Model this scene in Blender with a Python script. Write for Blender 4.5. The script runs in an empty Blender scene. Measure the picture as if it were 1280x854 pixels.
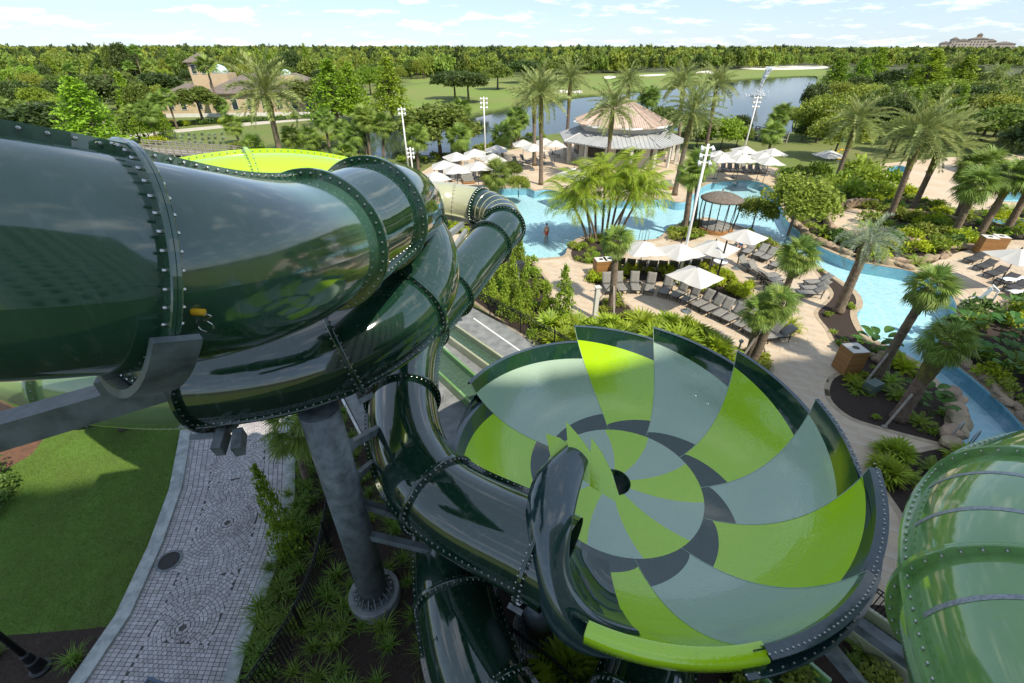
import bpy, bmesh, math, random
import numpy as np
from mathutils import Vector, Matrix
from mathutils.geometry import delaunay_2d_cdt
random.seed(7); rng = np.random.default_rng(7)
PI = math.pi; R = math.radians
scene = bpy.context.scene
# ------------------------------------------------------------------ camera
CAM_H = 14.0; FPX = 569.0; PITCH = R(33.0); CP, SP = math.cos(PITCH), math.sin(PITCH)
cam_d = bpy.data.cameras.new('camera'); cam = bpy.data.objects.new('camera', cam_d)
scene.collection.objects.link(cam); scene.camera = cam
cam.location = (0, 0, CAM_H); cam.rotation_euler = (R(90) - PITCH, 0, 0)
cam_d.sensor_width = 36.0; cam_d.lens = 36.0 * FPX / 1280.0; cam_d.clip_start = 0.05; cam_d.clip_end = 9000
# ------------------------------------------------------------------ sky, sun, exposure
SUN_EL = 50.0; SUN_DIR = Vector((0.62, -0.785, 0)).normalized()
to_sun = Vector((SUN_DIR.x * math.cos(R(SUN_EL)), SUN_DIR.y * math.cos(R(SUN_EL)), math.sin(R(SUN_EL))))
world = bpy.data.worlds.new('World'); scene.world = world; world.use_nodes = True
wn, wl = world.node_tree.nodes, world.node_tree.links; wn.clear()
def wnode(t, **k):
    n = wn.new(t)
    for a, b in k.items(): setattr(n, a, b)
    return n
sky = wnode('ShaderNodeTexSky', sky_type='NISHITA', sun_disc=False, altitude=20.0)
sky.sun_elevation = R(SUN_EL); sky.sun_rotation = math.atan2(SUN_DIR.x, SUN_DIR.y)
sky.air_density = 1.0; sky.dust_density = 0.15; sky.ozone_density = 1.6
tc = wnode('ShaderNodeTexCoord'); sep = wnode('ShaderNodeSeparateXYZ'); wl.new(tc.outputs['Generated'], sep.inputs[0])
mx = wnode('ShaderNodeMath', operation='ADD'); mx.inputs[1].default_value = 0.16; wl.new(sep.outputs[2], mx.inputs[0])
mm = wnode('ShaderNodeMath', operation='MAXIMUM'); mm.inputs[1].default_value = 0.03; wl.new(mx.outputs[0], mm.inputs[0])
dx = wnode('ShaderNodeMath', operation='DIVIDE'); wl.new(sep.outputs[0], dx.inputs[0]); wl.new(mm.outputs[0], dx.inputs[1])
dy = wnode('ShaderNodeMath', operation='DIVIDE'); wl.new(sep.outputs[1], dy.inputs[0]); wl.new(mm.outputs[0], dy.inputs[1])
cmb = wnode('ShaderNodeCombineXYZ'); wl.new(dx.outputs[0], cmb.inputs[0]); wl.new(dy.outputs[0], cmb.inputs[1])
n1 = wnode('ShaderNodeTexNoise'); n1.inputs['Scale'].default_value = 1.9; n1.inputs['Detail'].default_value = 7; n1.inputs['Roughness'].default_value = 0.62
wl.new(cmb.outputs[0], n1.inputs['Vector'])
cr = wnode('ShaderNodeValToRGB'); cr.color_ramp.elements[0].position = 0.53; cr.color_ramp.elements[1].position = 0.72
cr.color_ramp.elements[0].color = (0, 0, 0, 1); cr.color_ramp.elements[1].color = (0.8, 0.8, 0.8, 1)
wl.new(n1.outputs[0], cr.inputs[0])
mixc = wnode('ShaderNodeMix', data_type='RGBA'); mixc.inputs['B'].default_value = (6.2, 6.3, 6.4, 1)
tint = wnode('ShaderNodeMix', data_type='RGBA', blend_type='MULTIPLY'); tint.inputs['Factor'].default_value = 1.0; tint.inputs['B'].default_value = (0.55, 0.66, 0.84, 1)
wl.new(sky.outputs[0], tint.inputs['A']); wl.new(cr.outputs[0], mixc.inputs['Factor']); veil = wnode('ShaderNodeMix', data_type='RGBA'); veil.inputs['Factor'].default_value = 0.68; veil.inputs['B'].default_value = (2.1, 2.5, 3.0, 1)   # thin high haze over the whole sky
wl.new(tint.outputs['Result'], veil.inputs['A']); wl.new(veil.outputs['Result'], mixc.inputs['A'])
bg = wnode('ShaderNodeBackground'); bg.inputs['Strength'].default_value = 0.12
wo = wnode('ShaderNodeOutputWorld'); wl.new(mixc.outputs['Result'], bg.inputs['Color']); wl.new(bg.outputs[0], wo.inputs['Surface'])
sun_d = bpy.data.lights.new('sun', 'SUN'); sun_d.energy = 2.55; sun_d.angle = R(0.53); sun_d.color = (1.0, 0.92, 0.78)
sun = bpy.data.objects.new('sun', sun_d); scene.collection.objects.link(sun)
sun.rotation_euler = to_sun.to_track_quat('Z', 'Y').to_euler()
scene.view_settings.view_transform = 'Standard'; scene.view_settings.look = 'None'
scene.view_settings.exposure = 1.27; scene.view_settings.gamma = 1.0; scene.view_settings.use_curve_mapping = False
scene.cycles.max_bounces = 8; scene.cycles.transparent_max_bounces = 16; scene.cycles.caustics_reflective = False; scene.cycles.caustics_refractive = False
# ------------------------------------------------------------------ helpers
C = scene.collection
def at(px, py, z=0.0):
    """world point at height z behind a photograph pixel"""
    u = (px - 640) / FPX; v = (427 - py) / FPX; t = (CAM_H - z) / (SP - v * CP)
    return Vector((u * t, (CP + v * SP) * t, z))
def atd(px, py, t):
    u = (px - 640) / FPX; v = (427 - py) / FPX
    return Vector((u * t, (CP + v * SP) * t, CAM_H + (-SP + v * CP) * t))
def hz(y, py):
    """height seen at image row py for a point at ground distance y"""
    v = (427 - py) / FPX
    return CAM_H + y * (-SP + v * CP) / (CP + v * SP)
def xat(px, y, z):
    d = y * CP + (CAM_H - z) * SP
    return (px - 640) / FPX * d
def tag(o, label=None, cat=None, group=None, kind=None):
    if label: o['label'] = label
    if cat: o['category'] = cat
    if group: o['group'] = group
    if kind: o['kind'] = kind
    return o
def empty(name, loc=(0, 0, 0), rz=0.0, label=None, cat=None, group=None):
    o = bpy.data.objects.new(name, None); C.objects.link(o); o.location = loc; o.rotation_euler = (0, 0, rz)
    o.empty_display_size = 0.2
    return tag(o, label, cat, group)
def mkmesh(name, V, Fc, mats, smooth=False, midx=None):
    me = bpy.data.meshes.new(name); V = np.asarray(V, np.float32)
    if isinstance(Fc, np.ndarray) and Fc.ndim == 2:
        n, k = Fc.shape
        me.vertices.add(len(V)); me.vertices.foreach_set('co', V.ravel())
        me.loops.add(n * k); me.loops.foreach_set('vertex_index', Fc.astype(np.int32).ravel())
        me.polygons.add(n); me.polygons.foreach_set('loop_start', np.arange(0, n * k, k, dtype=np.int32))
        me.update(calc_edges=True)
    else:
        me.from_pydata([tuple(map(float, v)) for v in V], [], [tuple(int(i) for i in f) for f in Fc]); me.update()
    if not isinstance(mats, (list, tuple)): mats = [mats]
    for m in mats: me.materials.append(m)
    if midx is not None: me.polygons.foreach_set('material_index', np.asarray(midx, np.int32))
    if smooth: me.polygons.foreach_set('use_smooth', np.ones(len(me.polygons), bool))
    return me
def obj(name, me, parent=None, loc=None, rot=None, scale=None):
    o = bpy.data.objects.new(name, me); C.objects.link(o)
    if parent: o.parent = parent
    if loc is not None: o.location = loc
    if rot is not None: o.rotation_euler = rot
    if scale is not None: o.scale = scale
    return o
class MB:
    """collects boxes, bars, tubes and sheets; build() links them as one mesh object"""
    def __init__(s): s.v = []; s.f = []; s.m = []; s.mi = 0
    def add(s, V, Fc):
        b = len(s.v); s.v += [tuple(p) for p in V]
        for f in Fc: s.f.append([i + b for i in f]); s.m.append(s.mi)
        return s
    def box(s, c, d, rz=0.0, rx=0.0, ry=0.0):
        M = Matrix.Translation(c) @ Matrix.Rotation(rz, 4, 'Z') @ Matrix.Rotation(ry, 4, 'Y') @ Matrix.Rotation(rx, 4, 'X')
        V = [M @ Vector((x * d[0] / 2, y * d[1] / 2, z * d[2] / 2)) for z in (-1, 1) for y in (-1, 1) for x in (-1, 1)]
        return s.add(V, [(0, 2, 3, 1), (4, 5, 7, 6), (0, 1, 5, 4), (2, 6, 7, 3), (0, 4, 6, 2), (1, 3, 7, 5)])
    def bar(s, a, b, w, h=None, up=(0, 0, 1)):
        a, b = Vector(a), Vector(b); t = (b - a).normalized(); up = Vector(up)
        if abs(t.dot(up)) > 0.98: up = Vector((1, 0, 0))
        x = t.cross(up).normalized(); y = x.cross(t); h = h or w
        V = [p + x * sx * w / 2 + y * sy * h / 2 for p in (a, b) for sx, sy in ((-1, -1), (1, -1), (1, 1), (-1, 1))]
        return s.add(V, [(3, 2, 1, 0), (4, 5, 6, 7), (0, 1, 5, 4), (1, 2, 6, 5), (2, 3, 7, 6), (3, 0, 4, 7)])
    def tube(s, pts, rad, n=8, cap=True):
        pts = [Vector(p) for p in pts]; k = len(pts)
        if not hasattr(rad, '__len__'): rad = [rad] * k
        V = []; ref = None
        for i, p in enumerate(pts):
            t = (pts[min(i + 1, k - 1)] - pts[max(i - 1, 0)]).normalized()
            if ref is None: ref = Vector((1, 0, 0)) if abs(t.x) < 0.8 else Vector((0, 1, 0))
            x = t.cross(ref).normalized(); ref = x.cross(t).normalized()
            for j in range(n):
                a = 2 * PI * j / n; V.append(p + (x * math.cos(a) + ref * math.sin(a)) * rad[i])
        Fc = [(i * n + j, i * n + (j + 1) % n, (i + 1) * n + (j + 1) % n, (i + 1) * n + j) for i in range(k - 1) for j in range(n)]
        if cap: Fc += [tuple(range(n))[::-1], tuple((k - 1) * n + j for j in range(n))]
        return s.add(V, Fc)
    def lathe(s, prof, n=16, c=(0, 0, 0), cap=True):
        V = [(c[0] + r * math.cos(2 * PI * j / n), c[1] + r * math.sin(2 * PI * j / n), c[2] + z) for r, z in prof for j in range(n)]
        k = len(prof)
        Fc = [(i * n + j, i * n + (j + 1) % n, (i + 1) * n + (j + 1) % n, (i + 1) * n + j) for i in range(k - 1) for j in range(n)]
        if cap: Fc += [tuple(range(n))[::-1], tuple((k - 1) * n + j for j in range(n))]
        return s.add(V, Fc)
    def grid(s, G):
        """G[i][j] rows of points"""
        n, m = len(G), len(G[0])
        return s.add([p for r in G for p in r], [(i * m + j, i * m + j + 1, (i + 1) * m + j + 1, (i + 1) * m + j) for i in range(n - 1) for j in range(m - 1)])
    def mesh(s, name, mats, smooth=False): return mkmesh(name, s.v, s.f, mats, smooth, s.m)
    def build(s, name, mats, parent=None, smooth=False, loc=None, rot=None):
        return obj(name, s.mesh(name, mats, smooth), parent, loc, rot)
def bevel(o, w=0.01, seg=2):
    m = o.modifiers.new('bevel', 'BEVEL'); m.width = w; m.segments = seg; m.limit_method = 'ANGLE'; m.angle_limit = R(40); return o
def copy_tree(o, parent=None):
    c = o.copy(); C.objects.link(c); c.parent = parent
    if parent is not None: c.matrix_parent_inverse = o.matrix_parent_inverse
    for ch in o.children: copy_tree(ch, c)
    return c
# ------------------------------------------------------------------ materials
M = {}
def mat(name, col, rough=0.6, metal=0.0, noise=None, bump=None, coat=0.0, spec=0.5, rand=0.0, trans=0.0, island=0.0, coords='Object'):
    """noise=(scale, second colour, lo, hi); bump=(scale, strength); rand = per-object value jitter; trans = translucency"""
    m = bpy.data.materials.new(name); m.use_nodes = True; nt = m.node_tree; N, L = nt.nodes, nt.links
    b = N['Principled BSDF']; b.inputs['Roughness'].default_value = rough; b.inputs['Metallic'].default_value = metal
    b.inputs['Coat Weight'].default_value = coat; b.inputs['Coat Roughness'].default_value = 0.03; b.inputs['Specular IOR Level'].default_value = spec
    t = N.new('ShaderNodeTexCoord'); src = None
    rgb = N.new('ShaderNodeRGB'); rgb.outputs[0].default_value = (*col, 1); src = rgb.outputs[0]
    if noise:
        n = N.new('ShaderNodeTexNoise'); n.inputs['Scale'].default_value = noise[0]; n.inputs['Detail'].default_value = 5; n.inputs['Roughness'].default_value = 0.6
        L.new(t.outputs[coords], n.inputs['Vector'])
        mr = N.new('ShaderNodeMapRange'); mr.inputs['From Min'].default_value = noise[2]; mr.inputs['From Max'].default_value = noise[3]; L.new(n.outputs[0], mr.inputs[0])
        mi = N.new('ShaderNodeMix'); mi.data_type = 'RGBA'; mi.inputs['B'].default_value = (*noise[1], 1)
        L.new(mr.outputs[0], mi.inputs['Factor']); L.new(src, mi.inputs['A']); src = mi.outputs['Result']
    if rand or island:
        hs = N.new('ShaderNodeHueSaturation'); v = None
        if rand:
            oi = N.new('ShaderNodeObjectInfo'); mr = N.new('ShaderNodeMapRange'); mr.inputs['To Min'].default_value = 1 - rand; mr.inputs['To Max'].default_value = 1 + rand
            L.new(oi.outputs['Random'], mr.inputs[0]); v = mr.outputs[0]
            mh = N.new('ShaderNodeMapRange'); mh.inputs['To Min'].default_value = 0.5 - rand * 0.09; mh.inputs['To Max'].default_value = 0.5 + rand * 0.07
            ml = N.new('ShaderNodeMath'); ml.operation = 'FRACT'; mk = N.new('ShaderNodeMath'); mk.operation = 'MULTIPLY'; mk.inputs[1].default_value = 7.31
            L.new(oi.outputs['Random'], mk.inputs[0]); L.new(mk.outputs[0], ml.inputs[0]); L.new(ml.outputs[0], mh.inputs[0]); L.new(mh.outputs[0], hs.inputs['Hue'])
        if island:
            ge = N.new('ShaderNodeNewGeometry'); mr = N.new('ShaderNodeMapRange'); mr.inputs['To Min'].default_value = 1 - island; mr.inputs['To Max'].default_value = 1 + island
            L.new(ge.outputs['Random Per Island'], mr.inputs[0])
            if v is not None:
                mu = N.new('ShaderNodeMath'); mu.operation = 'MULTIPLY'; L.new(v, mu.inputs[0]); L.new(mr.outputs[0], mu.inputs[1]); v = mu.outputs[0]
            else: v = mr.outputs[0]
        L.new(v, hs.inputs['Value']); L.new(src, hs.inputs['Color']); src = hs.outputs[0]
    L.new(src, b.inputs['Base Color'])
    if bump:
        n = N.new('ShaderNodeTexNoise'); n.inputs['Scale'].default_value = bump[0]; n.inputs['Detail'].default_value = 6; L.new(t.outputs[coords], n.inputs['Vector'])
        bp = N.new('ShaderNodeBump'); bp.inputs['Strength'].default_value = bump[1]; bp.inputs['Distance'].default_value = 0.05
        L.new(n.outputs[0], bp.inputs['Height']); L.new(bp.outputs[0], b.inputs['Normal'])
    if trans:
        tr = N.new('ShaderNodeBsdfTranslucent'); L.new(src, tr.inputs['Color']); ms = N.new('ShaderNodeMixShader'); ms.inputs[0].default_value = trans
        L.new(b.outputs[0], ms.inputs[1]); L.new(tr.outputs[0], ms.inputs[2]); L.new(ms.outputs[0], N['Material Output'].inputs['Surface'])
    M[name] = m; return m
def gelcoat(name, col, rough=0.07, fade=0.0, fcol=(0.1, 0.2, 0.16), wet=0.0):
    """glossy fibreglass with faint ripple, chalky patches and run marks"""
    m = bpy.data.materials.new(name); m.use_nodes = True; N, L = m.node_tree.nodes, m.node_tree.links; b = N['Principled BSDF']
    t = N.new('ShaderNodeTexCoord'); n = N.new('ShaderNodeTexNoise'); n.inputs['Scale'].default_value = 0.9; n.inputs['Detail'].default_value = 8; n.inputs['Roughness'].default_value = 0.65
    mp = N.new('ShaderNodeMapping'); mp.inputs['Scale'].default_value = (1, 1, 0.35); L.new(t.outputs['Object'], mp.inputs[0]); L.new(mp.outputs[0], n.inputs['Vector'])
    mr = N.new('ShaderNodeMapRange'); mr.inputs['From Min'].default_value = 0.4; mr.inputs['From Max'].default_value = 0.75; mr.inputs['To Max'].default_value = fade; L.new(n.outputs[0], mr.inputs[0])
    mi = N.new('ShaderNodeMix'); mi.data_type = 'RGBA'; mi.inputs['A'].default_value = (*col, 1); mi.inputs['B'].default_value = (*fcol, 1); L.new(mr.outputs[0], mi.inputs['Factor']); L.new(mi.outputs['Result'], b.inputs['Base Color'])
    rr = N.new('ShaderNodeMapRange'); rr.inputs['From Min'].default_value = 0.35; rr.inputs['From Max'].default_value = 0.75; rr.inputs['To Min'].default_value = rough * 0.7; rr.inputs['To Max'].default_value = rough * 1.7 + 0.02; L.new(n.outputs[0], rr.inputs[0]); L.new(rr.outputs[0], b.inputs['Roughness'])
    n2 = N.new('ShaderNodeTexNoise'); n2.inputs['Scale'].default_value = 1.7; n2.inputs['Detail'].default_value = 2; L.new(t.outputs['Object'], n2.inputs['Vector'])
    bp = N.new('ShaderNodeBump'); bp.inputs['Strength'].default_value = 0.10; bp.inputs['Distance'].default_value = 0.05; L.new(n2.outputs[0], bp.inputs['Height']); L.new(bp.outputs[0], b.inputs['Normal'])
    if wet:   # thin sheet of running water: fine pebbly ripples
        n3 = N.new('ShaderNodeTexNoise'); n3.inputs['Scale'].default_value = 16; n3.inputs['Detail'].default_value = 2; L.new(t.outputs['Object'], n3.inputs['Vector'])
        b2 = N.new('ShaderNodeBump'); b2.inputs['Strength'].default_value = wet; b2.inputs['Distance'].default_value = 0.03; L.new(n3.outputs[0], b2.inputs['Height']); L.new(bp.outputs[0], b2.inputs['Normal']); L.new(b2.outputs[0], b.inputs['Normal'])
    # dusty streaks that run down the curve
    n4 = N.new('ShaderNodeTexNoise'); n4.inputs['Scale'].default_value = 5.5; n4.inputs['Detail'].default_value = 6; mp4 = N.new('ShaderNodeMapping'); mp4.inputs['Scale'].default_value = (1.6, 1.6, 0.12); L.new(t.outputs['Object'], mp4.inputs[0]); L.new(mp4.outputs[0], n4.inputs['Vector'])
    r4 = N.new('ShaderNodeMapRange'); r4.inputs['From Min'].default_value = 0.56; r4.inputs['From Max'].default_value = 0.78; r4.inputs['To Max'].default_value = 0.30 * min(1, fade + 0.2); L.new(n4.outputs[0], r4.inputs[0])
    m4 = N.new('ShaderNodeMix'); m4.data_type = 'RGBA'; m4.inputs['B'].default_value = (0.20, 0.22, 0.19, 1); L.new(mi.outputs['Result'], m4.inputs['A']); L.new(r4.outputs[0], m4.inputs['Factor']); L.new(m4.outputs['Result'], b.inputs['Base Color'])
    b.inputs['Specular IOR Level'].default_value = 0.9; b.inputs['Coat Weight'].default_value = 0.5; b.inputs['Coat Roughness'].default_value = 0.03; M[name] = m; return m
gelcoat('tube_green', (0.006, 0.027, 0.015), 0.045, 0.4, (0.016, 0.048, 0.03))
gelcoat('tube_faded', (0.022, 0.075, 0.040), 0.10, 0.9, (0.060, 0.125, 0.090))
gelcoat('tube_sage', (0.17, 0.27, 0.11), 0.12, 0.6, (0.20, 0.27, 0.12))
gelcoat('tube_beige', (0.36, 0.37, 0.22), 0.18, 0.6, (0.42, 0.42, 0.30))
gelcoat('tube_leaf', (0.15, 0.30, 0.085), 0.08, 0.4, (0.08, 0.22, 0.06))
gelcoat('lime', (0.40, 0.66, 0.006), 0.12, 0.2, (0.44, 0.69, 0.02), 0.3)
gelcoat('lime_bright', (0.36, 0.60, 0.006), 0.2, 0.3, (0.40, 0.62, 0.03))
gelcoat('sage_panel', (0.36, 0.48, 0.37), 0.10, 0.3, (0.41, 0.52, 0.42), 0.3)
gelcoat('dark_panel', (0.006, 0.032, 0.018), 0.05, 0.3, (0.015, 0.05, 0.03))
gelcoat('rim_blue', (0.012, 0.036, 0.036), 0.12, 0.5, (0.03, 0.06, 0.065))
mat('tape', (0.32, 0.34, 0.36), 0.5, 0.2, noise=(30, (0.2, 0.22, 0.23), 0.4, 0.6))
mat('steel_bolt', (0.55, 0.55, 0.52), 0.3, 1.0)
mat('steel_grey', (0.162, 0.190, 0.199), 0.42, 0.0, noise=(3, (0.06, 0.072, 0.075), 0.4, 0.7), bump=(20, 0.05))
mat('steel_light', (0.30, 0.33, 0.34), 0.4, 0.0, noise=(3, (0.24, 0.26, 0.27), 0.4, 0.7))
mat('black_metal', (0.012, 0.013, 0.014), 0.4, 0.2)
mat('concrete', (0.250, 0.263, 0.263), 0.85, noise=(2.0, (0.14, 0.15, 0.155), 0.35, 0.7), bump=(15, 0.2))
mat('white_paint', (0.72, 0.73, 0.72), 0.5, noise=(4, (0.6, 0.6, 0.58), 0.4, 0.7))
mat('white_metal', (0.78, 0.78, 0.77), 0.35)
mat('mulch', (0.033, 0.021, 0.015), 0.95, noise=(9.0, (0.05, 0.032, 0.022), 0.45, 0.7), bump=(25, 1.0))
mat('mulch_red', (0.16, 0.075, 0.04), 0.95, noise=(4.0, (0.09, 0.05, 0.03), 0.4, 0.7), bump=(18, 0.8))
mat('lawn', (0.100, 0.191, 0.022), 0.9, noise=(0.7, (0.085, 0.125, 0.018), 0.35, 0.7), bump=(45, 0.8))
mat('field_grass', (0.115, 0.163, 0.026), 0.95, noise=(0.06, (0.16, 0.165, 0.05), 0.4, 0.7), bump=(2, 0.4))
mat('fairway', (0.145, 0.216, 0.030), 0.95, noise=(0.03, (0.19, 0.20, 0.05), 0.42, 0.65), bump=(2, 0.2))
mat('bank_grass', (0.14, 0.19, 0.03), 0.95, noise=(0.4, (0.07, 0.10, 0.02), 0.4, 0.7), bump=(8, 0.6))
mat('sand', (0.66, 0.62, 0.52), 0.95)
mat('forest_floor', (0.05, 0.065, 0.022), 0.95, noise=(0.05, (0.10, 0.11, 0.04), 0.4, 0.7))
mat('deck_stone', (0.493, 0.375, 0.252), 0.75, noise=(0.35, (0.54, 0.45, 0.33), 0.35, 0.65), bump=(6, 0.15))
mat('deck_tile', (0.462, 0.358, 0.248), 0.65, noise=(0.8, (0.52, 0.44, 0.335), 0.38, 0.62), bump=(9, 0.12), island=0.09)
mat('walk', (0.50, 0.46, 0.38), 0.85, noise=(1.0, (0.42, 0.38, 0.31), 0.4, 0.7))
mat('coping', (0.42, 0.33, 0.22), 0.7, noise=(3, (0.30, 0.24, 0.17), 0.4, 0.7), bump=(10, 0.2))
mat('kerb', (0.414, 0.442, 0.428), 0.85, noise=(3, (0.22, 0.24, 0.24), 0.4, 0.7), bump=(12, 0.2))
mat('paver', (0.414, 0.396, 0.396), 0.8, noise=(0.7, (0.34, 0.31, 0.31), 0.50, 0.68), bump=(30, 0.2), island=0.2)
mat('paver_joint', (0.099, 0.092, 0.088), 0.95)
mat('rock', (0.36, 0.27, 0.17), 0.9, noise=(1.6, (0.22, 0.17, 0.12), 0.4, 0.65), bump=(5, 0.7), rand=0.2)
mat('pool_floor', (0.74, 0.85, 0.84), 0.7, noise=(3.2, (0.58, 0.77, 0.80), 0.42, 0.58))
mat('pool_wall', (0.34, 0.58, 0.68), 0.5, noise=(4, (0.26, 0.50, 0.62), 0.4, 0.6))
mat('tile_roof', (0.44, 0.33, 0.26), 0.85, noise=(1.5, (0.54, 0.44, 0.37), 0.35, 0.7), island=0.25)
mat('shingle', (0.17, 0.14, 0.115), 0.9, noise=(0.8, (0.12, 0.10, 0.085), 0.4, 0.7), island=0.15)
mat('stucco', (0.52, 0.40, 0.25), 0.9, noise=(0.5, (0.44, 0.34, 0.22), 0.4, 0.7))
mat('stucco_white', (0.62, 0.60, 0.55), 0.85, noise=(0.8, (0.54, 0.52, 0.47), 0.4, 0.7))
mat('metal_roof', (0.40, 0.41, 0.40), 0.45, 0.0, noise=(0.6, (0.32, 0.33, 0.33), 0.4, 0.7))
mat('dark_opening', (0.03, 0.028, 0.025), 0.4)
mat('glass', (0.03, 0.045, 0.05), 0.06, spec=0.8)
mat('teak', (0.34, 0.17, 0.055), 0.6, noise=(6, (0.22, 0.11, 0.04), 0.4, 0.65), island=0.18)
mat('grey_wood', (0.30, 0.27, 0.23), 0.85, noise=(3, (0.22, 0.2, 0.17), 0.4, 0.65), island=0.15)
mat('sling', (0.272, 0.264, 0.240), 0.8, noise=(40, (0.14, 0.135, 0.12), 0.4, 0.6))
mat('sling_dark', (0.045, 0.045, 0.048), 0.8)
mat('frame_dark', (0.03, 0.027, 0.025), 0.5)
mat('canvas', (0.574, 0.558, 0.517), 0.9, noise=(2, (0.62, 0.60, 0.55), 0.4, 0.7), trans=0.15)
mat('towel', (0.70, 0.72, 0.75), 0.95)
mat('towel_blue', (0.10, 0.20, 0.36), 0.95)
mat('skin', (0.42, 0.24, 0.16), 0.6); mat('hair', (0.03, 0.018, 0.012), 0.7); mat('trunks_red', (0.45, 0.05, 0.03), 0.8); mat('shirt_white', (0.7, 0.7, 0.68), 0.8); mat('shirt_blue', (0.03, 0.12, 0.3), 0.8)
mat('yellow', (0.75, 0.42, 0.01), 0.5)
mat('thatch', (0.12, 0.095, 0.075), 0.95, noise=(6, (0.2, 0.17, 0.14), 0.4, 0.65), bump=(20, 0.6))
# bark and foliage
mat('bark', (0.15, 0.115, 0.085), 0.95, noise=(5, (0.08, 0.06, 0.045), 0.4, 0.65), bump=(9, 0.8))
mat('palm_bark', (0.20, 0.155, 0.11), 0.95, noise=(6, (0.11, 0.08, 0.055), 0.4, 0.65), bump=(14, 0.9), rand=0.15)
mat('palm_boot', (0.10, 0.085, 0.035), 0.95, noise=(4, (0.17, 0.17, 0.03), 0.45, 0.6), bump=(14, 1.0))
LEAF = dict(rough=0.55, spec=0.35, island=0.32, rand=0.16, trans=0.35)
mat('leaf_oak', (0.154, 0.215, 0.036), **LEAF)
mat('leaf_dark', (0.075, 0.118, 0.028), **LEAF)
mat('leaf_pine', (0.239, 0.326, 0.052), **LEAF)
mat('leaf_cypress', (0.211, 0.319, 0.022), **LEAF)
mat('leaf_cypress_bright', (0.237, 0.375, 0.025), **LEAF)
mat('leaf_light', (0.266, 0.324, 0.045), **LEAF)
mat('leaf_bush', (0.237, 0.346, 0.033), **LEAF)
mat('leaf_yellow', (0.375, 0.450, 0.019), **LEAF)
mat('leaf_date', (0.257, 0.308, 0.096), **LEAF)
mat('leaf_date_old', (0.23, 0.20, 0.09), **LEAF)
mat('leaf_sabal', (0.219, 0.322, 0.060), **LEAF)
mat('leaf_silver', (0.299, 0.364, 0.247), **LEAF)
mat('leaf_areca', (0.259, 0.360, 0.025), **LEAF)
mat('leaf_broad', (0.065, 0.163, 0.026), **LEAF)
mat('leaf_red', (0.22, 0.02, 0.04), **LEAF)
mat('leaf_grassy', (0.165, 0.270, 0.039), **LEAF)
mat('leaf_hedge', (0.094, 0.177, 0.033), **LEAF)
def water_mat(name, tint, depthcol, bscale, bstr, rough=0.02):
    """clear water: a tinted see-through sheet with a rippled mirror coat"""
    m = bpy.data.materials.new(name); m.use_nodes = True; N, L = m.node_tree.nodes, m.node_tree.links; N.remove(N['Principled BSDF'])
    t = N.new('ShaderNodeTexCoord'); n = N.new('ShaderNodeTexNoise'); n.inputs['Scale'].default_value = bscale; n.inputs['Detail'].default_value = 3; L.new(t.outputs['Object'], n.inputs['Vector'])
    bp = N.new('ShaderNodeBump'); bp.inputs['Strength'].default_value = bstr; bp.inputs['Distance'].default_value = 0.1; L.new(n.outputs[0], bp.inputs['Height'])
    tr = N.new('ShaderNodeBsdfTransparent'); tr.inputs[0].default_value = (*tint, 1)
    if depthcol is not None:
        df = N.new('ShaderNodeBsdfDiffuse'); df.inputs[0].default_value = (*depthcol[:3], 1); mx2 = N.new('ShaderNodeMixShader'); mx2.inputs[0].default_value = depthcol[3]
        L.new(tr.outputs[0], mx2.inputs[1]); L.new(df.outputs[0], mx2.inputs[2]); base = mx2.outputs[0]
    else: base = tr.outputs[0]
    gl = N.new('ShaderNodeBsdfGlossy'); gl.inputs['Roughness'].default_value = rough; L.new(bp.outputs[0], gl.inputs['Normal'])
    fr = N.new('ShaderNodeFresnel'); fr.inputs['IOR'].default_value = 1.33; L.new(bp.outputs[0], fr.inputs['Normal'])
    ms = N.new('ShaderNodeMixShader'); L.new(fr.outputs[0], ms.inputs[0]); L.new(base, ms.inputs[1]); L.new(gl.outputs[0], ms.inputs[2]); L.new(ms.outputs[0], N['Material Output'].inputs['Surface'])
    M[name] = m; return m
water_mat('pool_water', (0.76, 0.91, 0.955), None, 2.6, 0.55)
water_mat('lake_water', (0.2, 0.25, 0.2), (0.035, 0.05, 0.035, 0.9), 0.8, 0.10, 0.06)
water_mat('channel_water', (0.55, 0.78, 0.66), (0.20, 0.32, 0.22, 0.25), 6, 0.5)
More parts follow.
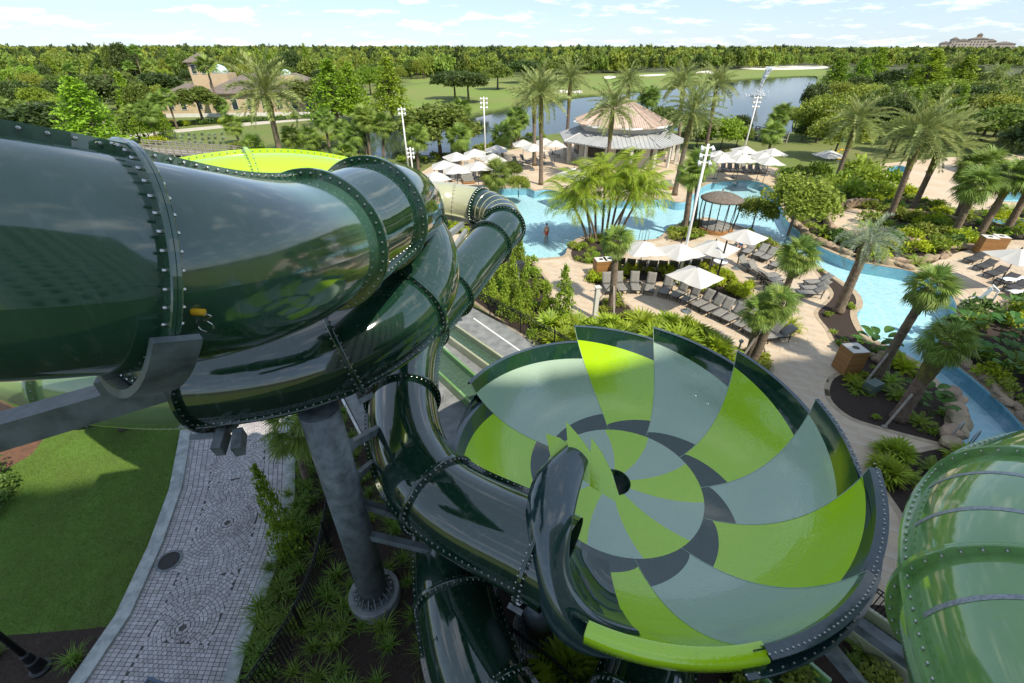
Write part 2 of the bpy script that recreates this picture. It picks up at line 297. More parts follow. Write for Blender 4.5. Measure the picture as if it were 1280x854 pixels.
# ------------------------------------------------------------------ the ground, cut into its regions without overlaps
def px(pts): return [at(x, y).xy for x, y in pts]
def smooth_closed(P, sub=5):
    n = len(P); out = []
    for i in range(n):
        p0, p1, p2, p3 = P[i - 1], P[i], P[(i + 1) % n], P[(i + 2) % n]
        for k in range(sub):
            t = k / sub
            out.append(0.5 * ((2 * p1) + (p2 - p0) * t + (2 * p0 - 5 * p1 + 4 * p2 - p3) * t * t + (3 * p1 - p0 - 3 * p2 + p3) * t ** 3))
    return out
def inside(pt, poly):
    x, y = pt; c = False; j = len(poly) - 1
    for i in range(len(poly)):
        xi, yi = poly[i]; xj, yj = poly[j]
        if (yi > y) != (yj > y) and x < (xj - xi) * (y - yi) / (yj - yi) + xi: c = not c
        j = i
    return c
W2 = lambda *p: [Vector(q) for q in p]
POOL = smooth_closed(px([(612, 240), (628, 236), (658, 235), (668, 239), (682, 237), (700, 240), (740, 249), (786, 251), (815, 250), (830, 249), (845, 253), (858, 252), (866, 243), (885, 230), (910, 227), (938, 226), (962, 233), (973, 250), (985, 277), (1005, 294), (1026, 309), (1045, 318), (1070, 327), (1098, 332), (1122, 336), (1145, 341), (1163, 349), (1178, 360), (1190, 371), (1196, 384), (1192, 396), (1182, 405), (1174, 416), (1176, 430), (1184, 447), (1217, 473), (1248, 500), (1278, 531), (1330, 600), (1260, 640), (1215, 600), (1190, 558), (1193, 535), (1193, 510), (1186, 492), (1170, 476), (1150, 455), (1125, 440), (1104, 430), (1083, 419), (1073, 403), (1071, 391), (1078, 384), (1076, 372), (1064, 359), (1040, 344), (1022, 332), (1003, 319), (985, 311), (968, 304), (950, 295), (925, 283), (900, 276), (880, 272), (866, 276), (845, 281), (833, 289), (823, 298), (800, 301), (778, 302), (765, 297), (745, 292), (725, 297), (711, 306), (706, 319), (690, 322), (658, 322), (640, 305), (622, 270)]), 3)
LAKE = smooth_closed(px([(395, 186), (420, 172), (455, 163), (510, 157), (560, 150), (610, 140), (660, 130), (715, 121), (770, 116), (850, 108), (930, 99), (1010, 95), (1022, 99), (1004, 125), (992, 150), (990, 166), (960, 170), (920, 166), (880, 168), (800, 160), (710, 166), (650, 174), (610, 183), (570, 192), (530, 198), (470, 200), (420, 197)]), 4)
POND2 = smooth_closed(px([(1030, 160), (1055, 157), (1062, 166), (1045, 172), (1028, 170)]), 3)
DECK = px([(430, 262), (500, 232), (545, 204), (600, 196), (650, 185), (690, 180), (760, 178), (850, 192), (900, 203), (960, 208), (1000, 215), (1050, 224), (1100, 205), (1180, 197), (1300, 192), (1420, 230), (1500, 420), (1420, 640), (1250, 700)]) + W2((10.9, 6.2), (9.9, 7.0), (7.6, 12.5), (5.6, 16.5), (2.9, 20.4), (0.2, 23.2), (-2.6, 26.2), (-9, 32), (-20, 40))
BED_BUSH = smooth_closed(px([(560, 345), (575, 300), (600, 300), (640, 312), (662, 328), (676, 342), (686, 358), (682, 372), (694, 388), (718, 397), (745, 403), (790, 408), (830, 402), (862, 412), (885, 428), (905, 442), (925, 470)]) + W2((5.6, 16.6), (2.75, 20.3), (0.0, 23.2)), 3)
BED_LEFT = smooth_closed(px([(545, 275), (556, 272), (578, 277), (592, 284), (588, 292), (560, 292), (547, 287)]), 3)
BED_BOLL = smooth_closed(px([(748, 380), (757, 373), (772, 374), (786, 383), (790, 392), (782, 401), (764, 406), (752, 396)]), 3)
BED_ISLE = smooth_closed(px([(714, 320), (718, 307), (735, 299), (760, 301), (775, 307), (772, 318), (762, 327), (742, 330), (724, 328)]), 3)
BED_HEDGE = smooth_closed(px([(733, 349), (742, 342), (765, 340), (800, 338), (845, 340), (880, 337), (912, 346), (938, 362), (930, 372), (900, 378), (868, 364), (830, 353), (790, 351), (752, 356)]), 3)
BED_GAZ = smooth_closed(px([(836, 292), (847, 285), (866, 280), (880, 284), (878, 295), (858, 302), (842, 301)]), 3)
BED_GAZ2 = smooth_closed(px([(922, 288), (945, 297), (972, 309), (1000, 320), (992, 327), (962, 318), (930, 305), (915, 297)]), 3)
BED_RIVER = smooth_closed(px([(1020, 336), (1040, 348), (1060, 363), (1071, 374), (1066, 388), (1066, 404), (1078, 422), (1102, 434), (1150, 459), (1172, 482), (1186, 505), (1187, 530), (1180, 552), (1150, 547), (1102, 534), (1065, 522), (1042, 504), (1037, 488), (1043, 473), (1060, 464), (1066, 450), (1047, 432), (1036, 412), (1024, 397), (1024, 388), (1036, 378), (1042, 366), (1030, 350)]), 3)
BED_NEAR = smooth_closed(px([(1096, 580), (1112, 571), (1150, 566), (1190, 566), (1260, 640), (1200, 720), (1155, 690), (1130, 645), (1108, 612)]), 3)
BED_PALMS = smooth_closed(px([(912, 452), (918, 440), (936, 437), (956, 447), (962, 462), (948, 474), (925, 470)]), 3)
BED_SAGO = smooth_closed(px([(975, 412), (985, 406), (996, 410), (992, 417), (980, 418)]), 3)
BED_BANK = smooth_closed(px([(1184, 409), (1200, 396), (1218, 386), (1246, 394), (1290, 382), (1420, 400), (1440, 560), (1330, 580), (1286, 532), (1252, 497), (1220, 470), (1188, 446), (1181, 428)]), 3)
BED_UPPER = smooth_closed(px([(990, 276), (1030, 306), (1070, 322), (1110, 330), (1150, 334), (1172, 326), (1190, 318), (1215, 311), (1250, 301), (1300, 296), (1310, 262), (1230, 262), (1180, 262), (1120, 232), (1050, 224), (985, 216), (972, 232)]), 3)
PATIO = smooth_closed(px([(1037, 292), (1033, 280), (1042, 268), (1062, 261), (1090, 262), (1110, 268), (1085, 276), (1076, 288), (1074, 300), (1052, 300)]), 3)
SPA = [smooth_closed(px(q), 3) for q in ([(1108, 212), (1122, 207), (1136, 211), (1132, 217), (1114, 218)], [(1246, 246), (1262, 240), (1300, 242), (1300, 252), (1256, 252)], [(1235, 274), (1256, 270), (1300, 280), (1300, 287), (1262, 283)])]
PATH_L = [(252, 470), (242, 520), (238, 550), (228, 610), (204, 680), (164, 770), (108, 854), (60, 930)]
PATH_R = [(352, 470), (357, 520), (359, 570), (357, 625), (345, 680), (324, 735), (298, 800), (280, 860), (250, 940)]
PATH = px(PATH_L + PATH_R[::-1])
LAWN = px([(-250, 640), (0, 590), (38, 570), (70, 530), (120, 480), (250, 470), (242, 520), (238, 550), (228, 610), (204, 680), (164, 770), (158, 781), (100, 787), (0, 795), (-250, 830)])
SERVICE = W2((-14.5, 28), (-8.1, 16.9), (-2.4, 8.0), (-1.2, 7.0), (2, 9.5), (4.5, 14), (5.4, 16.4), (2.6, 20.2), (-0.1, 23.0), (-3, 26), (-9, 31.5))
GARDEN = W2((-45, -8), (40, -8), (24, 6), (9.9, 7.2), (7.4, 12.5), (4.8, 17.2), (-0.1, 23.2), (-9, 32), (-16, 34), (-26, 30), (-45, 22))
REDBED = px([(-200, 560), (0, 520), (40, 500), (110, 515), (70, 560), (30, 590), (-200, 640)])
FAIR = smooth_closed(px([(500, 150), (500, 112), (540, 104), (620, 101), (700, 96), (800, 92), (900, 88), (1030, 87), (1025, 95), (930, 98), (850, 107), (760, 116), (680, 126), (600, 141), (540, 152)]), 3)
FIELD_L = smooth_closed(px([(236, 176), (250, 168), (300, 160), (400, 150), (470, 155), (455, 163), (420, 171), (392, 185), (300, 195), (240, 190)]), 3)
LOT = smooth_closed(px([(-60, 112), (60, 100), (110, 98), (112, 112), (40, 125), (-60, 132)]), 3)
BUNK = [smooth_closed(px(q), 3) for q in ([(868, 91), (885, 88.5), (897, 90), (884, 92.5)], [(755, 96), (766, 94.5), (770, 97), (758, 98.5)], [(693, 114), (705, 112.5), (712, 115), (698, 117)], [(716, 114), (726, 113), (728, 116), (718, 116.5)], [(800, 94), (826, 92.5), (832, 94), (806, 95.5)])]
CLEAR = smooth_closed(px([(515, 100), (560, 93), (620, 92), (618, 97), (560, 100), (520, 104)]), 3)
SANDY = smooth_closed(px([(930, 84), (1020, 82), (1035, 85), (1000, 87), (940, 87)]), 3)
WALK_L = [px(q) for q in ([(140, 172), (200, 164), (300, 154), (400, 146), (460, 140), (461, 144), (400, 149), (300, 158), (200, 168), (140, 177)],)]
REGIONS = [  # first match wins: name, polygons, material, z
    ('pool_hole', [POOL], None), ('spa_hole', SPA, None), ('lake_hole', [LAKE, POND2], None),
    ('patio_terrace', [PATIO], 'deck_stone'),
    ('planting_bed', [BED_BUSH, BED_LEFT, BED_BOLL, BED_ISLE, BED_HEDGE, BED_GAZ, BED_GAZ2, BED_RIVER, BED_NEAR, BED_PALMS, BED_SAGO, BED_BANK, BED_UPPER], 'mulch'),
    ('service_pavement', [SERVICE], 'concrete'), ('paver_path', [PATH], 'paver_joint'), ('lawn', [LAWN], 'lawn'), ('red_mulch_bed', [REDBED], 'mulch_red'),
    ('garden_bed', [GARDEN], 'mulch'), ('pool_deck', [DECK], 'deck_stone'), ('walkway', WALK_L, 'walk'),
    ('bunker', BUNK, 'sand'), ('sandy_ground', [SANDY], 'sand'), ('fairway', [FAIR, CLEAR], 'fairway'), ('meadow', [FIELD_L, LOT], 'field_grass')]
BIG = W2((-4200, -600), (4200, -600), (4200, 5200), (-4200, 5200))
NEARG = W2((-220, -60), (260, -60), (260, 330), (-220, 330))
vs, es = [], []
for poly in [BIG, NEARG] + [p for r in REGIONS for p in r[1]]:
    b = len(vs); n = len(poly); vs += [Vector((p[0], p[1])) for p in poly]; es += [(b + i, b + (i + 1) % n) for i in range(n)]
cv, ce, cf, _, _, _ = delaunay_2d_cdt(vs, es, [], 0, 1e-4)
cv = [(v.x, v.y) for v in cv]
bins = {r[0]: [] for r in REGIONS}; bins['ground'] = []; bins['forest_ground'] = []
bbs = [(r[0], [(p, min(q[0] for q in p), max(q[0] for q in p), min(q[1] for q in p), max(q[1] for q in p)) for p in r[1]]) for r in REGIONS]
for f in cf:
    x = sum(cv[i][0] for i in f) / 3; y = sum(cv[i][1] for i in f) / 3; hit = None
    for nm, ps in bbs:
        for p, x0, x1, y0, y1 in ps:
            if x0 <= x <= x1 and y0 <= y <= y1 and inside((x, y), p): hit = nm; break
        if hit: break
    if not hit: hit = 'ground' if inside((x, y), NEARG) else 'forest_ground'
    bins[hit].append(f)
STRUCT = {}
def region_obj(nm, faces, m, z=0.0):
    used = sorted({i for f in faces for i in f}); mp = {i: k for k, i in enumerate(used)}
    o = obj(nm, mkmesh(nm, [(cv[i][0], cv[i][1], z) for i in used], [[mp[i] for i in f] for f in faces], M[m])); tag(o, kind='structure'); STRUCT[nm] = o; return o
for r in REGIONS:
    if r[2] and bins[r[0]]: region_obj(r[0], bins[r[0]], r[2])
region_obj('ground', bins['ground'], 'field_grass'); region_obj('forest_ground', bins['forest_ground'], 'forest_floor')
region_obj('pool_water', bins['pool_hole'], 'pool_water', -0.10); region_obj('pool_floor', bins['pool_hole'], 'pool_floor', -0.85)
region_obj('spa_water', bins['spa_hole'], 'pool_water', -0.08); region_obj('spa_floor', bins['spa_hole'], 'pool_floor', -0.9)
region_obj('lake', bins['lake_hole'], 'lake_water', -0.35); region_obj('lake_bed', bins['lake_hole'], 'mulch', -2.5)
def skirt(name, polys, z0, z1, m):
    b = MB()
    for p in polys:
        n = len(p)
        b.add([(q[0], q[1], z) for q in p for z in (z0, z1)], [(2 * i, 2 * i + 1, 2 * ((i + 1) % n) + 1, 2 * ((i + 1) % n)) for i in range(n)])
    o = b.build(name, M[m]); tag(o, kind='structure'); return o
skirt('pool_wall', [POOL], 0.0, -0.85, 'pool_wall'); skirt('spa_wall', SPA, 0.0, -0.9, 'pool_wall'); skirt('lake_bank', [LAKE, POND2], 0.0, -2.5, 'bank_grass')
def ribbon(name, poly, w, h, m, closed=True, z=0.0, off=0.0):
    """a kerb or coping strip of width w and height h along an outline"""
    n = len(poly); b = MB(); V = []
    for i in range(n):
        p = Vector(poly[i][:2]); a = Vector(poly[i - 1][:2]) if (closed or i) else p; c = Vector(poly[(i + 1) % n][:2]) if (closed or i < n - 1) else p
        t = (c - a).normalized(); nn = Vector((t.y, -t.x))
        for d, zz in ((off, z), (off, z + h), (off + w, z + h), (off + w, z)): q = p + nn * d; V.append((q.x, q.y, zz))
    Fc = []
    for i in range(n if closed else n - 1):
        j = (i + 1) % n
        for k in range(3): Fc.append((4 * i + k, 4 * i + k + 1, 4 * j + k + 1, 4 * j + k))
    o = b.add(V, Fc).build(name, M[m]); tag(o, kind='structure'); return o
def area2(p): return sum(p[i - 1][0] * p[i][1] - p[i][0] * p[i - 1][1] for i in range(len(p)))
def ccw(p): return p if area2(p) > 0 else p[::-1]
ribbon('pool_coping', ccw(POOL), 0.38, 0.035, 'coping', off=-0.02)
for q in SPA: ribbon('spa_coping', ccw(q), 0.3, 0.03, 'coping', off=-0.02)
for q in (BED_BOLL, BED_ISLE, BED_HEDGE, BED_RIVER, BED_NEAR, BED_PALMS, BED_SAGO, BED_LEFT, BED_BUSH): ribbon('bed_edging', ccw(q), 0.22, 0.012, 'coping', off=0.0)
ribbon('path_kerb', px(PATH_L), 0.42, 0.11, 'kerb', closed=False, off=-0.02); ribbon('path_kerb', px(PATH_R), 0.36, 0.11, 'kerb', closed=False, off=-0.34)
lake_edge = ribbon('lake_shore_grass', ccw(LAKE), 2.2, 0.05, 'bank_grass')
# pavers: rings of small setts in the middle, straight courses along both kerbs
def arc_lerp(P, s):
    L = [0]
    for a, b in zip(P, P[1:]): L.append(L[-1] + (b - a).length)
    d = s * L[-1]
    for i in range(len(P) - 1):
        if d <= L[i + 1] + 1e-6:
            t = (d - L[i]) / max(L[i + 1] - L[i], 1e-6); return P[i].lerp(P[i + 1], t)
    return P[-1]
pl, pr_ = [v.copy() for v in px(PATH_L)], [v.copy() for v in px(PATH_R)]
pav = MB()
def sett(P4, z=0.0, h=0.03):
    c = sum(P4, Vector((0, 0))) / 4; q = [c + (p - c) * 0.90 for p in P4]; h = h * random.uniform(0.8, 1.2); q2 = [c + (p - c) * 0.78 for p in P4]
    pav.add([(p.x, p.y, 0.004) for p in q] + [(p.x, p.y, h * 0.8) for p in q] + [(p.x, p.y, h) for p in q2],
            [(0, 1, 5, 4), (1, 2, 6, 5), (2, 3, 7, 6), (3, 0, 4, 7), (4, 5, 9, 8), (5, 6, 10, 9), (6, 7, 11, 10), (7, 4, 8, 11), (8, 9, 10, 11)])
NS = 150
rows = [(arc_lerp(pl, i / NS), arc_lerp(pr_, i / NS)) for i in range(NS + 1)]
def W(i, a): return rows[i][0].lerp(rows[i][1], a)
for i in range(NS):
    for a0, a1 in ((0.002, 0.05), (0.05, 0.1), (0.1, 0.15), (0.15, 0.2), (0.2, 0.25), (0.78, 0.825), (0.825, 0.87), (0.87, 0.915), (0.915, 0.96), (0.96, 0.998)): sett([W(i, a0), W(i, a1), W(i + 1, a1), W(i + 1, a0)])
fan_a, fan_b = 44, 132
for i in range(0, NS):
    if fan_a + 4 <= i < fan_b - 4: continue
    sh = 0.5 * (i % 2)
    for k in range(14):
        a0 = 0.25 + (k + sh) * 0.53 / 14; a1 = min(a0 + 0.53 / 14, 0.78); a0 = min(a0, 0.77); sett([W(i, a0), W(i, a1), W(i + 1, a1), W(i + 1, a0)])
fan_poly = [W(i, 0.25) for i in range(fan_a + 4, fan_b - 3, 4)] + [W(i, 0.78) for i in range(fan_b - 4, fan_a + 3, -4)]
cents = [W(fan_a + 10, 0.55), W((fan_a + fan_b) // 2 + 2, 0.52), W(fan_b - 8, 0.50)]
for ci, c in enumerate(cents):
    for k in range(1, 40):
        r0, r1 = 0.105 * k, 0.105 * (k + 1); n = max(6, int(2 * PI * (r0 + r1) / 2 / 0.15))
        for j in range(n):
            a0, a1 = 2 * PI * j / n + k, 2 * PI * (j + 1) / n + k
            m_ = c + Vector((math.cos((a0 + a1) / 2), math.sin((a0 + a1) / 2))) * (r0 + r1) / 2
            dm = (m_ - c).length
            if any(((m_ - o2).length * (0.8 if q2 == 1 else 1.0)) < dm * (0.8 if ci == 1 else 1.0) for q2, o2 in enumerate(cents) if q2 != ci): continue
            if not inside(m_, fan_poly): continue
            sett([c + Vector((math.cos(a), math.sin(a))) * r for r, a in ((r0, a0), (r1, a0), (r1, a1), (r0, a1))])
po = pav.build('pavers', M['paver'], STRUCT['paver_path']); tag(po, kind='stuff')
# manhole cover on the path
mh = at(212, 702); o = empty('manhole_cover', (mh.x, mh.y, 0.03), 0, 'round dark iron manhole cover set in the grey paver path', 'manhole cover')
b = MB(); b.lathe([(0.30, 0.0), (0.30, 0.02), (0.27, 0.024), (0.27, 0.018), (0.0, 0.018)], 28, cap=False); b.build('lid', M['black_metal'], o)
b = MB(); b.lathe([(0.38, 0.0), (0.38, 0.018), (0.31, 0.018), (0.31, 0.0)], 28, cap=False); b.build('rim', M['steel_grey'], o)
# deck tiles: real slabs with joints near the slide, the 260 nearest as pieces
deck_like = [('pool_deck', DECK)]
def on_deck(p):
    if not inside(p, DECK): return False
    for q in [POOL, PATIO, SERVICE, GARDEN] + REGIONS[4][1] + SPA:
        if inside(p, q): return False
    return True
tiles = []; ang = R(-28); ca, sa = math.cos(ang), math.sin(ang); TS = 0.92
for i in range(-60, 90):
    for j in range(-20, 90):
        x0 = i * TS + (0.5 * TS if j % 2 else 0); y0 = j * TS * 0.66
        cs = [(x0 + a, y0 + b_) for a, b_ in ((0.012, 0.012), (TS - 0.012, 0.012), (TS - 0.012, TS * 0.66 - 0.012), (0.012, TS * 0.66 - 0.012))]
        cs = [(ca * a - sa * b_, sa * a + ca * b_) for a, b_ in cs]; cx, cy = sum(c[0] for c in cs) / 4, sum(c[1] for c in cs) / 4
        if cy < 4 or cy > 52 or cx < -14 or cx > 46 or cy < 0.8 * abs(cx) - 12: continue
        if all(on_deck(c) for c in cs): tiles.append((cx * cx + cy * cy, cx, cy))
tiles.sort(); a2, b2 = TS / 2 - 0.012, TS * 0.33 - 0.012
tile_me = MB().add([(-a2, -b2, 0.0), (a2, -b2, 0), (a2, b2, 0), (-a2, b2, 0), (-a2 + .01, -b2 + .01, 0.012), (a2 - .01, -b2 + .01, 0.012), (a2 - .01, b2 - .01, 0.012), (-a2 + .01, b2 - .01, 0.012)], [(0, 1, 5, 4), (1, 2, 6, 5), (2, 3, 7, 6), (3, 0, 4, 7), (4, 5, 6, 7)]).mesh('tile', M['deck_tile'])
tile_v = np.array([v.co[:] for v in tile_me.vertices]); tile_f = [list(p.vertices) for p in tile_me.polygons]
for d, cx, cy in tiles[:260]: obj('tile', tile_me, STRUCT['pool_deck'], (cx, cy, 0.0), (0, 0, ang))
tb = MB()
for d, cx, cy in tiles[260:]:
    tb.add([(cx + ca * v[0] - sa * v[1], cy + sa * v[0] + ca * v[1], v[2]) for v in tile_v], tile_f)
tag(tb.build('tiles', M['deck_tile'], STRUCT['pool_deck']), kind='stuff')
# ------------------------------------------------------------------ water slides
def spline(P, per=1.0, n=None):
    """natural cubic through P; returns function s->(point, tangent) on knot index"""
    P = np.array(P, float); k = len(P); h = np.maximum(np.linalg.norm(np.diff(P, axis=0), axis=1), 1e-6)
    A = np.zeros((k, k)); B = np.zeros((k, P.shape[1])); A[0, 0] = A[-1, -1] = 1
    for i in range(1, k - 1):
        A[i, i - 1] = h[i - 1]; A[i, i] = 2 * (h[i - 1] + h[i]); A[i, i + 1] = h[i]; B[i] = 6 * ((P[i + 1] - P[i]) / h[i] - (P[i] - P[i - 1]) / h[i - 1])
    Mx = np.linalg.solve(A, B)
    def ev(s):
        i = int(min(max(math.floor(s), 0), k - 2)); t = (s - i) * h[i]; u = h[i] - t
        p = Mx[i] * u ** 3 / (6 * h[i]) + Mx[i + 1] * t ** 3 / (6 * h[i]) + (P[i] / h[i] - Mx[i] * h[i] / 6) * u + (P[i + 1] / h[i] - Mx[i + 1] * h[i] / 6) * t
        d = -Mx[i] * u ** 2 / (2 * h[i]) + Mx[i + 1] * t ** 2 / (2 * h[i]) + (P[i + 1] - P[i]) / h[i] - h[i] * (Mx[i + 1] - Mx[i]) / 6
        return p, d / np.linalg.norm(d[:3])
    return ev, h
def frame(T):
    T = np.asarray(T[:3]); a = np.cross(T, (0, 0, 1.0)); a /= np.linalg.norm(a); return a, np.cross(a, T)
def tube_part(name, ev, s0, s1, rad, mt, parent, nseg=None, na=56, th0=0.0, th1=2 * PI):
    nseg = nseg or 24; V = []
    th = np.linspace(th0, th1, na + 1)
    for i in range(nseg + 1):
        s = s0 + (s1 - s0) * i / nseg; p, t = ev(s); a, b = frame(t); r = rad(s) if callable(rad) else rad
        V.append(p[:3] + r * (np.cos(th)[:, None] * a + np.sin(th)[:, None] * b))
    V = np.concatenate(V); m = na + 1
    Fc = np.array([(i * m + j, i * m + j + 1, (i + 1) * m + j + 1, (i + 1) * m + j) for i in range(nseg) for j in range(na)])
    return obj(name, mkmesh(name, V, Fc, M[mt], True), parent)
def bolt(mb, p, d, r=0.017, l=0.03):
    p, d = Vector(p), Vector(d).normalized(); x = d.orthogonal().normalized(); y = d.cross(x); n = 6
    mb.add([p + (x * math.cos(a) + y * math.sin(a)) * r * k + d * z for k, z in ((1, 0), (1, l), (0.55, l * 1.25)) for a in [2 * PI * j / n for j in range(n)]],
           [(i * n + j, i * n + (j + 1) % n, (i + 1) * n + (j + 1) % n, (i + 1) * n + j) for i in range(2) for j in range(n)] + [tuple(range(2 * n, 3 * n))])
def flange(ev, s, rad, mt, parent, lip=0.145, thick=0.09, nb=42, name='flange', br=0.017):
    p, t = ev(s); a, b = frame(t); r0 = (rad(s) if callable(rad) else rad); n = 72; V = []; t = np.array(t[:3]); p = p[:3]
    prof = [(r0 - 0.004, -thick / 2), (r0 + lip - 0.012, -thick / 2), (r0 + lip, -thick / 2 + 0.012), (r0 + lip, -0.003), (r0 + lip - 0.006, 0), (r0 + lip, 0.003), (r0 + lip, thick / 2 - 0.012), (r0 + lip - 0.012, thick / 2), (r0 - 0.004, thick / 2)]
    for r, z in prof:
        for j in range(n): th = 2 * PI * j / n; V.append(p + r * (math.cos(th) * a + math.sin(th) * b) + z * t)
    k = len(prof); Fc = [(i * n + j, i * n + (j + 1) % n, (i + 1) * n + (j + 1) % n, (i + 1) * n + j) for i in range(k - 1) for j in range(n)]
    o = MB().add(V, Fc).build(name, M[mt], parent)
    bb = MB()
    for j in range(nb):
        th = 2 * PI * (j + 0.5) / nb; q = p + (r0 + lip * 0.55) * (math.cos(th) * a + math.sin(th) * b)
        bolt(bb, q + t * thick / 2, t, br); bolt(bb, q - t * thick / 2, -t, br)
    tag(bb.build('bolts', M['steel_bolt'], o), kind='stuff'); return o
def seam(ev, s0, s1, rad, theta, mt, parent, lip=0.11, thick=0.06, step=0.16, nseg=28):
    """a bolted lengthwise joint standing up from the tube at angle theta"""
    V = []; bb = MB(); L = 0; last = None; acc = 0
    for i in range(nseg + 1):
        s = s0 + (s1 - s0) * i / nseg; p, t = ev(s); a, b = frame(t); r = (rad(s) if callable(rad) else rad); th = theta(s) if callable(theta) else theta
        p = p[:3]; n = math.cos(th) * a + math.sin(th) * b; c = -math.sin(th) * a + math.cos(th) * b
        for u, w in ((r - 0.004, -thick / 2), (r + lip, -thick / 2), (r + lip, thick / 2), (r - 0.004, thick / 2)): V.append(p + n * u + c * w)
        q = p + n * (r + lip * 0.58)
        if last is not None:
            d = np.linalg.norm(q - last[0]); 
            while acc + d >= step:
                f = (step - acc) / d; x = last[0] + (q - last[0]) * f; cc = c
                bolt(bb, x + cc * thick / 2, cc); bolt(bb, x - cc * thick / 2, -cc); last = (x,); d = np.linalg.norm(q - x); acc = 0
            acc += d
        last = (q,)
    Fc = [(4 * i + k, 4 * i + (k + 1) % 4, 4 * (i + 1) + (k + 1) % 4, 4 * (i + 1) + k) for i in range(nseg) for k in range(4)]
    o = MB().add(V, Fc).build('seam', M[mt], parent)
    if bb.v: tag(bb.build('bolts', M['steel_bolt'], o), kind='stuff')
    return o
# --- slide one: dark green tube from the tower, away to the pool, round the bend and back to the bowl
S1 = [(-8.6, 2.2, 13.25), (-6.6, 2.75, 13.05), (-3.65, 4.0, 12.25), (-3.1, 7.0, 11.33), (-2.78, 8.9, 11.15), (-3.3, 14.5, 9.4), (-5.0, 21.6, 7.5), (-4.1, 25.2, 6.85), (-1.75, 25.0, 6.55), (-0.45, 22.3, 6.35), (-1.05, 20.6, 6.15), (-2.55, 16.3, 5.72), (-3.35, 14.2, 5.45), (-3.3, 10.55, 5.0), (-1.82, 7.35, 4.72), (0.6, 6.0, 4.5), (2.2, 5.0, 4.35)]
ev1, h1 = spline(S1)
K = dict(A0=1, F1=2, F2=3, F3=4, S1=5, S2=6, H0=7, H1=8, H2=9, H3=10, H4=11, H5=12, I1=13, I2=14, I3=15, I4=16)
TR = 1.0
def rad1(s): return TR if s < 14 else TR + 0.06 * (s - 14)
slide1 = empty('tube_slide', (0, 0, 0), 0, 'dark green fibreglass tube slide winding from the tower to the open bowl', 'water slide')
secs = [(0, 1, 'tube_faded'), (1, 2, 'tube_faded'), (2, 3, 'tube_faded'), (3, 4, 'tube_green'), (4, 5, 'tube_green'), (5, 6, 'tube_green'), (6, 7, 'tube_beige'), (7, 8, 'tube_beige'), (8, 9, 'tube_green'), (9, 10, 'tube_green'), (10, 11, 'tube_green'), (11, 12, 'tube_green'), (12, 13, 'tube_green'), (13, 14, 'tube_green'), (14, 15, 'tube_green'), (15, 15.3, 'tube_green')]
for s0, s1, m in secs: tube_part('tube_section', ev1, s0, s1, rad1, m, slide1, nseg=30)
for s in (1, 2, 3, 4, 5, 6, 8, 9, 10, 11, 12, 13, 14, 15): flange(ev1, s, rad1, 'tube_green' if s > 2 else 'tube_faded', slide1, nb=44)
flange(ev1, 7.4, rad1, 'tube_beige', slide1, lip=0.06, thick=0.05, nb=30)
for q in (0.2, 0.4, 0.6, 0.8):  # pale joint rings on the ribbed bend
    p, t = ev1(8 + q); flange(ev1, 8 + q, rad1, 'tube_beige', slide1, lip=0.018, thick=0.045, nb=1, name='joint_ring')
for s0, s1, th, m in ((1, 2, 1.75, 'tube_faded'), (2, 3, 1.78, 'tube_faded'), (3, 4, 5.7, 'tube_green'), (7, 8, 5.9, 'tube_beige'), (8, 9, 5.9, 'tube_green'), (9, 10, 3.3, 'tube_green'), (10, 11, 3.3, 'tube_green'), (11, 12, 3.3, 'tube_green'), (12, 13, 3.3, 'tube_green'), (13, 14, 0.05, 'tube_green'), (14, 15, 0.1, 'tube_green'), (14, 15, 2.55, 'tube_green'), (12, 14, 0.0, 'tube_green')):
    seam(ev1, s0, s1, rad1, th, m, slide1)
# --- slide two: lime at the back, dark green in the bend, pale green where it leaves to the left
S2 = [(-13.0, 10.2, 10.8), (-8.6, 10.6, 10.65), (-6.3, 11.45, 10.85), (-4.2, 12.7, 10.3), (-2.75, 11.9, 9.6), (-2.55, 9.55, 8.85), (-3.75, 8.3, 8.4), (-6.45, 7.65, 8.1), (-9.2, 7.9, 7.95), (-14.0, 10.2, 7.7)]
ev2, h2 = spline(S2)
slide2 = empty('tube_slide', (0, 0, 0), 0, 'lower tube slide, lime green behind, dark green in the bend and pale green beyond', 'water slide')
for s0, s1, m in ((0, 1, 'lime_bright'), (1, 2, 'lime_bright'), (2, 3, 'lime_bright'), (3, 4, 'tube_green'), (4, 5, 'tube_green'), (5, 6, 'tube_green'), (6, 7, 'tube_green'), (7, 8, 'tube_sage'), (8, 9, 'tube_sage')): tube_part('tube_section', ev2, s0, s1, TR, m, slide2, nseg=26)
for s, m in ((1, 'lime_bright'), (2, 'lime_bright'), (3, 'tube_green'), (4, 'tube_green'), (5, 'tube_green'), (6, 'tube_green'), (7, 'tube_green'), (8, 'tube_sage')): flange(ev2, s, TR, m, slide2)
for s0, s1, th, m in ((1, 2, 1.9, 'lime_bright'), (2, 3, 1.9, 'lime_bright'), (5, 6, 3.55, 'tube_green'), (6, 7, 3.6, 'tube_green'), (7, 8, 4.35, 'tube_sage')): seam(ev2, s0, s1, TR, th, m, slide2)
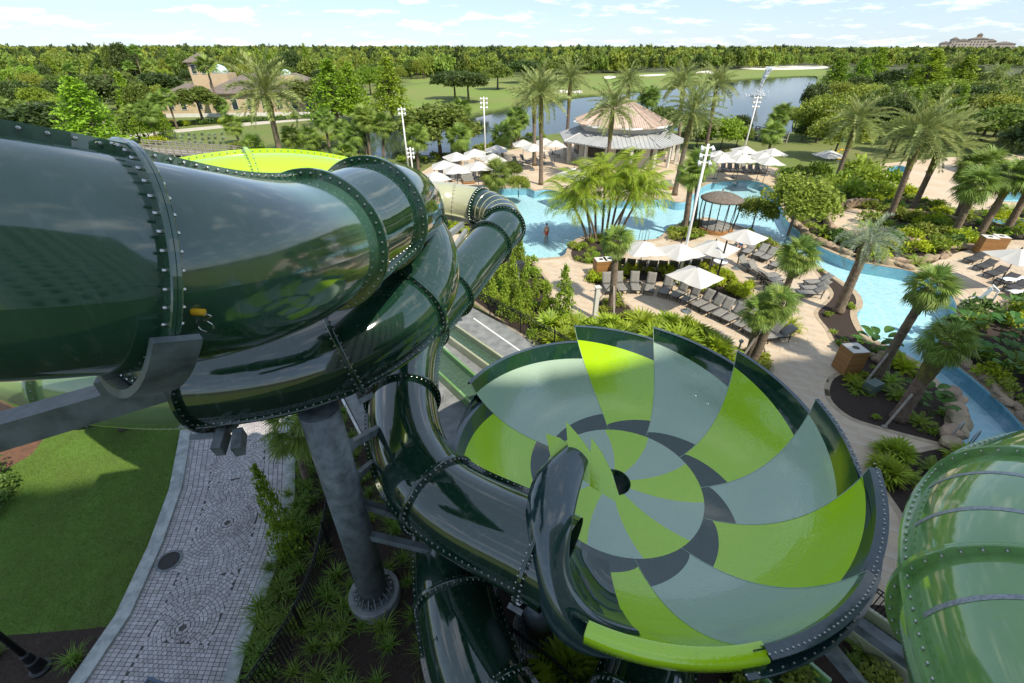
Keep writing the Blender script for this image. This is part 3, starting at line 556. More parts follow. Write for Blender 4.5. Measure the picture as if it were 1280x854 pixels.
# --- slide three: low dark tube looping under the bowl entry
S3 = [(4.6, 7.2, 1.35), (3.6, 5.6, 1.5), (2.7, 3.9, 1.62), (1.1, 2.9, 1.66), (-0.5, 4.1, 1.72), (-1.45, 6.3, 1.8), (-1.9, 8.6, 1.9), (-2.0, 10.4, 2.0)]
ev3, h3 = spline(S3)
slide3 = empty('tube_slide', (0, 0, 0), 0, 'low dark green tube slide curving under the bowl entry beside the round footings', 'water slide')
for i in range(7): tube_part('tube_section', ev3, i, i + 1, TR, 'tube_green', slide3, nseg=22)
for i in range(1, 8): flange(ev3, i, TR, 'tube_green', slide3)
for th in (0.12, PI + 0.12): seam(ev3, 0, 7, TR, th, 'tube_green', slide3, nseg=90)
# --- slide four: leaf green tube at the right
S4 = [(4.9, 0.5, 8.6), (5.5, 1.9, 8.45), (6.3, 3.05, 8.3), (7.8, 4.2, 8.1), (10.4, 5.1, 7.8), (14.0, 5.5, 7.4)]
ev4, h4 = spline(S4)
slide4 = empty('tube_slide', (0, 0, 0), 0, 'leaf green tube slide with grey tape bands beside the river', 'water slide')
for i in range(5): tube_part('tube_section', ev4, i, i + 1, 1.15, 'tube_leaf', slide4, nseg=26)
for s in (0.4, 1.5, 2.8, 4): flange(ev4, s, 1.15, 'tube_leaf', slide4, lip=0.12, nb=40)
seam(ev4, 0, 5, 1.15, PI - 0.12, 'tube_leaf', slide4, nseg=80); seam(ev4, 0, 5, 1.15, 0.0, 'tube_leaf', slide4, nseg=80)
for s in (1.1, 2.0, 2.45): tube_part('tape_band', ev4, s - 0.02, s + 0.02, 1.154, 'tape', slide4, nseg=2, th0=0.12, th1=PI - 0.2)
# ------------------------------------------------------------------ steel supports
def footing(c, r=0.62, h=0.42):
    o = MB(); o.lathe([(r, 0), (r, h - 0.03), (r - 0.03, h), (0, h)], 32, cap=False); return o
def column(base, top, r, label, arms=(), light=False):
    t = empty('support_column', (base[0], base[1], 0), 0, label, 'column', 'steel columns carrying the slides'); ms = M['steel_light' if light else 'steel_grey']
    footing(None, r * 1.75).build('footing', M['concrete'], t, smooth=False)
    b = MB(); dx, dy = top[0] - base[0], top[1] - base[1]; b.tube([(0, 0, 0.44), (dx, dy, top[2])], r, 28); b.build('shaft', ms, t, smooth=False).data.polygons.foreach_set('use_smooth', [True] * 28 + [False] * 2)
    b = MB(); b.lathe([(r * 1.42, 0.425), (r * 1.42, 0.47), (r, 0.47)], 32, cap=False); b.build('base_plate', ms, t)
    bb = MB(); g = MB()
    for k in range(18):
        a = 2 * PI * k / 18; bolt(bb, (1.24 * r * math.cos(a), 1.24 * r * math.sin(a), 0.47), (0, 0, 1), 0.03, 0.10)
        a += PI / 18; g.bar((r * 1.36 * math.cos(a), r * 1.36 * math.sin(a), 0.48), (r * 0.98 * math.cos(a), r * 0.98 * math.sin(a), 0.72), 0.03, 0.05)
    tag(bb.build('bolts', M['steel_bolt'], t), kind='stuff'); g.build('gussets', ms, t)
    for a_, b_, w in arms:
        q = MB(); q.bar(Vector(a_) - Vector((base[0], base[1], 0)), Vector(b_) - Vector((base[0], base[1], 0)), w, w * 1.2); q.build('arm', ms, t)
        bx = MB(); bx.box(Vector(a_) - Vector((base[0], base[1], 0)), (0.3, 0.3, 0.3)); bx.build('bracket', ms, t)
    return t
def saddle(ev, s, rad, parent_label, th0, th1, w=0.34, gap=0.14, thick=0.12, beam=None, m='steel_grey'):
    p, t = ev(s); a, b = frame(t); p = p[:3]; t = np.array(t[:3]); r0 = (rad(s) if callable(rad) else rad) + gap; n = 18; V = []
    for i in range(n + 1):
        th = th0 + (th1 - th0) * i / n; d = math.cos(th) * a + math.sin(th) * b
        for r, z in ((r0, -w / 2), (r0 + thick, -w / 2), (r0 + thick, w / 2), (r0, w / 2)): V.append(p + d * r + t * z)
    Fc = [(4 * i + k, 4 * i + (k + 1) % 4, 4 * i + 4 + (k + 1) % 4, 4 * i + 4 + k) for i in range(n) for k in range(4)] + [(0, 1, 2, 3), (4 * n + 3, 4 * n + 2, 4 * n + 1, 4 * n)]
    e = empty('saddle_bracket', (0, 0, 0), 0, parent_label, 'bracket', 'steel brackets under the tubes')
    MB().add(V, Fc).build('cradle', M[m], e)
    if beam:
        for q in beam: MB().bar(q[0], q[1], q[2], q[3]).build('beam', M[m], e)
    return e
# ------------------------------------------------------------------ the bowl
BC = Vector((3.62, 9.0)); bowl = empty('slide_bowl', (BC.x, BC.y, 0), 0, 'wide open slide bowl with swirling lime, sage and dark green panels', 'slide bowl')
PROF = [(0.5, 2.20), (1.2, 2.27), (2.0, 2.38), (2.8, 2.56), (3.5, 2.82), (4.15, 3.26), (4.65, 3.82), (4.98, 4.38), (5.2, 4.92), (5.30, 5.3), (5.35, 5.7)]
def bz(r):
    return float(np.interp(r, [p[0] for p in PROF], [p[1] for p in PROF]))
pe, _ = spline([(p[0], p[1], 0.0) for p in PROF])
pr_tab = np.array([pe(i * 10 / 200)[0][:2] for i in range(201)])      # smooth profile table (r, z)
arc = np.concatenate([[0], np.cumsum(np.linalg.norm(np.diff(pr_tab, axis=0), axis=1))])
def prof_r(r):
    i = np.interp(r, pr_tab[:, 0], np.arange(201)); return float(np.interp(i, np.arange(201), arc))
def prof_z(z):
    i = np.interp(z, pr_tab[:, 1], np.arange(201)); return float(np.interp(i, np.arange(201), arc))
def pp(s): return float(np.interp(s, arc, pr_tab[:, 0])), float(np.interp(s, arc, pr_tab[:, 1]))
def twist(s):
    f = 1 - min(max((s - prof_r(2.35)) / (arc[-1] - prof_r(2.35)), 0), 1); return -R(16) * f ** 1.3
def coff(r):   # the drain sits off centre, towards the far left
    f = max(0.0, 1 - r / 5.3); return -0.36 * f, 0.95 * f
def bpt(ang, s, off=0.0, tw=True):
    r, z = pp(s); a = ang + (twist(s) if tw else 0); ox, oy = coff(r); return (math.cos(a) * (r + off) + ox, math.sin(a) * (r + off) + oy, z - off * 0.4)
def patch(name, a0, a1, f0, f1, m, ns=10, na=12, off=0.0, tw=True):
    """sheet between angles a0..a1 and profile lengths f0(w)..f1(w), w in 0..1 across"""
    G = []
    for i in range(ns + 1):
        row = []
        for j in range(na + 1):
            w = j / na; s0, s1 = f0(w), f1(w); s = s0 + (s1 - s0) * i / ns; row.append(bpt(a0 + (a1 - a0) * w, s, off, tw))
        G.append(row)
    return MB().grid(G).build(name, M[m], bowl, smooth=True)
SB = [-113, -78, -45, -14, 13, 43, 74, 105, 158, 198]
SC = ['lime', 'sage_panel', 'lime', 'sage_panel', 'lime', 'sage_panel', 'lime', 'sage_panel', 'lime']
ZT = [(4.70, 4.75), (4.90, 5.05), (4.85, 5.35), (4.95, 5.40), (4.95, 5.42), (4.95, 5.42), (4.98, 5.45), (4.85, 5.3), (4.45, 4.95)]   # rim height at the low and the high end
BANDH = [0.0, 0.22, 0.32, 0.52, 0.58, 0.58, 0.58, 0.5, 0.45]
s_in = prof_r(2.45)
for k, m in enumerate(SC):
    a0, a1 = R(SB[k]), R(SB[k + 1]); zl, zh = ZT[k]; bh = BANDH[k]
    top = lambda w, zl=zl, zh=zh: prof_z(zl + (zh - zl) * w)
    band = lambda w, zl=zl, zh=zh, bh=bh: prof_z(max(zl + (zh - zl) * w - bh * (0.9 + 0.35 * (1 - w)), 3.6)) if bh else prof_z(zl + (zh - zl) * w)
    ring = lambda w: s_in + 0.22 + 0.55 * (1 - w) ** 0.8
    na = max(10, int((SB[k + 1] - SB[k]) / 2.5))
    patch('wall_panel', a0, a1, ring, band, m, 16, na)
    if bh: patch('rim_band', a0, a1, band, top, 'dark_panel', 5, na)
    patch('ring_panel', a0, a1, lambda w: s_in, ring, 'dark_panel', 3, na)
    # rim lip, a shallow bolted flange standing outward
    V = []; bb = MB(); lm = 'lime' if k == 0 else 'rim_blue'
    for j in range(na + 1):
        w = j / na; a = a0 + (a1 - a0) * w; s = top(w); r, z = pp(s); a += twist(s); lw = 0.10 if k in (3, 4, 5, 6, 7) else 0.22
        if k == 8: lw = 0.16
        for rr, zz in ((r - 0.03, z + 0.012), (r + lw, z + 0.012), (r + lw, z - 0.05), (r + lw * 0.4, z - 0.05)): V.append((rr * math.cos(a), rr * math.sin(a), zz))
        if k in (1, 2, 3):
            for q in (0.0, 0.5):
                a_ = a + q * (a1 - a0) / na; bolt(bb, ((r + lw * 0.6) * math.cos(a_), (r + lw * 0.6) * math.sin(a_), z + 0.012), (0, 0, 1), 0.02, 0.025)
    lip = MB().add(V, [(4 * j + q, 4 * j + q + 1, 4 * j + 5 + q, 4 * j + 4 + q) for j in range(na) for q in range(3)]).build('rim_lip', M[lm], bowl)
    if bb.v: tag(bb.build('bolts', M['steel_bolt'], lip), kind='stuff')
    for aa, w in ((a0, 0.0), (a1, 1.0)):  # pale joint line between panels
        b = MB(); b.tube([Vector(bpt(aa, s_in + (top(w) - s_in) * i / 14, -0.004)) for i in range(15)], 0.010, 6); b.build('panel_joint', M['sage_panel'], bowl)
# low dark wall between the last panel and the entry
patch('wall_panel', R(198), R(226), lambda w: s_in + 0.1, lambda w: prof_z(4.5 - 0.5 * w), 'dark_panel', 12, 12)
patch('ring_panel', R(198), R(247), lambda w: s_in, lambda w: s_in + 0.6, 'dark_panel', 3, 14)
patch('wall_panel', R(226), R(247), lambda w: s_in + 0.55, lambda w: prof_z(3.95 + 0.75 * w), 'dark_panel', 10, 12)
V = []
for j in range(25):   # rolled lip, thick and dark, running into the entry hood
    w = j / 24; a = R(194 + 36 * w); s = prof_z(4.62 - 0.55 * w); r, z = pp(s); a += twist(s); rr0 = 0.16
    for q in range(9):
        t = PI * (q / 8) * 1.15 - 0.2; V.append(((r + rr0 - rr0 * math.cos(t)) * math.cos(a), (r + rr0 - rr0 * math.cos(t)) * math.sin(a), z + math.sin(t) * 0.16))
MB().add(V, [(9 * j + q, 9 * j + q + 1, 9 * j + 10 + q, 9 * j + 9 + q) for j in range(24) for q in range(8)]).build('rolled_lip', M['rim_blue'], bowl, smooth=True)
# centre: twelve swirling wedges round the drain
s_c = prof_r(0.52)
for k in range(10):
    G = []; st = 9
    for i in range(st + 1):
        s = s_c + (s_in - s_c) * i / st; f = 1 - i / st; tw = twist(s_in) - R(14) * f
        G.append([(lambda r, z, a: (r * math.cos(a) + coff(r)[0], r * math.sin(a) + coff(r)[1], z))(*pp(s), R(36 * k + 36 * j / 8) + tw) for j in range(9)])
    MB().grid(G).build('centre_wedge', M['sage_panel' if k % 2 else 'lime'], bowl, smooth=True)
b = MB(); b.lathe([(0.53, 2.205), (0.5, 2.18), (0.49, 1.3), (0.0, 1.3)], 32, cap=False); b.build('drain', M['dark_panel'], bowl, smooth=True, loc=(coff(0.52)[0], coff(0.52)[1], 0))
# outer shell under the panels, with stiffening ribs
G = []
for i in range(15):
    s = arc[-1] * i / 14 * 0.97; G.append([bpt(R(-112 + 312 * j / 80), s, 0.09, False) if s < prof_z(4.75) else bpt(R(-112 + 312 * j / 80), prof_z(4.75), 0.09, False) for j in range(81)])
MB().grid(G).build('outer_shell', M['tube_green'], bowl, smooth=True)
# bolted flange ring half way down the outside, seen along the near side
V = []; bb = MB()
for j in range(61):
    a = R(-84 + 76 * j / 60); r = 5.36; z = 4.55 + 0.12 * (j / 60)
    for rr, zz in ((r - 0.06, z), (r + 0.17, z), (r + 0.17, z - 0.05), (r - 0.06, z - 0.05)): V.append((rr * math.cos(a), rr * math.sin(a), zz))
    if j % 2 == 0: bolt(bb, ((r + 0.09) * math.cos(a), (r + 0.09) * math.sin(a), z), (0, 0, 1), 0.02, 0.03)
o = MB().add(V, [(4 * j + q, 4 * j + (q + 1) % 4, 4 * j + 4 + (q + 1) % 4, 4 * j + 4 + q) for j in range(60) for q in range(4)]).build('outer_flange', M['rim_blue'], bowl); tag(bb.build('bolts', M['steel_bolt'], o), kind='stuff')
G = []
for j in range(41):
    a = R(-82 + 74 * j / 40); w = j / 40
    G.append([((5.2 + q * 0.04) * math.cos(a), (5.2 + q * 0.04) * math.sin(a), 4.88 + 0.3 * max(0, w - 0.4) - 0.1 * q) for q in range(4)])
MB().grid(G).build('outer_band', M['rim_blue'], bowl, smooth=True)
# lime lip folded over on the near side
G = []
for j in range(25):
    a = R(-115 + 36 * j / 24); z = 4.76 + 0.05 * j / 24
    G.append([((5.12 + d) * math.cos(a) , (5.12 + d) * math.sin(a), z + h) for d, h in ((-0.06, 0.0), (0.0, 0.03), (0.16, 0.03), (0.24, -0.02), (0.26, -0.14), (0.20, -0.42), (0.05, -0.62))])
MB().grid(G).build('folded_lip', M['lime'], bowl, smooth=True)
# entry hood: n towards the bowl centre, u up, h along the ride
HO = Vector((0.6, 6.0, 4.5)); HH = Vector((0.84, -0.543, 0)); HN = Vector((0.543, 0.84, 0))
def hp(n, u, h): return HO + HN * n + Vector((0, 0, u)) + HH * h - Vector((BC.x, BC.y, 0))
HF = [(736, 570, 10.75), (723, 612, 9.95), (713, 660, 9.35), (710, 700, 9.2), (722, 742, 9.15), (752, 777, 9.2), (800, 793, 9.35)]
HR = [(701, 563, 11.0), (666, 600, 10.2), (658, 650, 9.6), (663, 700, 9.3), (674, 756, 9.2), (704, 804, 9.25), (778, 820, 9.45)]
front, _ = spline([tuple(atd(*q)) for q in HF]); rear, _ = spline([tuple(atd(*q)) for q in HR]); HC = np.array([1.15, 6.1, 4.3])
def hb_(p): return Vector((p[0] - BC.x, p[1] - BC.y, p[2]))
G = []
for i in range(49):
    s = 6 * i / 48; f, r = front(s)[0], rear(s)[0]; row = []; mid = 0.5 * (f + r); d = mid - HC; d = d / np.linalg.norm(d)
    for j in range(13):
        w = j / 12; row.append(hb_(r + (f - r) * w + d * 0.26 * math.sin(PI * w) ** 0.8))
    for e_, k_ in ((0.05, 0.02), (0.13, 0.0), (0.24, -0.06)): row.append(hb_(f - d * e_ + (f - r) / np.linalg.norm(f - r) * k_))      # rolled inner edge
    G.append(row)
MB().grid(G).build('entry_hood', M['rim_blue'], bowl, smooth=True)
for w in (0.33,):   # moulded joint across the hood
    pass
# inside of the entry, curving down from the hood into the bowl
G = []
for i in range(25):
    s = 6 * i / 24; f = front(s)[0]; w = i / 24; row = []
    a = R(206 + 44 * w); ox, oy = coff(2.9)
    for j in range(13):
        q = j / 12; tgt = Vector((2.9 * math.cos(a) + ox, 2.9 * math.sin(a) + oy, 2.95)); end = tgt if i > 7 else Vector(hp(1.9, 1.0, 0.3)).lerp(tgt, i / 7)
        st = hb_(f - (f - HC) * 0.03); p = st.lerp(end, q); p.z -= 0.35 * math.sin(PI * q) * (0.3 + w); row.append(p)
    G.append(row)
MB().grid(G).build('entry_throat', M['dark_panel'], bowl, smooth=True)
# lime fin of pointed petals on the inner edge of the entry
def fin(pts_base, pts_top, name='fin_petal', th=0.10):
    n = len(pts_base); G1 = [[Vector(b), Vector(b).lerp(Vector(t), 0.5), Vector(t)] for b, t in zip(pts_base, pts_top)]
    o = MB().grid(G1).build(name, M['lime'], bowl, smooth=False); md = o.modifiers.new('solid', 'SOLIDIFY'); md.thickness = th; return o
def bl(x, y, t): q = atd(x, y, t); return q - Vector((BC.x, BC.y, 0))
fin([bl(690, 578, 11.0), bl(702, 584, 10.95), bl(714, 590, 10.9), bl(727, 596, 10.8)], [bl(683, 542, 11.2), bl(699, 547, 11.1), bl(716, 558, 11.0), bl(730, 578, 10.9)])
fin([bl(713, 592, 10.8), bl(726, 598, 10.75), bl(738, 604, 10.7), bl(750, 610, 10.6)], [bl(708, 527, 10.95), bl(723, 544, 10.85), bl(738, 564, 10.75), bl(752, 590, 10.65)])
fin([bl(738, 606, 10.7), bl(750, 614, 10.6), bl(762, 621, 10.55), bl(771, 626, 10.5)], [bl(740, 548, 10.75), bl(753, 566, 10.65), bl(765, 590, 10.55), bl(774, 620, 10.5)])
# ------------------------------------------------------------------ columns and brackets
column((-4.1, 7.3), (-4.15, 7.4, 7.45), 0.42, 'thick grey steel column on a round concrete footing beside the curved black fence',
       arms=[((-3.95, 7.45, 4.35), (-1.75, 7.6, 2.9), 0.17), ((-3.9, 7.3, 3.2), (-1.8, 7.2, 2.5), 0.17), ((-3.9, 7.6, 6.1), (-3.2, 9.9, 5.0), 0.16), ((-3.9, 7.5, 5.1), (-3.2, 9.6, 4.4), 0.14)])
column((0.75, 6.3), (0.62, 6.0, 3.45), 0.42, 'grey steel column under the flared bowl entry')
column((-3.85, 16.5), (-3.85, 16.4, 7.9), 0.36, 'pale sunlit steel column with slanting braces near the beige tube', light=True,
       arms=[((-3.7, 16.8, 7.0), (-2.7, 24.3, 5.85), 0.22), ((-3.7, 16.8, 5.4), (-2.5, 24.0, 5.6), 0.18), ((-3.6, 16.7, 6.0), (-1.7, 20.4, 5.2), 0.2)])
column((5.4, 9.6), (5.4, 9.5, 1.95), 0.35, 'grey steel column under the middle of the bowl')
e = saddle(ev1, 2, rad1, 'grey curved steel cradle on a long box beam under the upper tube', -1.75, -0.28, w=0.36, gap=0.15, thick=0.08)
p2 = ev1(2)[0]; a_, b_ = frame(ev1(2)[1]); foot = Vector(p2 + (-b_ * 1.2 + a_ * 0.05))
MB().bar(atd(205, 480, 5.0), atd(-120, 575, 4.35), 0.26, 0.30).build('beam', M['steel_grey'], e)
MB().box(atd(168, 472, 4.85), (0.5, 0.4, 0.28), 0.4).build('seat_block', M['steel_grey'], e)
e = saddle(ev2, 7, TR, 'grey steel bracket with twin tabs under the pale green tube joint', -2.4, -1.1, w=0.5)
for q in (-0.25, 0.25): MB().bar(atd(290 + 40 * q, 540, 9.3), atd(285 + 50 * q, 565, 9.0), 0.18, 0.3).build('beam', M['steel_grey'], e)
saddle(ev2, 6, TR, 'grey steel cradle on top of the thick column', -2.3, -0.9)
saddle(ev1, 15, rad1, 'grey steel cradle under the bowl entry joint', -2.3, -0.6)
# struts under the near side of the bowl
for a, b_, w, lb in ((atd(1005, 772, 9.6), atd(1085, 868, 10.6), 0.26, 'grey steel strut slanting down from the near bowl rim'), (atd(1040, 757, 10.4), atd(1180, 858, 9.2), 0.26, 'long dark steel beam running beside the beige channel')):
    e = empty('steel_strut', (a.x, a.y, 0), 0, lb, 'strut'); MB().bar(a - Vector((a.x, a.y, 0)), b_ - Vector((a.x, a.y, 0)), w, w).build('beam', M['steel_grey'], e)
    MB().box(a - Vector((a.x, a.y, 0)), (0.34, 0.34, 0.06)).build('end_plate', M['steel_grey'], e)
# small yellow sensor with its cable on the upper tube
q = atd(247, 391, 4.0); e = empty('sensor', tuple(q), 0, 'small yellow sensor with a coiled grey cable on the tube flange', 'sensor')
b = MB(); b.tube([(-0.05, 0, 0.01), (0.05, 0.02, -0.01)], 0.032, 12); b.build('housing', M['yellow'], e)
b = MB(); b.tube([(0.05 + 0.06 * math.sin(t * 0.7), 0.0, -0.01 - 0.012 * t) for t in range(6)] + [(0.02 - 0.07 * math.cos(t * 0.7), 0, -0.14 - 0.06 * math.sin(t * 0.7)) for t in range(10)], 0.006, 6); b.build('cable', M['steel_bolt'], e)
# ------------------------------------------------------------------ run-out channels on the service pavement
def channel(name, a, b_, w, h, floor_m, wall_m, label, water=True):
    a, b_ = Vector(a), Vector(b_); t = (b_ - a).normalized(); n = Vector((t.y, -t.x)); e = empty(name, (a.x, a.y, 0), 0, label, 'channel'); L = (b_ - a).length; rz = math.atan2(t.y, t.x)
    def strip(o0, o1, z0, z1): 
        m = MB(); c = t * (L / 2) + n * (o0 + o1) / 2; m.box((c.x, c.y, (z0 + z1) / 2), (L, o1 - o0, z1 - z0), rz); return m
    bevel(strip(-w / 2 - 0.13, -w / 2, 0.004, h).build('side_wall', M[wall_m], e), 0.03); bevel(strip(w / 2, w / 2 + 0.13, 0.004, h).build('side_wall', M[wall_m], e), 0.03)
    strip(-w / 2 + 0.002, w / 2 - 0.002, 0.004, 0.06).build('floor', M[floor_m], e)
    if water: strip(-w / 2 + 0.004, w / 2 - 0.004, 0.10, 0.14).build('water', M['channel_water'], e)
    return e
D2 = Vector((0.64, -0.77))
channel('runout_channel', (-5.0, 20.9), (7.6, 4.6), 1.15, 0.5, 'tube_leaf', 'tube_leaf', 'leaf green water channel running out beneath the bowl')
channel('runout_channel', (-4.6, 23.4), (11.6, 4.4), 0.85, 0.5, 'tube_beige', 'tube_beige', 'beige water channel running beside the painted white lines')
# painted lines on the pavement
for a, b_, lb in ((at(592, 398), at(652, 440), 0), (at(548, 427), at(612, 492), 0), (at(418, 480), at(480, 600), 0)):
    m = MB(); t = (b_ - a).normalized(); m.bar((a.x, a.y, 0.006), (b_.x, b_.y, 0.006), 0.11, 0.004); o = m.build('painted_line', M['white_paint'], STRUCT['service_pavement'])
# ------------------------------------------------------------------ plants: shared meshes
def leaf_quads(P, size, up=0.35, asp=0.55, jit=0.35, seed=0):
    g = np.random.default_rng(seed); n = len(P); nrm = g.normal(size=(n, 3)); nrm[:, 2] += up * 2; nrm /= np.linalg.norm(nrm, axis=1)[:, None]
    t = np.cross(nrm, g.normal(size=(n, 3))); t /= np.linalg.norm(t, axis=1)[:, None]; b = np.cross(nrm, t); s = (size * (1 + jit * g.normal(size=n)).clip(0.4, 2))[:, None]
    V = np.stack([P - t * s, P - b * s * asp, P + t * s, P + b * s * asp], 1).reshape(-1, 3); return V, np.arange(4 * n).reshape(n, 4)
def blob_points(cent, rad, per, g, shell=0.55):
    out = []
    for c, r in zip(cent, rad):
        d = g.normal(size=(per, 3)); d /= np.linalg.norm(d, axis=1)[:, None]; d[:, 2] = np.where(d[:, 2] < -0.3, -d[:, 2] * 0.5, d[:, 2])
        out.append(c + d * r * (shell + (1 - shell) * g.random((per, 1)) ** 0.6))
    return np.concatenate(out)
def crown_broad(seed, nb=34, per=95, flat=0.62, leaf=0.07, m='leaf_oak'):
    g = np.random.default_rng(seed); d = g.normal(size=(nb, 3)); d /= np.linalg.norm(d, axis=1)[:, None]; d[:, 2] = np.abs(d[:, 2]) * 1.1 - 0.28
    c = d * (0.45 + 0.33 * g.random((nb, 1))) * np.array([1, 1, flat * 1.25]); rad = 0.20 + 0.17 * g.random(nb)
    P = blob_points(c, rad, per, g); V, Fc = leaf_quads(P, leaf, 0.5, 0.6, seed=seed); return mkmesh('crown', V, Fc, M[m])
def crown_cone(seed, per=26, tiers=17, leaf=0.055, m='leaf_cypress', full=1.0):
    g = np.random.default_rng(seed); pts = []
    for k in range(tiers):
        z = k / (tiers - 1); r = (1 - z) ** 0.75 * full + 0.05; nb = int(5 + 9 * (1 - z))
        for j in range(nb):
            a = g.random() * 2 * PI; rr = r * (0.75 + 0.35 * g.random())
            f = np.linspace(0.25, 1, per) ** 0.8; p = np.stack([math.cos(a) * rr * f, math.sin(a) * rr * f, z * 2.0 + 0.10 * np.sin(f * 2.5) - 0.12 * f * f + 0 * f], 1)
            pts.append(p + g.normal(size=p.shape) * np.array([0.075, 0.075, 0.05]))
    P = np.concatenate(pts); V, Fc = leaf_quads(P, leaf, 0.6, 0.5, seed=seed); return mkmesh('crown', V, Fc, M[m])
def shrub_mesh(seed, n=420, leaf=0.10, m='leaf_bush', flat=0.75, nb=11):
    g = np.random.default_rng(seed); d = g.normal(size=(nb, 3)); d /= np.linalg.norm(d, axis=1)[:, None]; d[:, 2] = np.abs(d[:, 2])
    c = d * 0.52 * np.array([1, 1, flat]) + np.array([0, 0, 0.15]); P = blob_points(c, 0.30 + 0.2 * g.random(nb), n // nb, g, 0.5); P[:, 2] = np.maximum(P[:, 2], 0.03)
    V, Fc = leaf_quads(P, leaf, 0.5, 0.5, seed=seed); return mkmesh('shrub', V, Fc, M[m])
def blades(seed, n=70, h=0.6, spread=0.55, w=0.018, m='leaf_grassy', seg=4, droop=1.0):
    g = np.random.default_rng(seed); V = []; Fc = []
    for i in range(n):
        a = g.random() * 2 * PI; l = h * (0.7 + 0.5 * g.random()); lean = spread * (0.15 + 0.85 * g.random()); o = np.array([g.normal() * 0.05, g.normal() * 0.05, 0]); b = len(V); s = np.array([-math.sin(a), math.cos(a), 0])
        for k in range(seg + 1):
            t = k / seg; p = o + np.array([math.cos(a) * lean * t ** 1.4, math.sin(a) * lean * t ** 1.4, l * (t - droop * 0.42 * t ** 2.4)]); ww = w * (1 - t * 0.92)
            V += [p - s * ww, p + s * ww]
        Fc += [(b + 2 * k, b + 2 * k + 1, b + 2 * k + 3, b + 2 * k + 2) for k in range(seg)]
    return mkmesh('tuft', np.array(V), np.array(Fc), M[m])
def feather(L, droop, nl, ll, lw, m, vee=0.5, hang=0.0, sweep=0.75, seed=0, stalk=0.12, rw=0.025):
    """one pinnate frond along +x"""
    g = np.random.default_rng(seed); V = []; Fc = []; mi = []; seg = 10; P = []; T = []; p = np.zeros(3)
    for k in range(41):
        t = k / 40; an = -droop * t ** 1.5; d = np.array([math.cos(an), 0, math.sin(an)]); P.append(p.copy()); T.append(d); p = p + d * L / 40
    P = np.array(P); T = np.array(T)
    for k in range(seg):
        i, j = k * 4, (k + 1) * 4; w0, w1 = rw * (1.05 - k / seg), rw * (1.05 - (k + 1) / seg); b = len(V)
        V += [P[i] + (0, w0, 0), P[i] - (0, w0, 0), P[j] - (0, w1, 0), P[j] + (0, w1, 0)]; Fc.append((b, b + 1, b + 2, b + 3))
    for k in range(nl):
        t = stalk + (1 - stalk) * (k + 0.5) / nl; i = min(int(t * 40), 39); o = P[i]; d = T[i]; nz = np.array([-d[2], 0, d[0]]); prof = min(1, (t - stalk + 0.08) * 4) * (1 - 0.55 * t ** 2)
        for sgn in (-1, 1):
            l = ll * prof * (0.85 + 0.3 * g.random()); dr = d * sweep + np.array([0, sgn, 0]) * (1 - sweep * 0.35) + nz * vee * (0.6 + 0.8 * g.random()); dr /= np.linalg.norm(dr); tip = o + dr * l + np.array([0, 0, -hang * l]); mid = o + dr * l * 0.5 + np.array([0, 0, -hang * l * 0.15]); wv = d * lw; b = len(V)
            V += [o - wv * 0.5, mid - wv, tip, mid + wv]; Fc.append((b, b + 1, b + 2, b + 3))
    return np.array(V), np.array(Fc)
def fan(Lp, Rf, nseg, droop, m, seed=0):
    """one palmate frond along +x: stalk and pleated fan"""
    g = np.random.default_rng(seed); V = [(0, 0.022, 0), (0, -0.022, 0), (Lp, -0.014, 0), (Lp, 0.014, 0)]; Fc = [(0, 1, 2, 3)]; o = np.array([Lp, 0, 0.0])
    for k in range(nseg):
        a = -2.15 + 4.3 * (k + 0.5) / nseg; l = Rf * (1 - 0.18 * abs(a) / 2.15) * (0.9 + 0.2 * g.random()); d = np.array([math.cos(a), math.sin(a), 0.0]); s = np.array([-math.sin(a), math.cos(a), 0]); zz = 0.10 * Rf * (1 if k % 2 else -1)
        m1 = o + d * l * 0.5 + np.array([0, 0, zz * 0.4 - droop * 0.10 * l + 0.10 * abs(math.sin(a)) * l]); tip = o + d * l + np.array([0, 0, -droop * 0.55 * l]); w = l * 1.45 / nseg; b = len(V)
        V += [tuple(o), tuple(m1 - s * w), tuple(tip), tuple(m1 + s * w)]; Fc.append((b, b + 1, b + 2, b + 3))
    return np.array(V, float), np.array(Fc)
def xf(V, az, tilt, roll=0.0, s=1.0, o=(0, 0, 0)):
    Mx = np.array(Matrix.Rotation(az, 3, 'Z') @ Matrix.Rotation(-tilt, 3, 'Y') @ Matrix.Rotation(roll, 3, 'X')); return V @ Mx.T * s + np.array(o)
def frond_angles(n, g, top=1.35, low=-0.75, p=0.85):
    out = []
    for i in range(n):
        f = (i + 0.5) / n; out.append((i * 2.39996 + g.normal() * 0.15, top + (low - top) * f ** p + g.normal() * 0.07, g.normal() * 0.35))
    return out
def palm_crown(kind, seed, n):
    g = np.random.default_rng(seed); Vs, Fs, b = [], [], 0
    for k, (az, ti, ro) in enumerate(frond_angles(n, g, *PK[kind]['ang'])):
        V, Fc = FROND_GEO[kind][k % len(FROND_GEO[kind])]; V = xf(V, az, ti, ro, 0.9 + 0.2 * g.random()); Vs.append(V); Fs.append(Fc + b); b += len(V)
    return mkmesh('crown', np.concatenate(Vs), np.concatenate(Fs), M[PK[kind]['m']])
PK = dict(date=dict(m='leaf_date', ang=(1.38, -0.55, 0.9)), sabal=dict(m='leaf_sabal', ang=(1.4, -0.95, 0.8)), areca=dict(m='leaf_areca', ang=(1.35, 0.0, 0.9)), wash=dict(m='leaf_sabal', ang=(1.3, -0.4, 0.9)), pindo=dict(m='leaf_silver', ang=(1.4, -0.2, 0.9)))
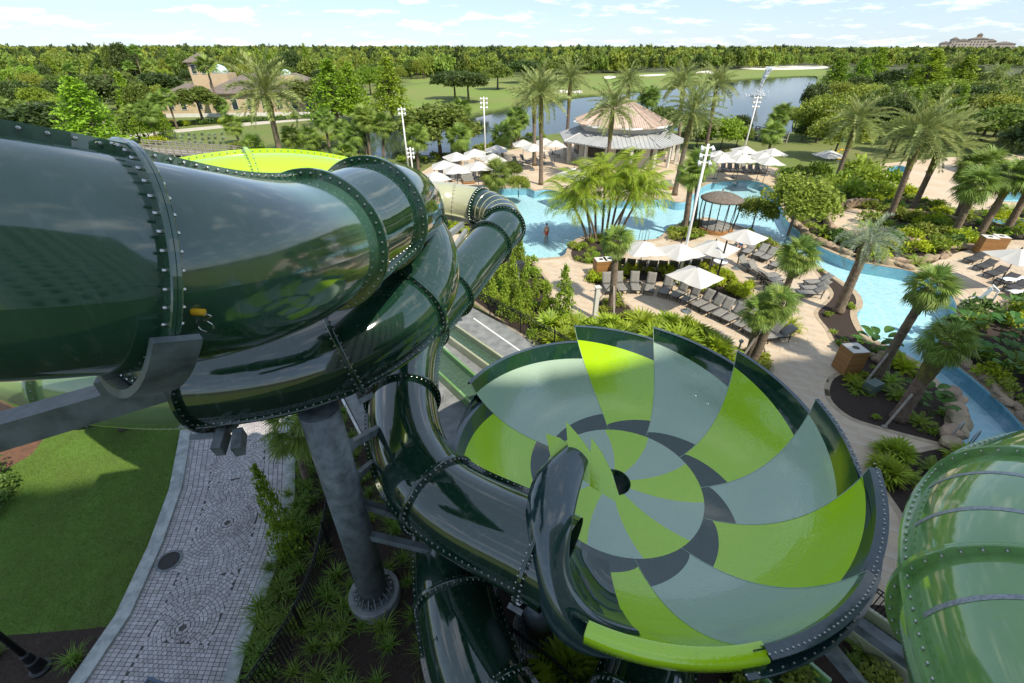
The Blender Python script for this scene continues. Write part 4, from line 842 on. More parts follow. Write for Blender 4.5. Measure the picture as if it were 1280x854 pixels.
FROND_GEO = dict(
    date=[feather(3.1, d, 30, 0.66, 0.045, 'leaf_date', 0.55, 0.08, 0.8, s) for s, d in enumerate((0.45, 0.7, 1.0, 1.35))],
    sabal=[fan(0.95, 0.95, 24, d, 'leaf_sabal', s) for s, d in enumerate((0.5, 0.9, 1.3))],
    areca=[feather(2.4, d, 26, 0.66, 0.030, 'leaf_areca', 0.0, 0.7, 0.6, s) for s, d in enumerate((1.3, 1.8, 2.3))],
    wash=[fan(0.7, 0.8, 12, d, 'leaf_sabal', s) for s, d in enumerate((0.4, 0.8))],
    pindo=[feather(2.4, d, 26, 0.52, 0.024, 'leaf_silver', 0.7, 0.05, 0.85, s) for s, d in enumerate((1.5, 2.1, 2.7))])
FROND_ME = {k: [mkmesh('frond', V, Fc, M[PK[k]['m']]) for V, Fc in v] for k, v in FROND_GEO.items()}
CROWN_ME = {k: [palm_crown(k, s, n) for s in range(3)] for k, n in (('sabal', 40), ('wash', 26), ('date', 46), ('areca', 16))}
def trunk_mesh(h, lean, r0, r1, boot=0.0, seed=0, n=11, bulge=1.25):
    g = np.random.default_rng(seed); k = 22; pts = []; rad = []
    for i in range(k + 1):
        t = i / k; pts.append((lean[0] * t ** 1.4, lean[1] * t ** 1.4, h * t)); r = r0 + (r1 - r0) * t; r *= 1 + 0.25 * max(0, 1 - t * 12); r *= 1 + 0.05 * (i % 2)
        if boot and t > 1 - boot: r *= bulge * (0.85 + 0.3 * (1 - abs((t - (1 - boot)) / boot * 2 - 1)))
        rad.append(r)
    b = MB(); b.tube(pts, rad, n); fm = []
    for f in range(len(b.f)): fm.append(1 if boot and f < k * n and (f // n + 0.5) / k > 1 - boot else 0)
    return mkmesh('trunk', b.v, b.f, [M['palm_bark'], M['palm_boot']], True, fm)
def palm(kind, base, crown_px, crown_row, scale, label, group, fronds=46, r=0.19, boot=0.0, parts=True, seed=0, name=None, old=False):
    """palm standing at base (ground point); crown centre seen at pixel crown_px, row crown_row"""
    y = base.y; h = max(1.2, hz(y, crown_row)); cx = xat(crown_px, y, h); lean = (cx - base.x, random.uniform(-0.2, 0.2))
    t = empty(name or 'palm_tree', (base.x, base.y, 0), 0, label, 'palm tree', group); g = np.random.default_rng(seed + 100)
    obj('trunk', trunk_mesh(h, lean, r * 1.15, r * 0.85, boot, seed), t)
    if parts:
        fm = FROND_ME[kind]
        for k, (az, ti, ro) in enumerate(frond_angles(fronds, g, *PK[kind]['ang'])):
            v = k % len(fm) if k < fronds * 0.3 else min(len(fm) - 1, int(g.random() * len(fm)))
            o = obj('frond', fm[v], t, (lean[0], lean[1], h - 0.08 + 0.1 * (1 - k / fronds)), None, [scale * (0.88 + 0.24 * g.random())] * 3)
            o.rotation_euler = (Matrix.Rotation(az, 3, 'Z') @ Matrix.Rotation(-ti, 3, 'Y') @ Matrix.Rotation(ro, 3, 'X')).to_euler()
    else: obj('crown', CROWN_ME[kind][seed % 3], t, (lean[0], lean[1], h), (0, 0, g.random() * 6.28), (scale,) * 3)
    return t
# trees
def tree_trunk(seed, h=1.0, r=0.05, limbs=5):
    g = np.random.default_rng(seed); b = MB(); b.tube([(0, 0, 0), (0.01, 0, h * 0.25), (0.02, 0.01, h * 0.55), (0.0, 0.02, h)], [r * 1.3, r, r * 0.75, r * 0.3], 8)
    for k in range(limbs):
        a = k * 2.4 + g.random(); z = h * (0.4 + 0.3 * g.random()); l = 0.28 * h * (0.8 + 0.5 * g.random()); b.tube([(0, 0, z), (math.cos(a) * l * 0.5, math.sin(a) * l * 0.5, z + l * 0.4), (math.cos(a) * l, math.sin(a) * l, z + l * 0.9)], [r * 0.5, r * 0.35, r * 0.12], 6)
    return b.mesh('trunk', M['bark'], True)
TRUNK = [tree_trunk(s) for s in range(3)]
CR = dict(oak=[crown_broad(s, 46, 170, 0.62, 0.044, 'leaf_oak') for s in (1, 2, 3)], dark=[crown_broad(s, 46, 170, 0.6, 0.044, 'leaf_dark') for s in (4, 5)],
          pine=[crown_broad(s, 26, 60, 0.75, 0.09, 'leaf_pine') for s in (6, 7, 8)], light=[crown_broad(s, 60, 190, 0.6, 0.034, 'leaf_light') for s in (9, 10)],
          cypress=[crown_cone(s, 26, 18, 0.055, 'leaf_cypress') for s in (11, 12)], bright=[crown_cone(13, 30, 18, 0.05, 'leaf_cypress_bright', 1.05)], bush=[crown_broad(s, 50, 170, 0.7, 0.04, 'leaf_bush') for s in (14, 15)])
def tree(kind, base, h, w, label, group, trunk_r=0.05, clear=0.3, name='tree', v=None, cat='tree'):
    """clear = share of the height below the crown"""
    t = empty(name, (base[0], base[1], 0), 0, label, cat, group); me = random.choice(CR[kind]) if v is None else CR[kind][v % len(CR[kind])]
    obj('trunk', random.choice(TRUNK), t, (0, 0, -0.05), (0, 0, random.random() * 6.28), (h * trunk_r * 12, h * trunk_r * 12, h * 0.85))
    if kind in ('cypress', 'bright'): obj('crown', me, t, (0, 0, h * clear), (0, 0, random.random() * 6.28), (w / 2, w / 2, h * (1 - clear) / 2.02))
    else: zr = h * (1 - clear) / 1.35; obj('crown', me, t, (0, 0, h * clear + zr * 0.42), (0, 0, random.random() * 6.28), (w / 2 * 1.05, w / 2 * 1.05, zr))
    return t
def tree_px(kind, bx, by, top, wpx, label, group, clear=0.3, tr=0.05, **k):
    b = at(bx, by); h = hz(b.y, top); d = b.y * CP + (CAM_H - h / 2) * SP; return tree(kind, b, max(h, 1.0), wpx / FPX * d, label, group, tr, clear, **k)
# ------------------------------------------------------------------ the wood: nearest trees one by one, the rest as one mass
def pxof(x, y, z=0.0):
    d = y * CP + (CAM_H - z) * SP; return 640 + FPX * x / d, 427 - FPX * (y * SP - (CAM_H - z) * CP) / d
BX = [-400, 0, 110, 200, 300, 400, 500, 560, 640, 700, 800, 900, 1030, 1100, 1280, 1700]
BY = [104, 101, 97, 100, 104, 104, 100, 97, 96.5, 93.5, 90.5, 86.5, 83.5, 84, 86, 86]
cand = []; g = np.random.default_rng(3)
for k in range(26000):
    d = 1 / (1 / 1700 + (1 / 150 - 1 / 1700) * g.random() ** 1.25); ang = (g.random() - 0.5) * 2 * 0.90; x, y = d * math.tan(ang), d
    u, v = pxof(x, y)
    if u < -150 or u > 1430 or v > np.interp(u, BX, BY): continue
    cand.append((d, x, y, u, v))
cand.sort(); keep = []; cell = {}
for c in cand:
    sp = 5.5 + c[0] * 0.008; key = (int(c[1] // sp), int(c[2] // sp), int(math.log(c[0]) * 4))
    if key in cell: continue
    cell[key] = 1; keep.append(c)
def forest_h(d, u): return (0.86 + 0.20 * math.sin(u * 0.031 + d * 0.011) + 0.13 * math.sin(u * 0.083 - d * 0.02) + 0.25 * random.random() ** 3) * (7.6 + 4.2 * random.random() + min(d, 900) / 900 * 4.6) * (1.08 if u < 360 else 1.0) * (1.0 if u < 1040 else 0.9)
NIND = 105
for d, x, y, u, v in keep[:NIND]:
    k = random.choice(['pine', 'pine', 'oak', 'oak', 'light', 'dark', 'cypress'] if u < 900 else ['cypress', 'pine', 'oak', 'cypress']); h = forest_h(d, u)
    lab = {'pine': 'slender yellow-green tree at the near edge of the far wood', 'oak': 'rounded mid-green oak at the near edge of the far wood', 'light': 'pale green bushy tree at the near edge of the far wood', 'dark': 'dark green oak at the near edge of the far wood', 'cypress': 'pointed green cypress at the near edge of the far wood'}[k]
    tree(k, (x, y), h, h * random.uniform(0.55, 0.85) * (0.7 if k == 'cypress' else 1), lab, 'trees along the wood edge', 0.035, 0.16)
rest = keep[NIND:]
src = bpy.data.collections.new('forest_source')   # crowns of the trees above, reused for the mass
for o in [o for o in C.objects if o.name.split('.')[0] == 'crown' and o.parent and o.parent.name.startswith('tree')][:0]: src.objects.link(o)
pts = np.array([(x, y, 0.0) for d, x, y, u, v in rest]); fm = bpy.data.meshes.new('forest'); fm.vertices.add(len(pts)); fm.vertices.foreach_set('co', pts.astype(np.float32).ravel())
hh = np.array([forest_h(d, u) for d, x, y, u, v in rest]); ww = hh * g.uniform(0.5, 0.85, len(hh)) * (1 + pts[:, 1] / 1500)
at1 = fm.attributes.new('tscale', 'FLOAT_VECTOR', 'POINT'); at1.data.foreach_set('vector', np.stack([ww / 2, ww / 2, hh / 1.35], 1).astype(np.float32).ravel())
at2 = fm.attributes.new('trot', 'FLOAT_VECTOR', 'POINT'); at2.data.foreach_set('vector', np.stack([0 * hh, 0 * hh, g.random(len(hh)) * 6.28], 1).astype(np.float32).ravel())
at3 = fm.attributes.new('tpick', 'INT', 'POINT'); at3.data.foreach_set('value', g.integers(0, 5, len(hh)).astype(np.int32))
fo = obj('forest', fm); tag(fo, 'dense green wood stretching to the horizon', 'forest', None, 'stuff')
far_me = [crown_broad(s, 20, 45, 0.8, 0.12, m) for s, m in ((21, 'leaf_pine'), (22, 'leaf_pine'), (23, 'leaf_oak'), (24, 'leaf_dark'), (25, 'leaf_light'))]
ng = bpy.data.node_groups.new('forest_nodes', 'GeometryNodeTree'); ng.interface.new_socket('Geometry', in_out='INPUT', socket_type='NodeSocketGeometry'); ng.interface.new_socket('Geometry', in_out='OUTPUT', socket_type='NodeSocketGeometry')
gi, go = ng.nodes.new('NodeGroupInput'), ng.nodes.new('NodeGroupOutput'); jn = ng.nodes.new('GeometryNodeJoinGeometry')
def attr(nm, ty):
    a = ng.nodes.new('GeometryNodeInputNamedAttribute'); a.data_type = ty; a.inputs[0].default_value = nm; return a.outputs[0]
for k in range(5):   # each of five crowns on its share of the points; the template is the crown of a real tree
    t = tree('pine', rest[k * 7][1:3], hh[k * 7], ww[k * 7], 'far tree standing inside the wood', 'trees inside the wood', 0.035, 0.1); cr_o = t.children[1]; cr_o.data = far_me[k]
    oi = ng.nodes.new('GeometryNodeObjectInfo'); oi.inputs['Object'].default_value = cr_o; oi.transform_space = 'ORIGINAL'
    ip = ng.nodes.new('GeometryNodeInstanceOnPoints'); eq = ng.nodes.new('FunctionNodeCompare'); eq.data_type = 'INT'; eq.operation = 'EQUAL'; eq.inputs[3].default_value = k
    ng.links.new(attr('tpick', 'INT'), eq.inputs[2]); ng.links.new(gi.outputs[0], ip.inputs['Points']); ng.links.new(eq.outputs[0], ip.inputs['Selection']); ng.links.new(oi.outputs['Geometry'], ip.inputs['Instance'])
    ng.links.new(attr('trot', 'FLOAT_VECTOR'), ip.inputs['Rotation']); ng.links.new(attr('tscale', 'FLOAT_VECTOR'), ip.inputs['Scale'])
    tr_ = ng.nodes.new('GeometryNodeTranslateInstances'); sx = ng.nodes.new('ShaderNodeSeparateXYZ'); 
    cbx = ng.nodes.new('ShaderNodeCombineXYZ'); cbx.inputs[2].default_value = 3.2
    ng.links.new(ip.outputs[0], tr_.inputs[0]); ng.links.new(cbx.outputs[0], tr_.inputs['Translation']); tr_.inputs['Local Space'].default_value = False; ng.links.new(tr_.outputs[0], jn.inputs[0])
ng.links.new(jn.outputs[0], go.inputs[0]); md = fo.modifiers.new('scatter', 'NODES'); md.node_group = ng
# ------------------------------------------------------------------ palms and trees one by one
DL = 'tall date palm with a mossy trunk '
for i, (bx, by, cx, cy, sc, lb, r) in enumerate([
    (352, 199, 333, 116, 1.75, DL + 'standing over the pond behind the lime tube', 0.36), (668, 207, 667, 116, 1.04, DL + 'paired with its twin beside the umbrellas', 0.22), (676, 231, 676, 118, 1.04, DL + 'on the round pool-edge planter', 0.22),
    (708, 184, 713, 99, 1.04, DL + 'just left of the pavilion roof', 0.24), (757, 228, 766, 136, 1.04, DL + 'in front of the pavilion roof', 0.22), (783, 172, 786, 103, 1.04, DL + 'behind the pavilion', 0.23),
    (845, 202, 853, 104, 1.04, DL + 'right of the pavilion by the lake', 0.23), (881, 192, 896, 106, 1.08, DL + 'next to the lake beside the white lamp mast', 0.23), (843, 244, 866, 140, 1.08, DL + 'on the small peninsula planter', 0.24),
    (1043, 230, 1072, 152, 1.08, DL + 'rising from the shrubs left of the terrace', 0.23), (1110, 275, 1154, 165, 1.12, DL + 'behind the curved stone wall', 0.24), (1138, 267, 1180, 178, 1.08, DL + 'close behind the one by the curved wall', 0.24)]):
    palm('date', at(bx, by), cx, cy, sc, lb, 'date palms around the pool', 52, r, 0.42, True, i)
for i, (bx, by, cx, cy, sc) in enumerate([(1178, 112, 1198, 78, 1.3), (1218, 120, 1246, 92, 1.3), (1248, 140, 1275, 116, 1.4), (1262, 110, 1290, 78, 1.3), (1275, 165, 1305, 120, 1.4)]):
    palm('date', at(bx, by), cx, cy, sc, 'distant date palm standing among the trees beyond the river garden', 'date palms beyond the garden', 46, 0.25, 0.4, False, i)
SLb = 'cabbage palm with a round fan-leaf head '
for i, (bx, by, cx, cy, lb) in enumerate([
    (412, 184, 405, 150, 'by the pond'), (432, 183, 428, 164, 'by the pond'), (449, 195, 444, 169, 'by the pond'), (459, 195, 454, 148, 'by the pond'), (463, 196, 459, 150, 'by the pond'), (480, 196, 479, 156, 'by the pond'), (372, 193, 365, 171, 'by the pond'), (387, 193, 386, 172, 'by the pond'),
    (523, 213, 521, 173, 'beside the floodlight masts'), (578, 191, 576, 137, 'on the lake shore'), (565, 194, 564, 152, 'on the lake shore'), (575, 207, 574, 172, 'among the left umbrellas'), (628, 196, 627, 168, 'on the lake shore'), (640, 186, 639, 160, 'on the lake shore'), (645, 180, 645, 147, 'on the lake shore'), (649, 180, 650, 150, 'on the lake shore'),
    (620, 240, 620, 219, 'at the edge of the big pool'), (808, 170, 809, 120, 'behind the pavilion'), (813, 172, 815, 122, 'behind the pavilion'), (959, 198, 966, 166, 'behind the right-hand umbrellas'), (975, 176, 978, 142, 'on the lake shore'), (968, 178, 972, 150, 'on the lake shore'), (1282, 300, 1310, 215, 'at the far bank'),
    (300, 180, 290, 156, 'beside the boardwalk'), (320, 200, 316, 184, 'beside the boardwalk'), (198, 180, 183, 140, 'beside the boardwalk'), (183, 177, 169, 144, 'beside the boardwalk'), (208, 163, 196, 128, 'near the tan building'), (222, 161, 209, 121, 'near the tan building'), (285, 152, 276, 132, 'near the tan building'), (440, 205, 432, 196, 'beside the pond')]):
    palm('sabal', at(bx, by), cx, cy, 1.08, SLb + lb, 'cabbage palms ' + lb, 0, 0.17, 0.16, False, i, 'cabbage_palm')
for i, (bx, by, cx, cy) in enumerate([(184, 114, 168, 64), (170, 114, 162, 84), (199, 122, 185, 86), (280, 152, 257, 83), (240, 100, 230, 70), (222, 104, 214, 79), (19, 112, 5, 82), (33, 112, 20, 83), (96, 112, 86, 87), (105, 104, 97, 82), (60, 108, 52, 90), (268, 120, 262, 92), (305, 135, 300, 112), (325, 133, 321, 112)]):
    palm('wash', at(bx, by), cx, cy, 1.7, 'slim tall fan palm with a small head standing near the tan building', 'slim fan palms near the tan building', 0, 0.2, 0.0, False, i, 'fan_palm')
# near palms with every frond its own
def near_palm(kind, bx, by, cx, cy, sc, lb, r, n, boot, seed, name='cabbage_palm'): return palm(kind, at(bx, by), cx, cy, sc, lb, 'near palms by the deck', n, r, boot, True, seed, name)
near_palm('sabal', 764, 386, 771, 302, 0.58, 'propped cabbage palm in the small round planter by the white post', 0.2, 40, 0.15, 1)
near_palm('sabal', 936, 446, 948, 388, 0.58, 'left of two cabbage palms leaning over the loungers', 0.2, 36, 0.2, 2)
near_palm('sabal', 943, 449, 972, 380, 0.58, 'right of two cabbage palms leaning over the loungers', 0.2, 36, 0.2, 3)
near_palm('sabal', 970, 394, 997, 318, 0.7, 'single cabbage palm with a bare trunk beside the sago plant', 0.18, 42, 0.16, 4)
near_palm('pindo', 1047, 390, 1083, 302, 0.8, 'silver pindo palm with a thick leaning trunk on the river bank', 0.26, 40, 0.25, 5, 'pindo_palm')
near_palm('sabal', 1094, 474, 1161, 358, 0.6, 'cabbage palm with a wooden prop crossing the river bend', 0.19, 42, 0.16, 6)
near_palm('sabal', 1122, 524, 1186, 430, 0.58, 'shaggy-trunked cabbage palm at the tip of the river bed', 0.26, 44, 0.45, 7)
near_palm('sabal', 866, 284, 874, 205, 0.8, 'cabbage palm in front of the floodlight mast near the gazebo', 0.2, 34, 0.2, 8)
near_palm('sabal', 856, 286, 864, 215, 0.8, 'cabbage palm with a shaggy trunk near the gazebo', 0.24, 34, 0.3, 9)
for i, (bx, by, cx, cy) in enumerate([(1190, 297, 1222, 232), (1222, 297, 1268, 222), (1255, 293, 1300, 215), (1195, 275, 1218, 210), (1204, 268, 1232, 205)]):
    palm('sabal', at(bx, by), cx, cy, 0.95, 'cabbage palm standing over the stone terrace by the second pools', 'cabbage palms by the second pools', 0, 0.26, 0.3, False, i, 'cabbage_palm')
# areca clump on the island: nine stems from one base
for i, (bx, by, cx, cy) in enumerate([(733, 300, 712, 250), (738, 299, 726, 235), (744, 298, 742, 228), (752, 297, 757, 218), (757, 298, 768, 224), (762, 299, 778, 228), (768, 300, 796, 226), (772, 302, 805, 240), (745, 303, 728, 252), (760, 303, 790, 245)]):
    palm('areca', at(bx, by), cx, cy, 1.2, 'multi-stemmed areca palm with bright arching fronds on the pool island', 'areca palms on the pool island', 17, 0.09, 0.0, True, i, 'areca_palm')
# trees
TG = 'trees around the grounds'
tree_px('bright', 126, 184, 100, 92, 'bright yellow-green conical cypress behind the big tube', TG, 0.12, v=0)
for q in [('dark', 60, 178, 118, 130, 'bushy dark tree left of the bright cypress', 0.15), ('oak', 15, 170, 112, 90, 'mid-green tree at the far left beside the lawn', 0.15), ('dark', 150, 140, 84, 85, 'large dark oak behind the bright cypress', 0.15), ('dark', 205, 130, 80, 70, 'dark oak between the slim fan palms', 0.2),
          ('oak', 255, 155, 100, 55, 'small oak with a pale trunk in front of the tan building', 0.35), ('cypress', 423, 155, 78, 76, 'broad pointed cypress left of the pond', 0.16), ('cypress', 445, 152, 82, 60, 'pointed cypress between its two neighbours by the pond', 0.16), ('cypress', 491, 150, 76, 60, 'tall pointed cypress right of the pond trees', 0.16), ('oak', 395, 140, 88, 70, 'rounded oak behind the pond cypresses', 0.2),
          ('oak', 551, 197, 116, 112, 'spreading oak with a forked trunk on the lake shore', 0.22), ('dark', 569, 124, 80, 62, 'dark lone oak on the fairway', 0.3), ('dark', 586, 129, 80, 60, 'dark lone oak on the fairway beside its twin', 0.3),
          ('oak', 622, 112, 72, 45, 'rounded oak at the edge of the fairway', 0.25), ('dark', 655, 104, 68, 55, 'dark oak clump beside the mulched fairway bed', 0.25), ('oak', 695, 102, 68, 45, 'green oak beside the fairway bunker', 0.25)]:
    tree_px(q[0], q[1], q[2], q[3], q[4], q[5], TG, q[6])
for q in [('cypress', 1145, 128, 65, 62, 'tall pointed cypress behind the garden, left of its twin'), ('cypress', 1186, 132, 72, 60, 'tall pointed cypress behind the garden, right of its twin'), ('cypress', 1085, 112, 62, 40, 'slim pointed cypress beyond the lake end'), ('cypress', 1040, 118, 76, 52, 'dark pointed cypress on the right lake shore'), ('bright', 1066, 122, 74, 46, 'bright conical cypress on the right lake shore'), ('light', 1020, 178, 105, 75, 'pale feathery tree on the lake shore'), ('dark', 1010, 150, 92, 40, 'dark shore tree at the lake narrows'),
          ('oak', 1105, 160, 100, 95, 'rounded oak behind the leaning date palm'), ('light', 1040, 200, 130, 80, 'grey-green loose tree behind the garden shrubs'), ('oak', 1240, 190, 118, 95, 'spreading oak over the second pools'), ('dark', 1290, 225, 125, 110, 'large dark oak at the right behind the pools'), ('oak', 1215, 150, 90, 80, 'oak clump beyond the second pools'), ('dark', 1110, 118, 80, 50, 'dark oak beyond the garden'), ('oak', 1270, 130, 88, 70, 'rounded oak below the far hotel'), ('oak', 1230, 118, 84, 50, 'small oak below the far hotel'), ('light', 1160, 168, 118, 80, 'light green tree beside the dark pergola'), ('oak', 1320, 160, 95, 110, 'tall oak at the far right'),
          ('light', 985, 294, 204, 105, 'multi-stemmed light green tree leaning over the lazy river'), ('light', 940, 285, 240, 60, 'small bright tree beside the black gazebo'), ('bush', 900, 188, 140, 60, 'loose yellow-green tree behind the floodlight mast'), ('oak', 825, 178, 122, 50, 'green tree behind the pavilion'), ('oak', 640, 228, 196, 30, 'small rounded tree among the left umbrellas'), ('light', 648, 246, 214, 34, 'small flowering tree on the pool terrace'), ('oak', 790, 182, 152, 40, 'shrubby tree behind the pavilion'), ('dark', 870, 185, 148, 46, 'shrubby dark tree near the right umbrellas'), ('oak', 920, 184, 150, 44, 'shrubby tree on the lake bank beside the boardwalk')]:
    tree_px(q[0], q[1], q[2], q[3], q[4], q[5], TG, 0.12 if q[0] in ('cypress', 'bright') else 0.2, 0.03)
gm = random.Random(21); midk = ['oak', 'dark', 'light', 'oak', 'bush', 'cypress']
def mid_trees(n, x0, x1, y0, y1, hh0, hh1, skip, place, grp):
    k = 0; tries = 0; used_ = []
    while k < n and tries < 3000:
        tries += 1; x, y = gm.uniform(x0, x1), gm.uniform(y0, y1)
        if skip(x, y) or any(abs(x - a) < 9 and abs(y - b) < 3 for a, b in used_): continue
        b = at(x, y)
        if any(inside(b.xy, p) for p in [LAKE, FAIR, DECK, POND2, FIELD_L]): continue
        used_.append((x, y)); kd = gm.choice(midk); h = gm.uniform(hh0, hh1); k += 1
        lab = {'oak': 'rounded green oak ', 'dark': 'dark dense oak ', 'light': 'pale feathery tree ', 'bush': 'bright bushy tree ', 'cypress': 'pointed cypress '}[kd] + place
        tree(kd, b, h, h * gm.uniform(0.8, 1.2) * (0.6 if kd == 'cypress' else 1), lab, grp, 0.035, 0.14 if kd == 'cypress' else 0.18)
mid_trees(62, -60, 505, 103, 150, 6.5, 10.5, lambda x, y: (215 < x < 345 and y > 112) or (y > 124 and x > 330), 'in the grounds around the tan building', 'trees around the tan building')
mid_trees(16, -40, 215, 150, 182, 4.5, 6.5, lambda x, y: 85 < x < 170, 'behind the big tube near the boardwalk', 'trees near the boardwalk')
mid_trees(60, 1040, 1330, 92, 200, 6.0, 9.5, lambda x, y: x < 1085 and y > 165, 'beyond the river garden and second pools', 'trees beyond the river garden')
mid_trees(14, 860, 1040, 150, 178, 3.0, 5.0, lambda x, y: 930 < x < 985 or y < 160, 'on the lake bank behind the far umbrellas', 'trees on the lake bank')
t = tree('oak', (-20.5, 16.0), 7.5, 6.0, 'leafy tree beside the red mulch at the lawn edge', TG, 0.04, 0.35)
t = tree('oak', (-16.9, 14.6), 6.6, 4.4, 'young tree with a pale trunk standing on the lawn', TG, 0.045, 0.42)
# ------------------------------------------------------------------ shrubs, hedges and bed plants
SH = dict(green=[shrub_mesh(s, 520, 0.095, 'leaf_bush') for s in (31, 32, 33)], yellow=[shrub_mesh(s, 520, 0.09, 'leaf_yellow') for s in (34, 35)], light=[shrub_mesh(s, 480, 0.10, 'leaf_light') for s in (36, 37)], red=[shrub_mesh(38, 360, 0.10, 'leaf_red')], dark=[shrub_mesh(39, 480, 0.1, 'leaf_hedge')],
          tuft=[blades(s, 80, 0.62, 0.55) for s in (41, 42, 43)], silver=[blades(44, 70, 0.6, 0.5, 0.02, 'leaf_silver')], pine=[crown_cone(45, 16, 13, 0.07, 'leaf_bush', 0.9)])
def rosette(seed, kind, n):
    g = np.random.default_rng(seed); Vs, Fs, b = [], [], 0
    geo = {'fern': feather(0.85, 1.1, 16, 0.2, 0.02, '', 0.2, 0.1, 0.6, seed), 'sago': feather(0.9, 0.8, 20, 0.22, 0.018, '', 0.4, 0.0, 0.7, seed), 'fan': fan(0.55, 0.62, 13, 0.5, '', seed)}[kind]
    for k in range(n):
        V, Fc = geo; V = xf(V, k * 2.4, 1.25 - 1.0 * (k / n) ** 0.8 + g.normal() * 0.1, g.normal() * 0.2, 0.85 + 0.3 * g.random()); Vs.append(V); Fs.append(Fc + b); b += len(V)
    return mkmesh('rosette', np.concatenate(Vs), np.concatenate(Fs), M[{'fern': 'leaf_bush', 'sago': 'leaf_yellow', 'fan': 'leaf_areca'}[kind]])
SH['fern'] = [rosette(51, 'fern', 20), rosette(52, 'fern', 16)]; SH['sago'] = [rosette(53, 'sago', 30)]; SH['fan'] = [rosette(54, 'fan', 18), rosette(55, 'fan', 22)]
def broad(seed, n=9):
    g = np.random.default_rng(seed); V = []; Fc = []
    for k in range(n):
        a = k * 2.4; ln = 0.35 + 0.5 * g.random(); h = 1.1 + 0.5 * g.random(); w = 0.19; d = np.array([math.cos(a), math.sin(a), 0]); s = np.array([-d[1], d[0], 0]); b = len(V)
        V += [(0, 0, 0), tuple(d * 0.03), tuple(d * ln * 0.55 + (0, 0, h * 0.6))]; Fc.append((b, b + 1, b + 2)); c0 = d * ln * 0.55 + np.array([0, 0, h * 0.6])
        for q in range(7):
            t = q / 6; c = c0 + d * (0.5 * t) + np.array([0, 0, 0.42 * t - 0.30 * t * t]); ww = w * math.sin(PI * (0.08 + 0.9 * t)) ** 0.7; V += [tuple(c - s * ww + (0, 0, 0.05)), tuple(c), tuple(c + s * ww + (0, 0, 0.05))]
        for q in range(6):
            e = b + 3 + 3 * q; Fc += [(e, e + 1, e + 4, e + 3), (e + 1, e + 2, e + 5, e + 4)]
    return mkmesh('broad_leaves', V, Fc, M['leaf_broad'])
SH['broad'] = [broad(61), broad(62)]
def plant(kind, p, s, label, group, sz=None, cat='shrub', name=None, z=0.0):
    o = obj(name or {'yellow': 'hedge_shrub', 'dark': 'dark_shrub', 'light': 'loose_shrub', 'red': 'red_shrub', 'tuft': 'grass_tuft', 'silver': 'grass_tuft', 'fern': 'fern', 'sago': 'sago_plant', 'fan': 'fan_palmetto', 'broad': 'broadleaf_plant', 'pine': 'young_conifer'}.get(kind, 'shrub'), random.choice(SH[kind]), None, (p[0], p[1], z), (0, 0, random.random() * 6.28), (s, s, sz or s))
    return tag(o, label, cat, group)
def scatter(poly, n, kinds, smin, smax, label, group, mind=0.4, seed=1, cat='shrub', cond=None, tall=1.0):
    g = random.Random(seed); xs = [p[0] for p in poly]; ys = [p[1] for p in poly]; got = []; tries = 0
    while len(got) < n and tries < n * 60:
        tries += 1; p = (g.uniform(min(xs), max(xs)), g.uniform(min(ys), max(ys)))
        if not inside(p, poly) or any((p[0] - q[0]) ** 2 + (p[1] - q[1]) ** 2 < mind ** 2 for q in got) or (cond and not cond(p)): continue
        got.append(p); k = g.choice(kinds); s = g.uniform(smin, smax); plant(k, p, s, label[k] if isinstance(label, dict) else label, group, s * tall, cat)
    return got
# bush bed by the service pavement
scatter(BED_BUSH, 46, ['green', 'green', 'light'], 0.55, 0.95, {'green': 'rounded bright green shrub in the bed beside the black fence', 'light': 'loose pale green shrub in the bed beside the black fence'}, 'shrubs in the fence bed', 0.75, 2, cond=lambda p: p[0] < 4.2, tall=1.1)
for i, (x, y, h, w) in enumerate([(703, 398, 335, 0), (655, 385, 338, 0), (668, 372, 345, 0), (640, 372, 318, 0), (625, 352, 300, 0), (648, 400, 360, 0), (632, 395, 352, 0), (612, 375, 332, 0), (650, 345, 300, 0), (683, 392, 355, 0)]):
    b = at(x, y); hh_ = max(1.2, hz(b.y, h)); o = plant('pine', b, hh_ * 0.30, 'young feathery conifer standing alone at the deck edge' if i == 0 else 'young feathery conifer among the shrubs by the fence', 'young conifers in the fence bed', hh_ / 2.0, 'conifer')
for i, (x, y) in enumerate([(690, 412), (708, 418), (726, 414), (744, 420), (762, 416), (782, 422), (800, 414), (818, 418), (836, 412), (852, 418), (866, 424), (880, 434), (712, 430), (740, 434), (770, 432), (848, 432), (815, 430), (700, 436), (895, 446)]):
    plant('fan', at(x, y), 1.0 + 0.25 * random.random(), 'bright palmetto with fan leaves just behind the bowl rim', 'palmettos behind the bowl', cat='palmetto')
scatter(BED_ISLE, 20, ['light', 'green', 'fern'], 0.35, 0.7, 'low green plant at the foot of the areca palms', 'plants on the pool island', 0.5, 3)
scatter(BED_HEDGE, 48, ['yellow'], 0.5, 0.72, 'bright yellow-green shrub in the hedge between the lounger rows', 'yellow-green hedge shrubs', 0.42, 4, tall=1.25)
for x, y in [(742, 350), (750, 351), (757, 348)]: plant('fern', at(x, y), 0.9, 'green fern at the hedge end beside the timber bins', 'ferns by the bins', cat='fern')
scatter(BED_BOLL, 12, ['light', 'tuft', 'fern'], 0.35, 0.6, 'small plant in the round planter below the propped palm', 'plants in the round planter', 0.35, 5)
scatter(BED_GAZ, 14, ['green', 'light'], 0.5, 0.9, 'bright shrub beside the black gazebo', 'shrubs by the gazebo', 0.5, 6)
scatter(BED_GAZ2, 10, ['green', 'light'], 0.45, 0.8, 'green shrub along the lazy river bank by the loungers', 'river bank shrubs', 0.6, 7)
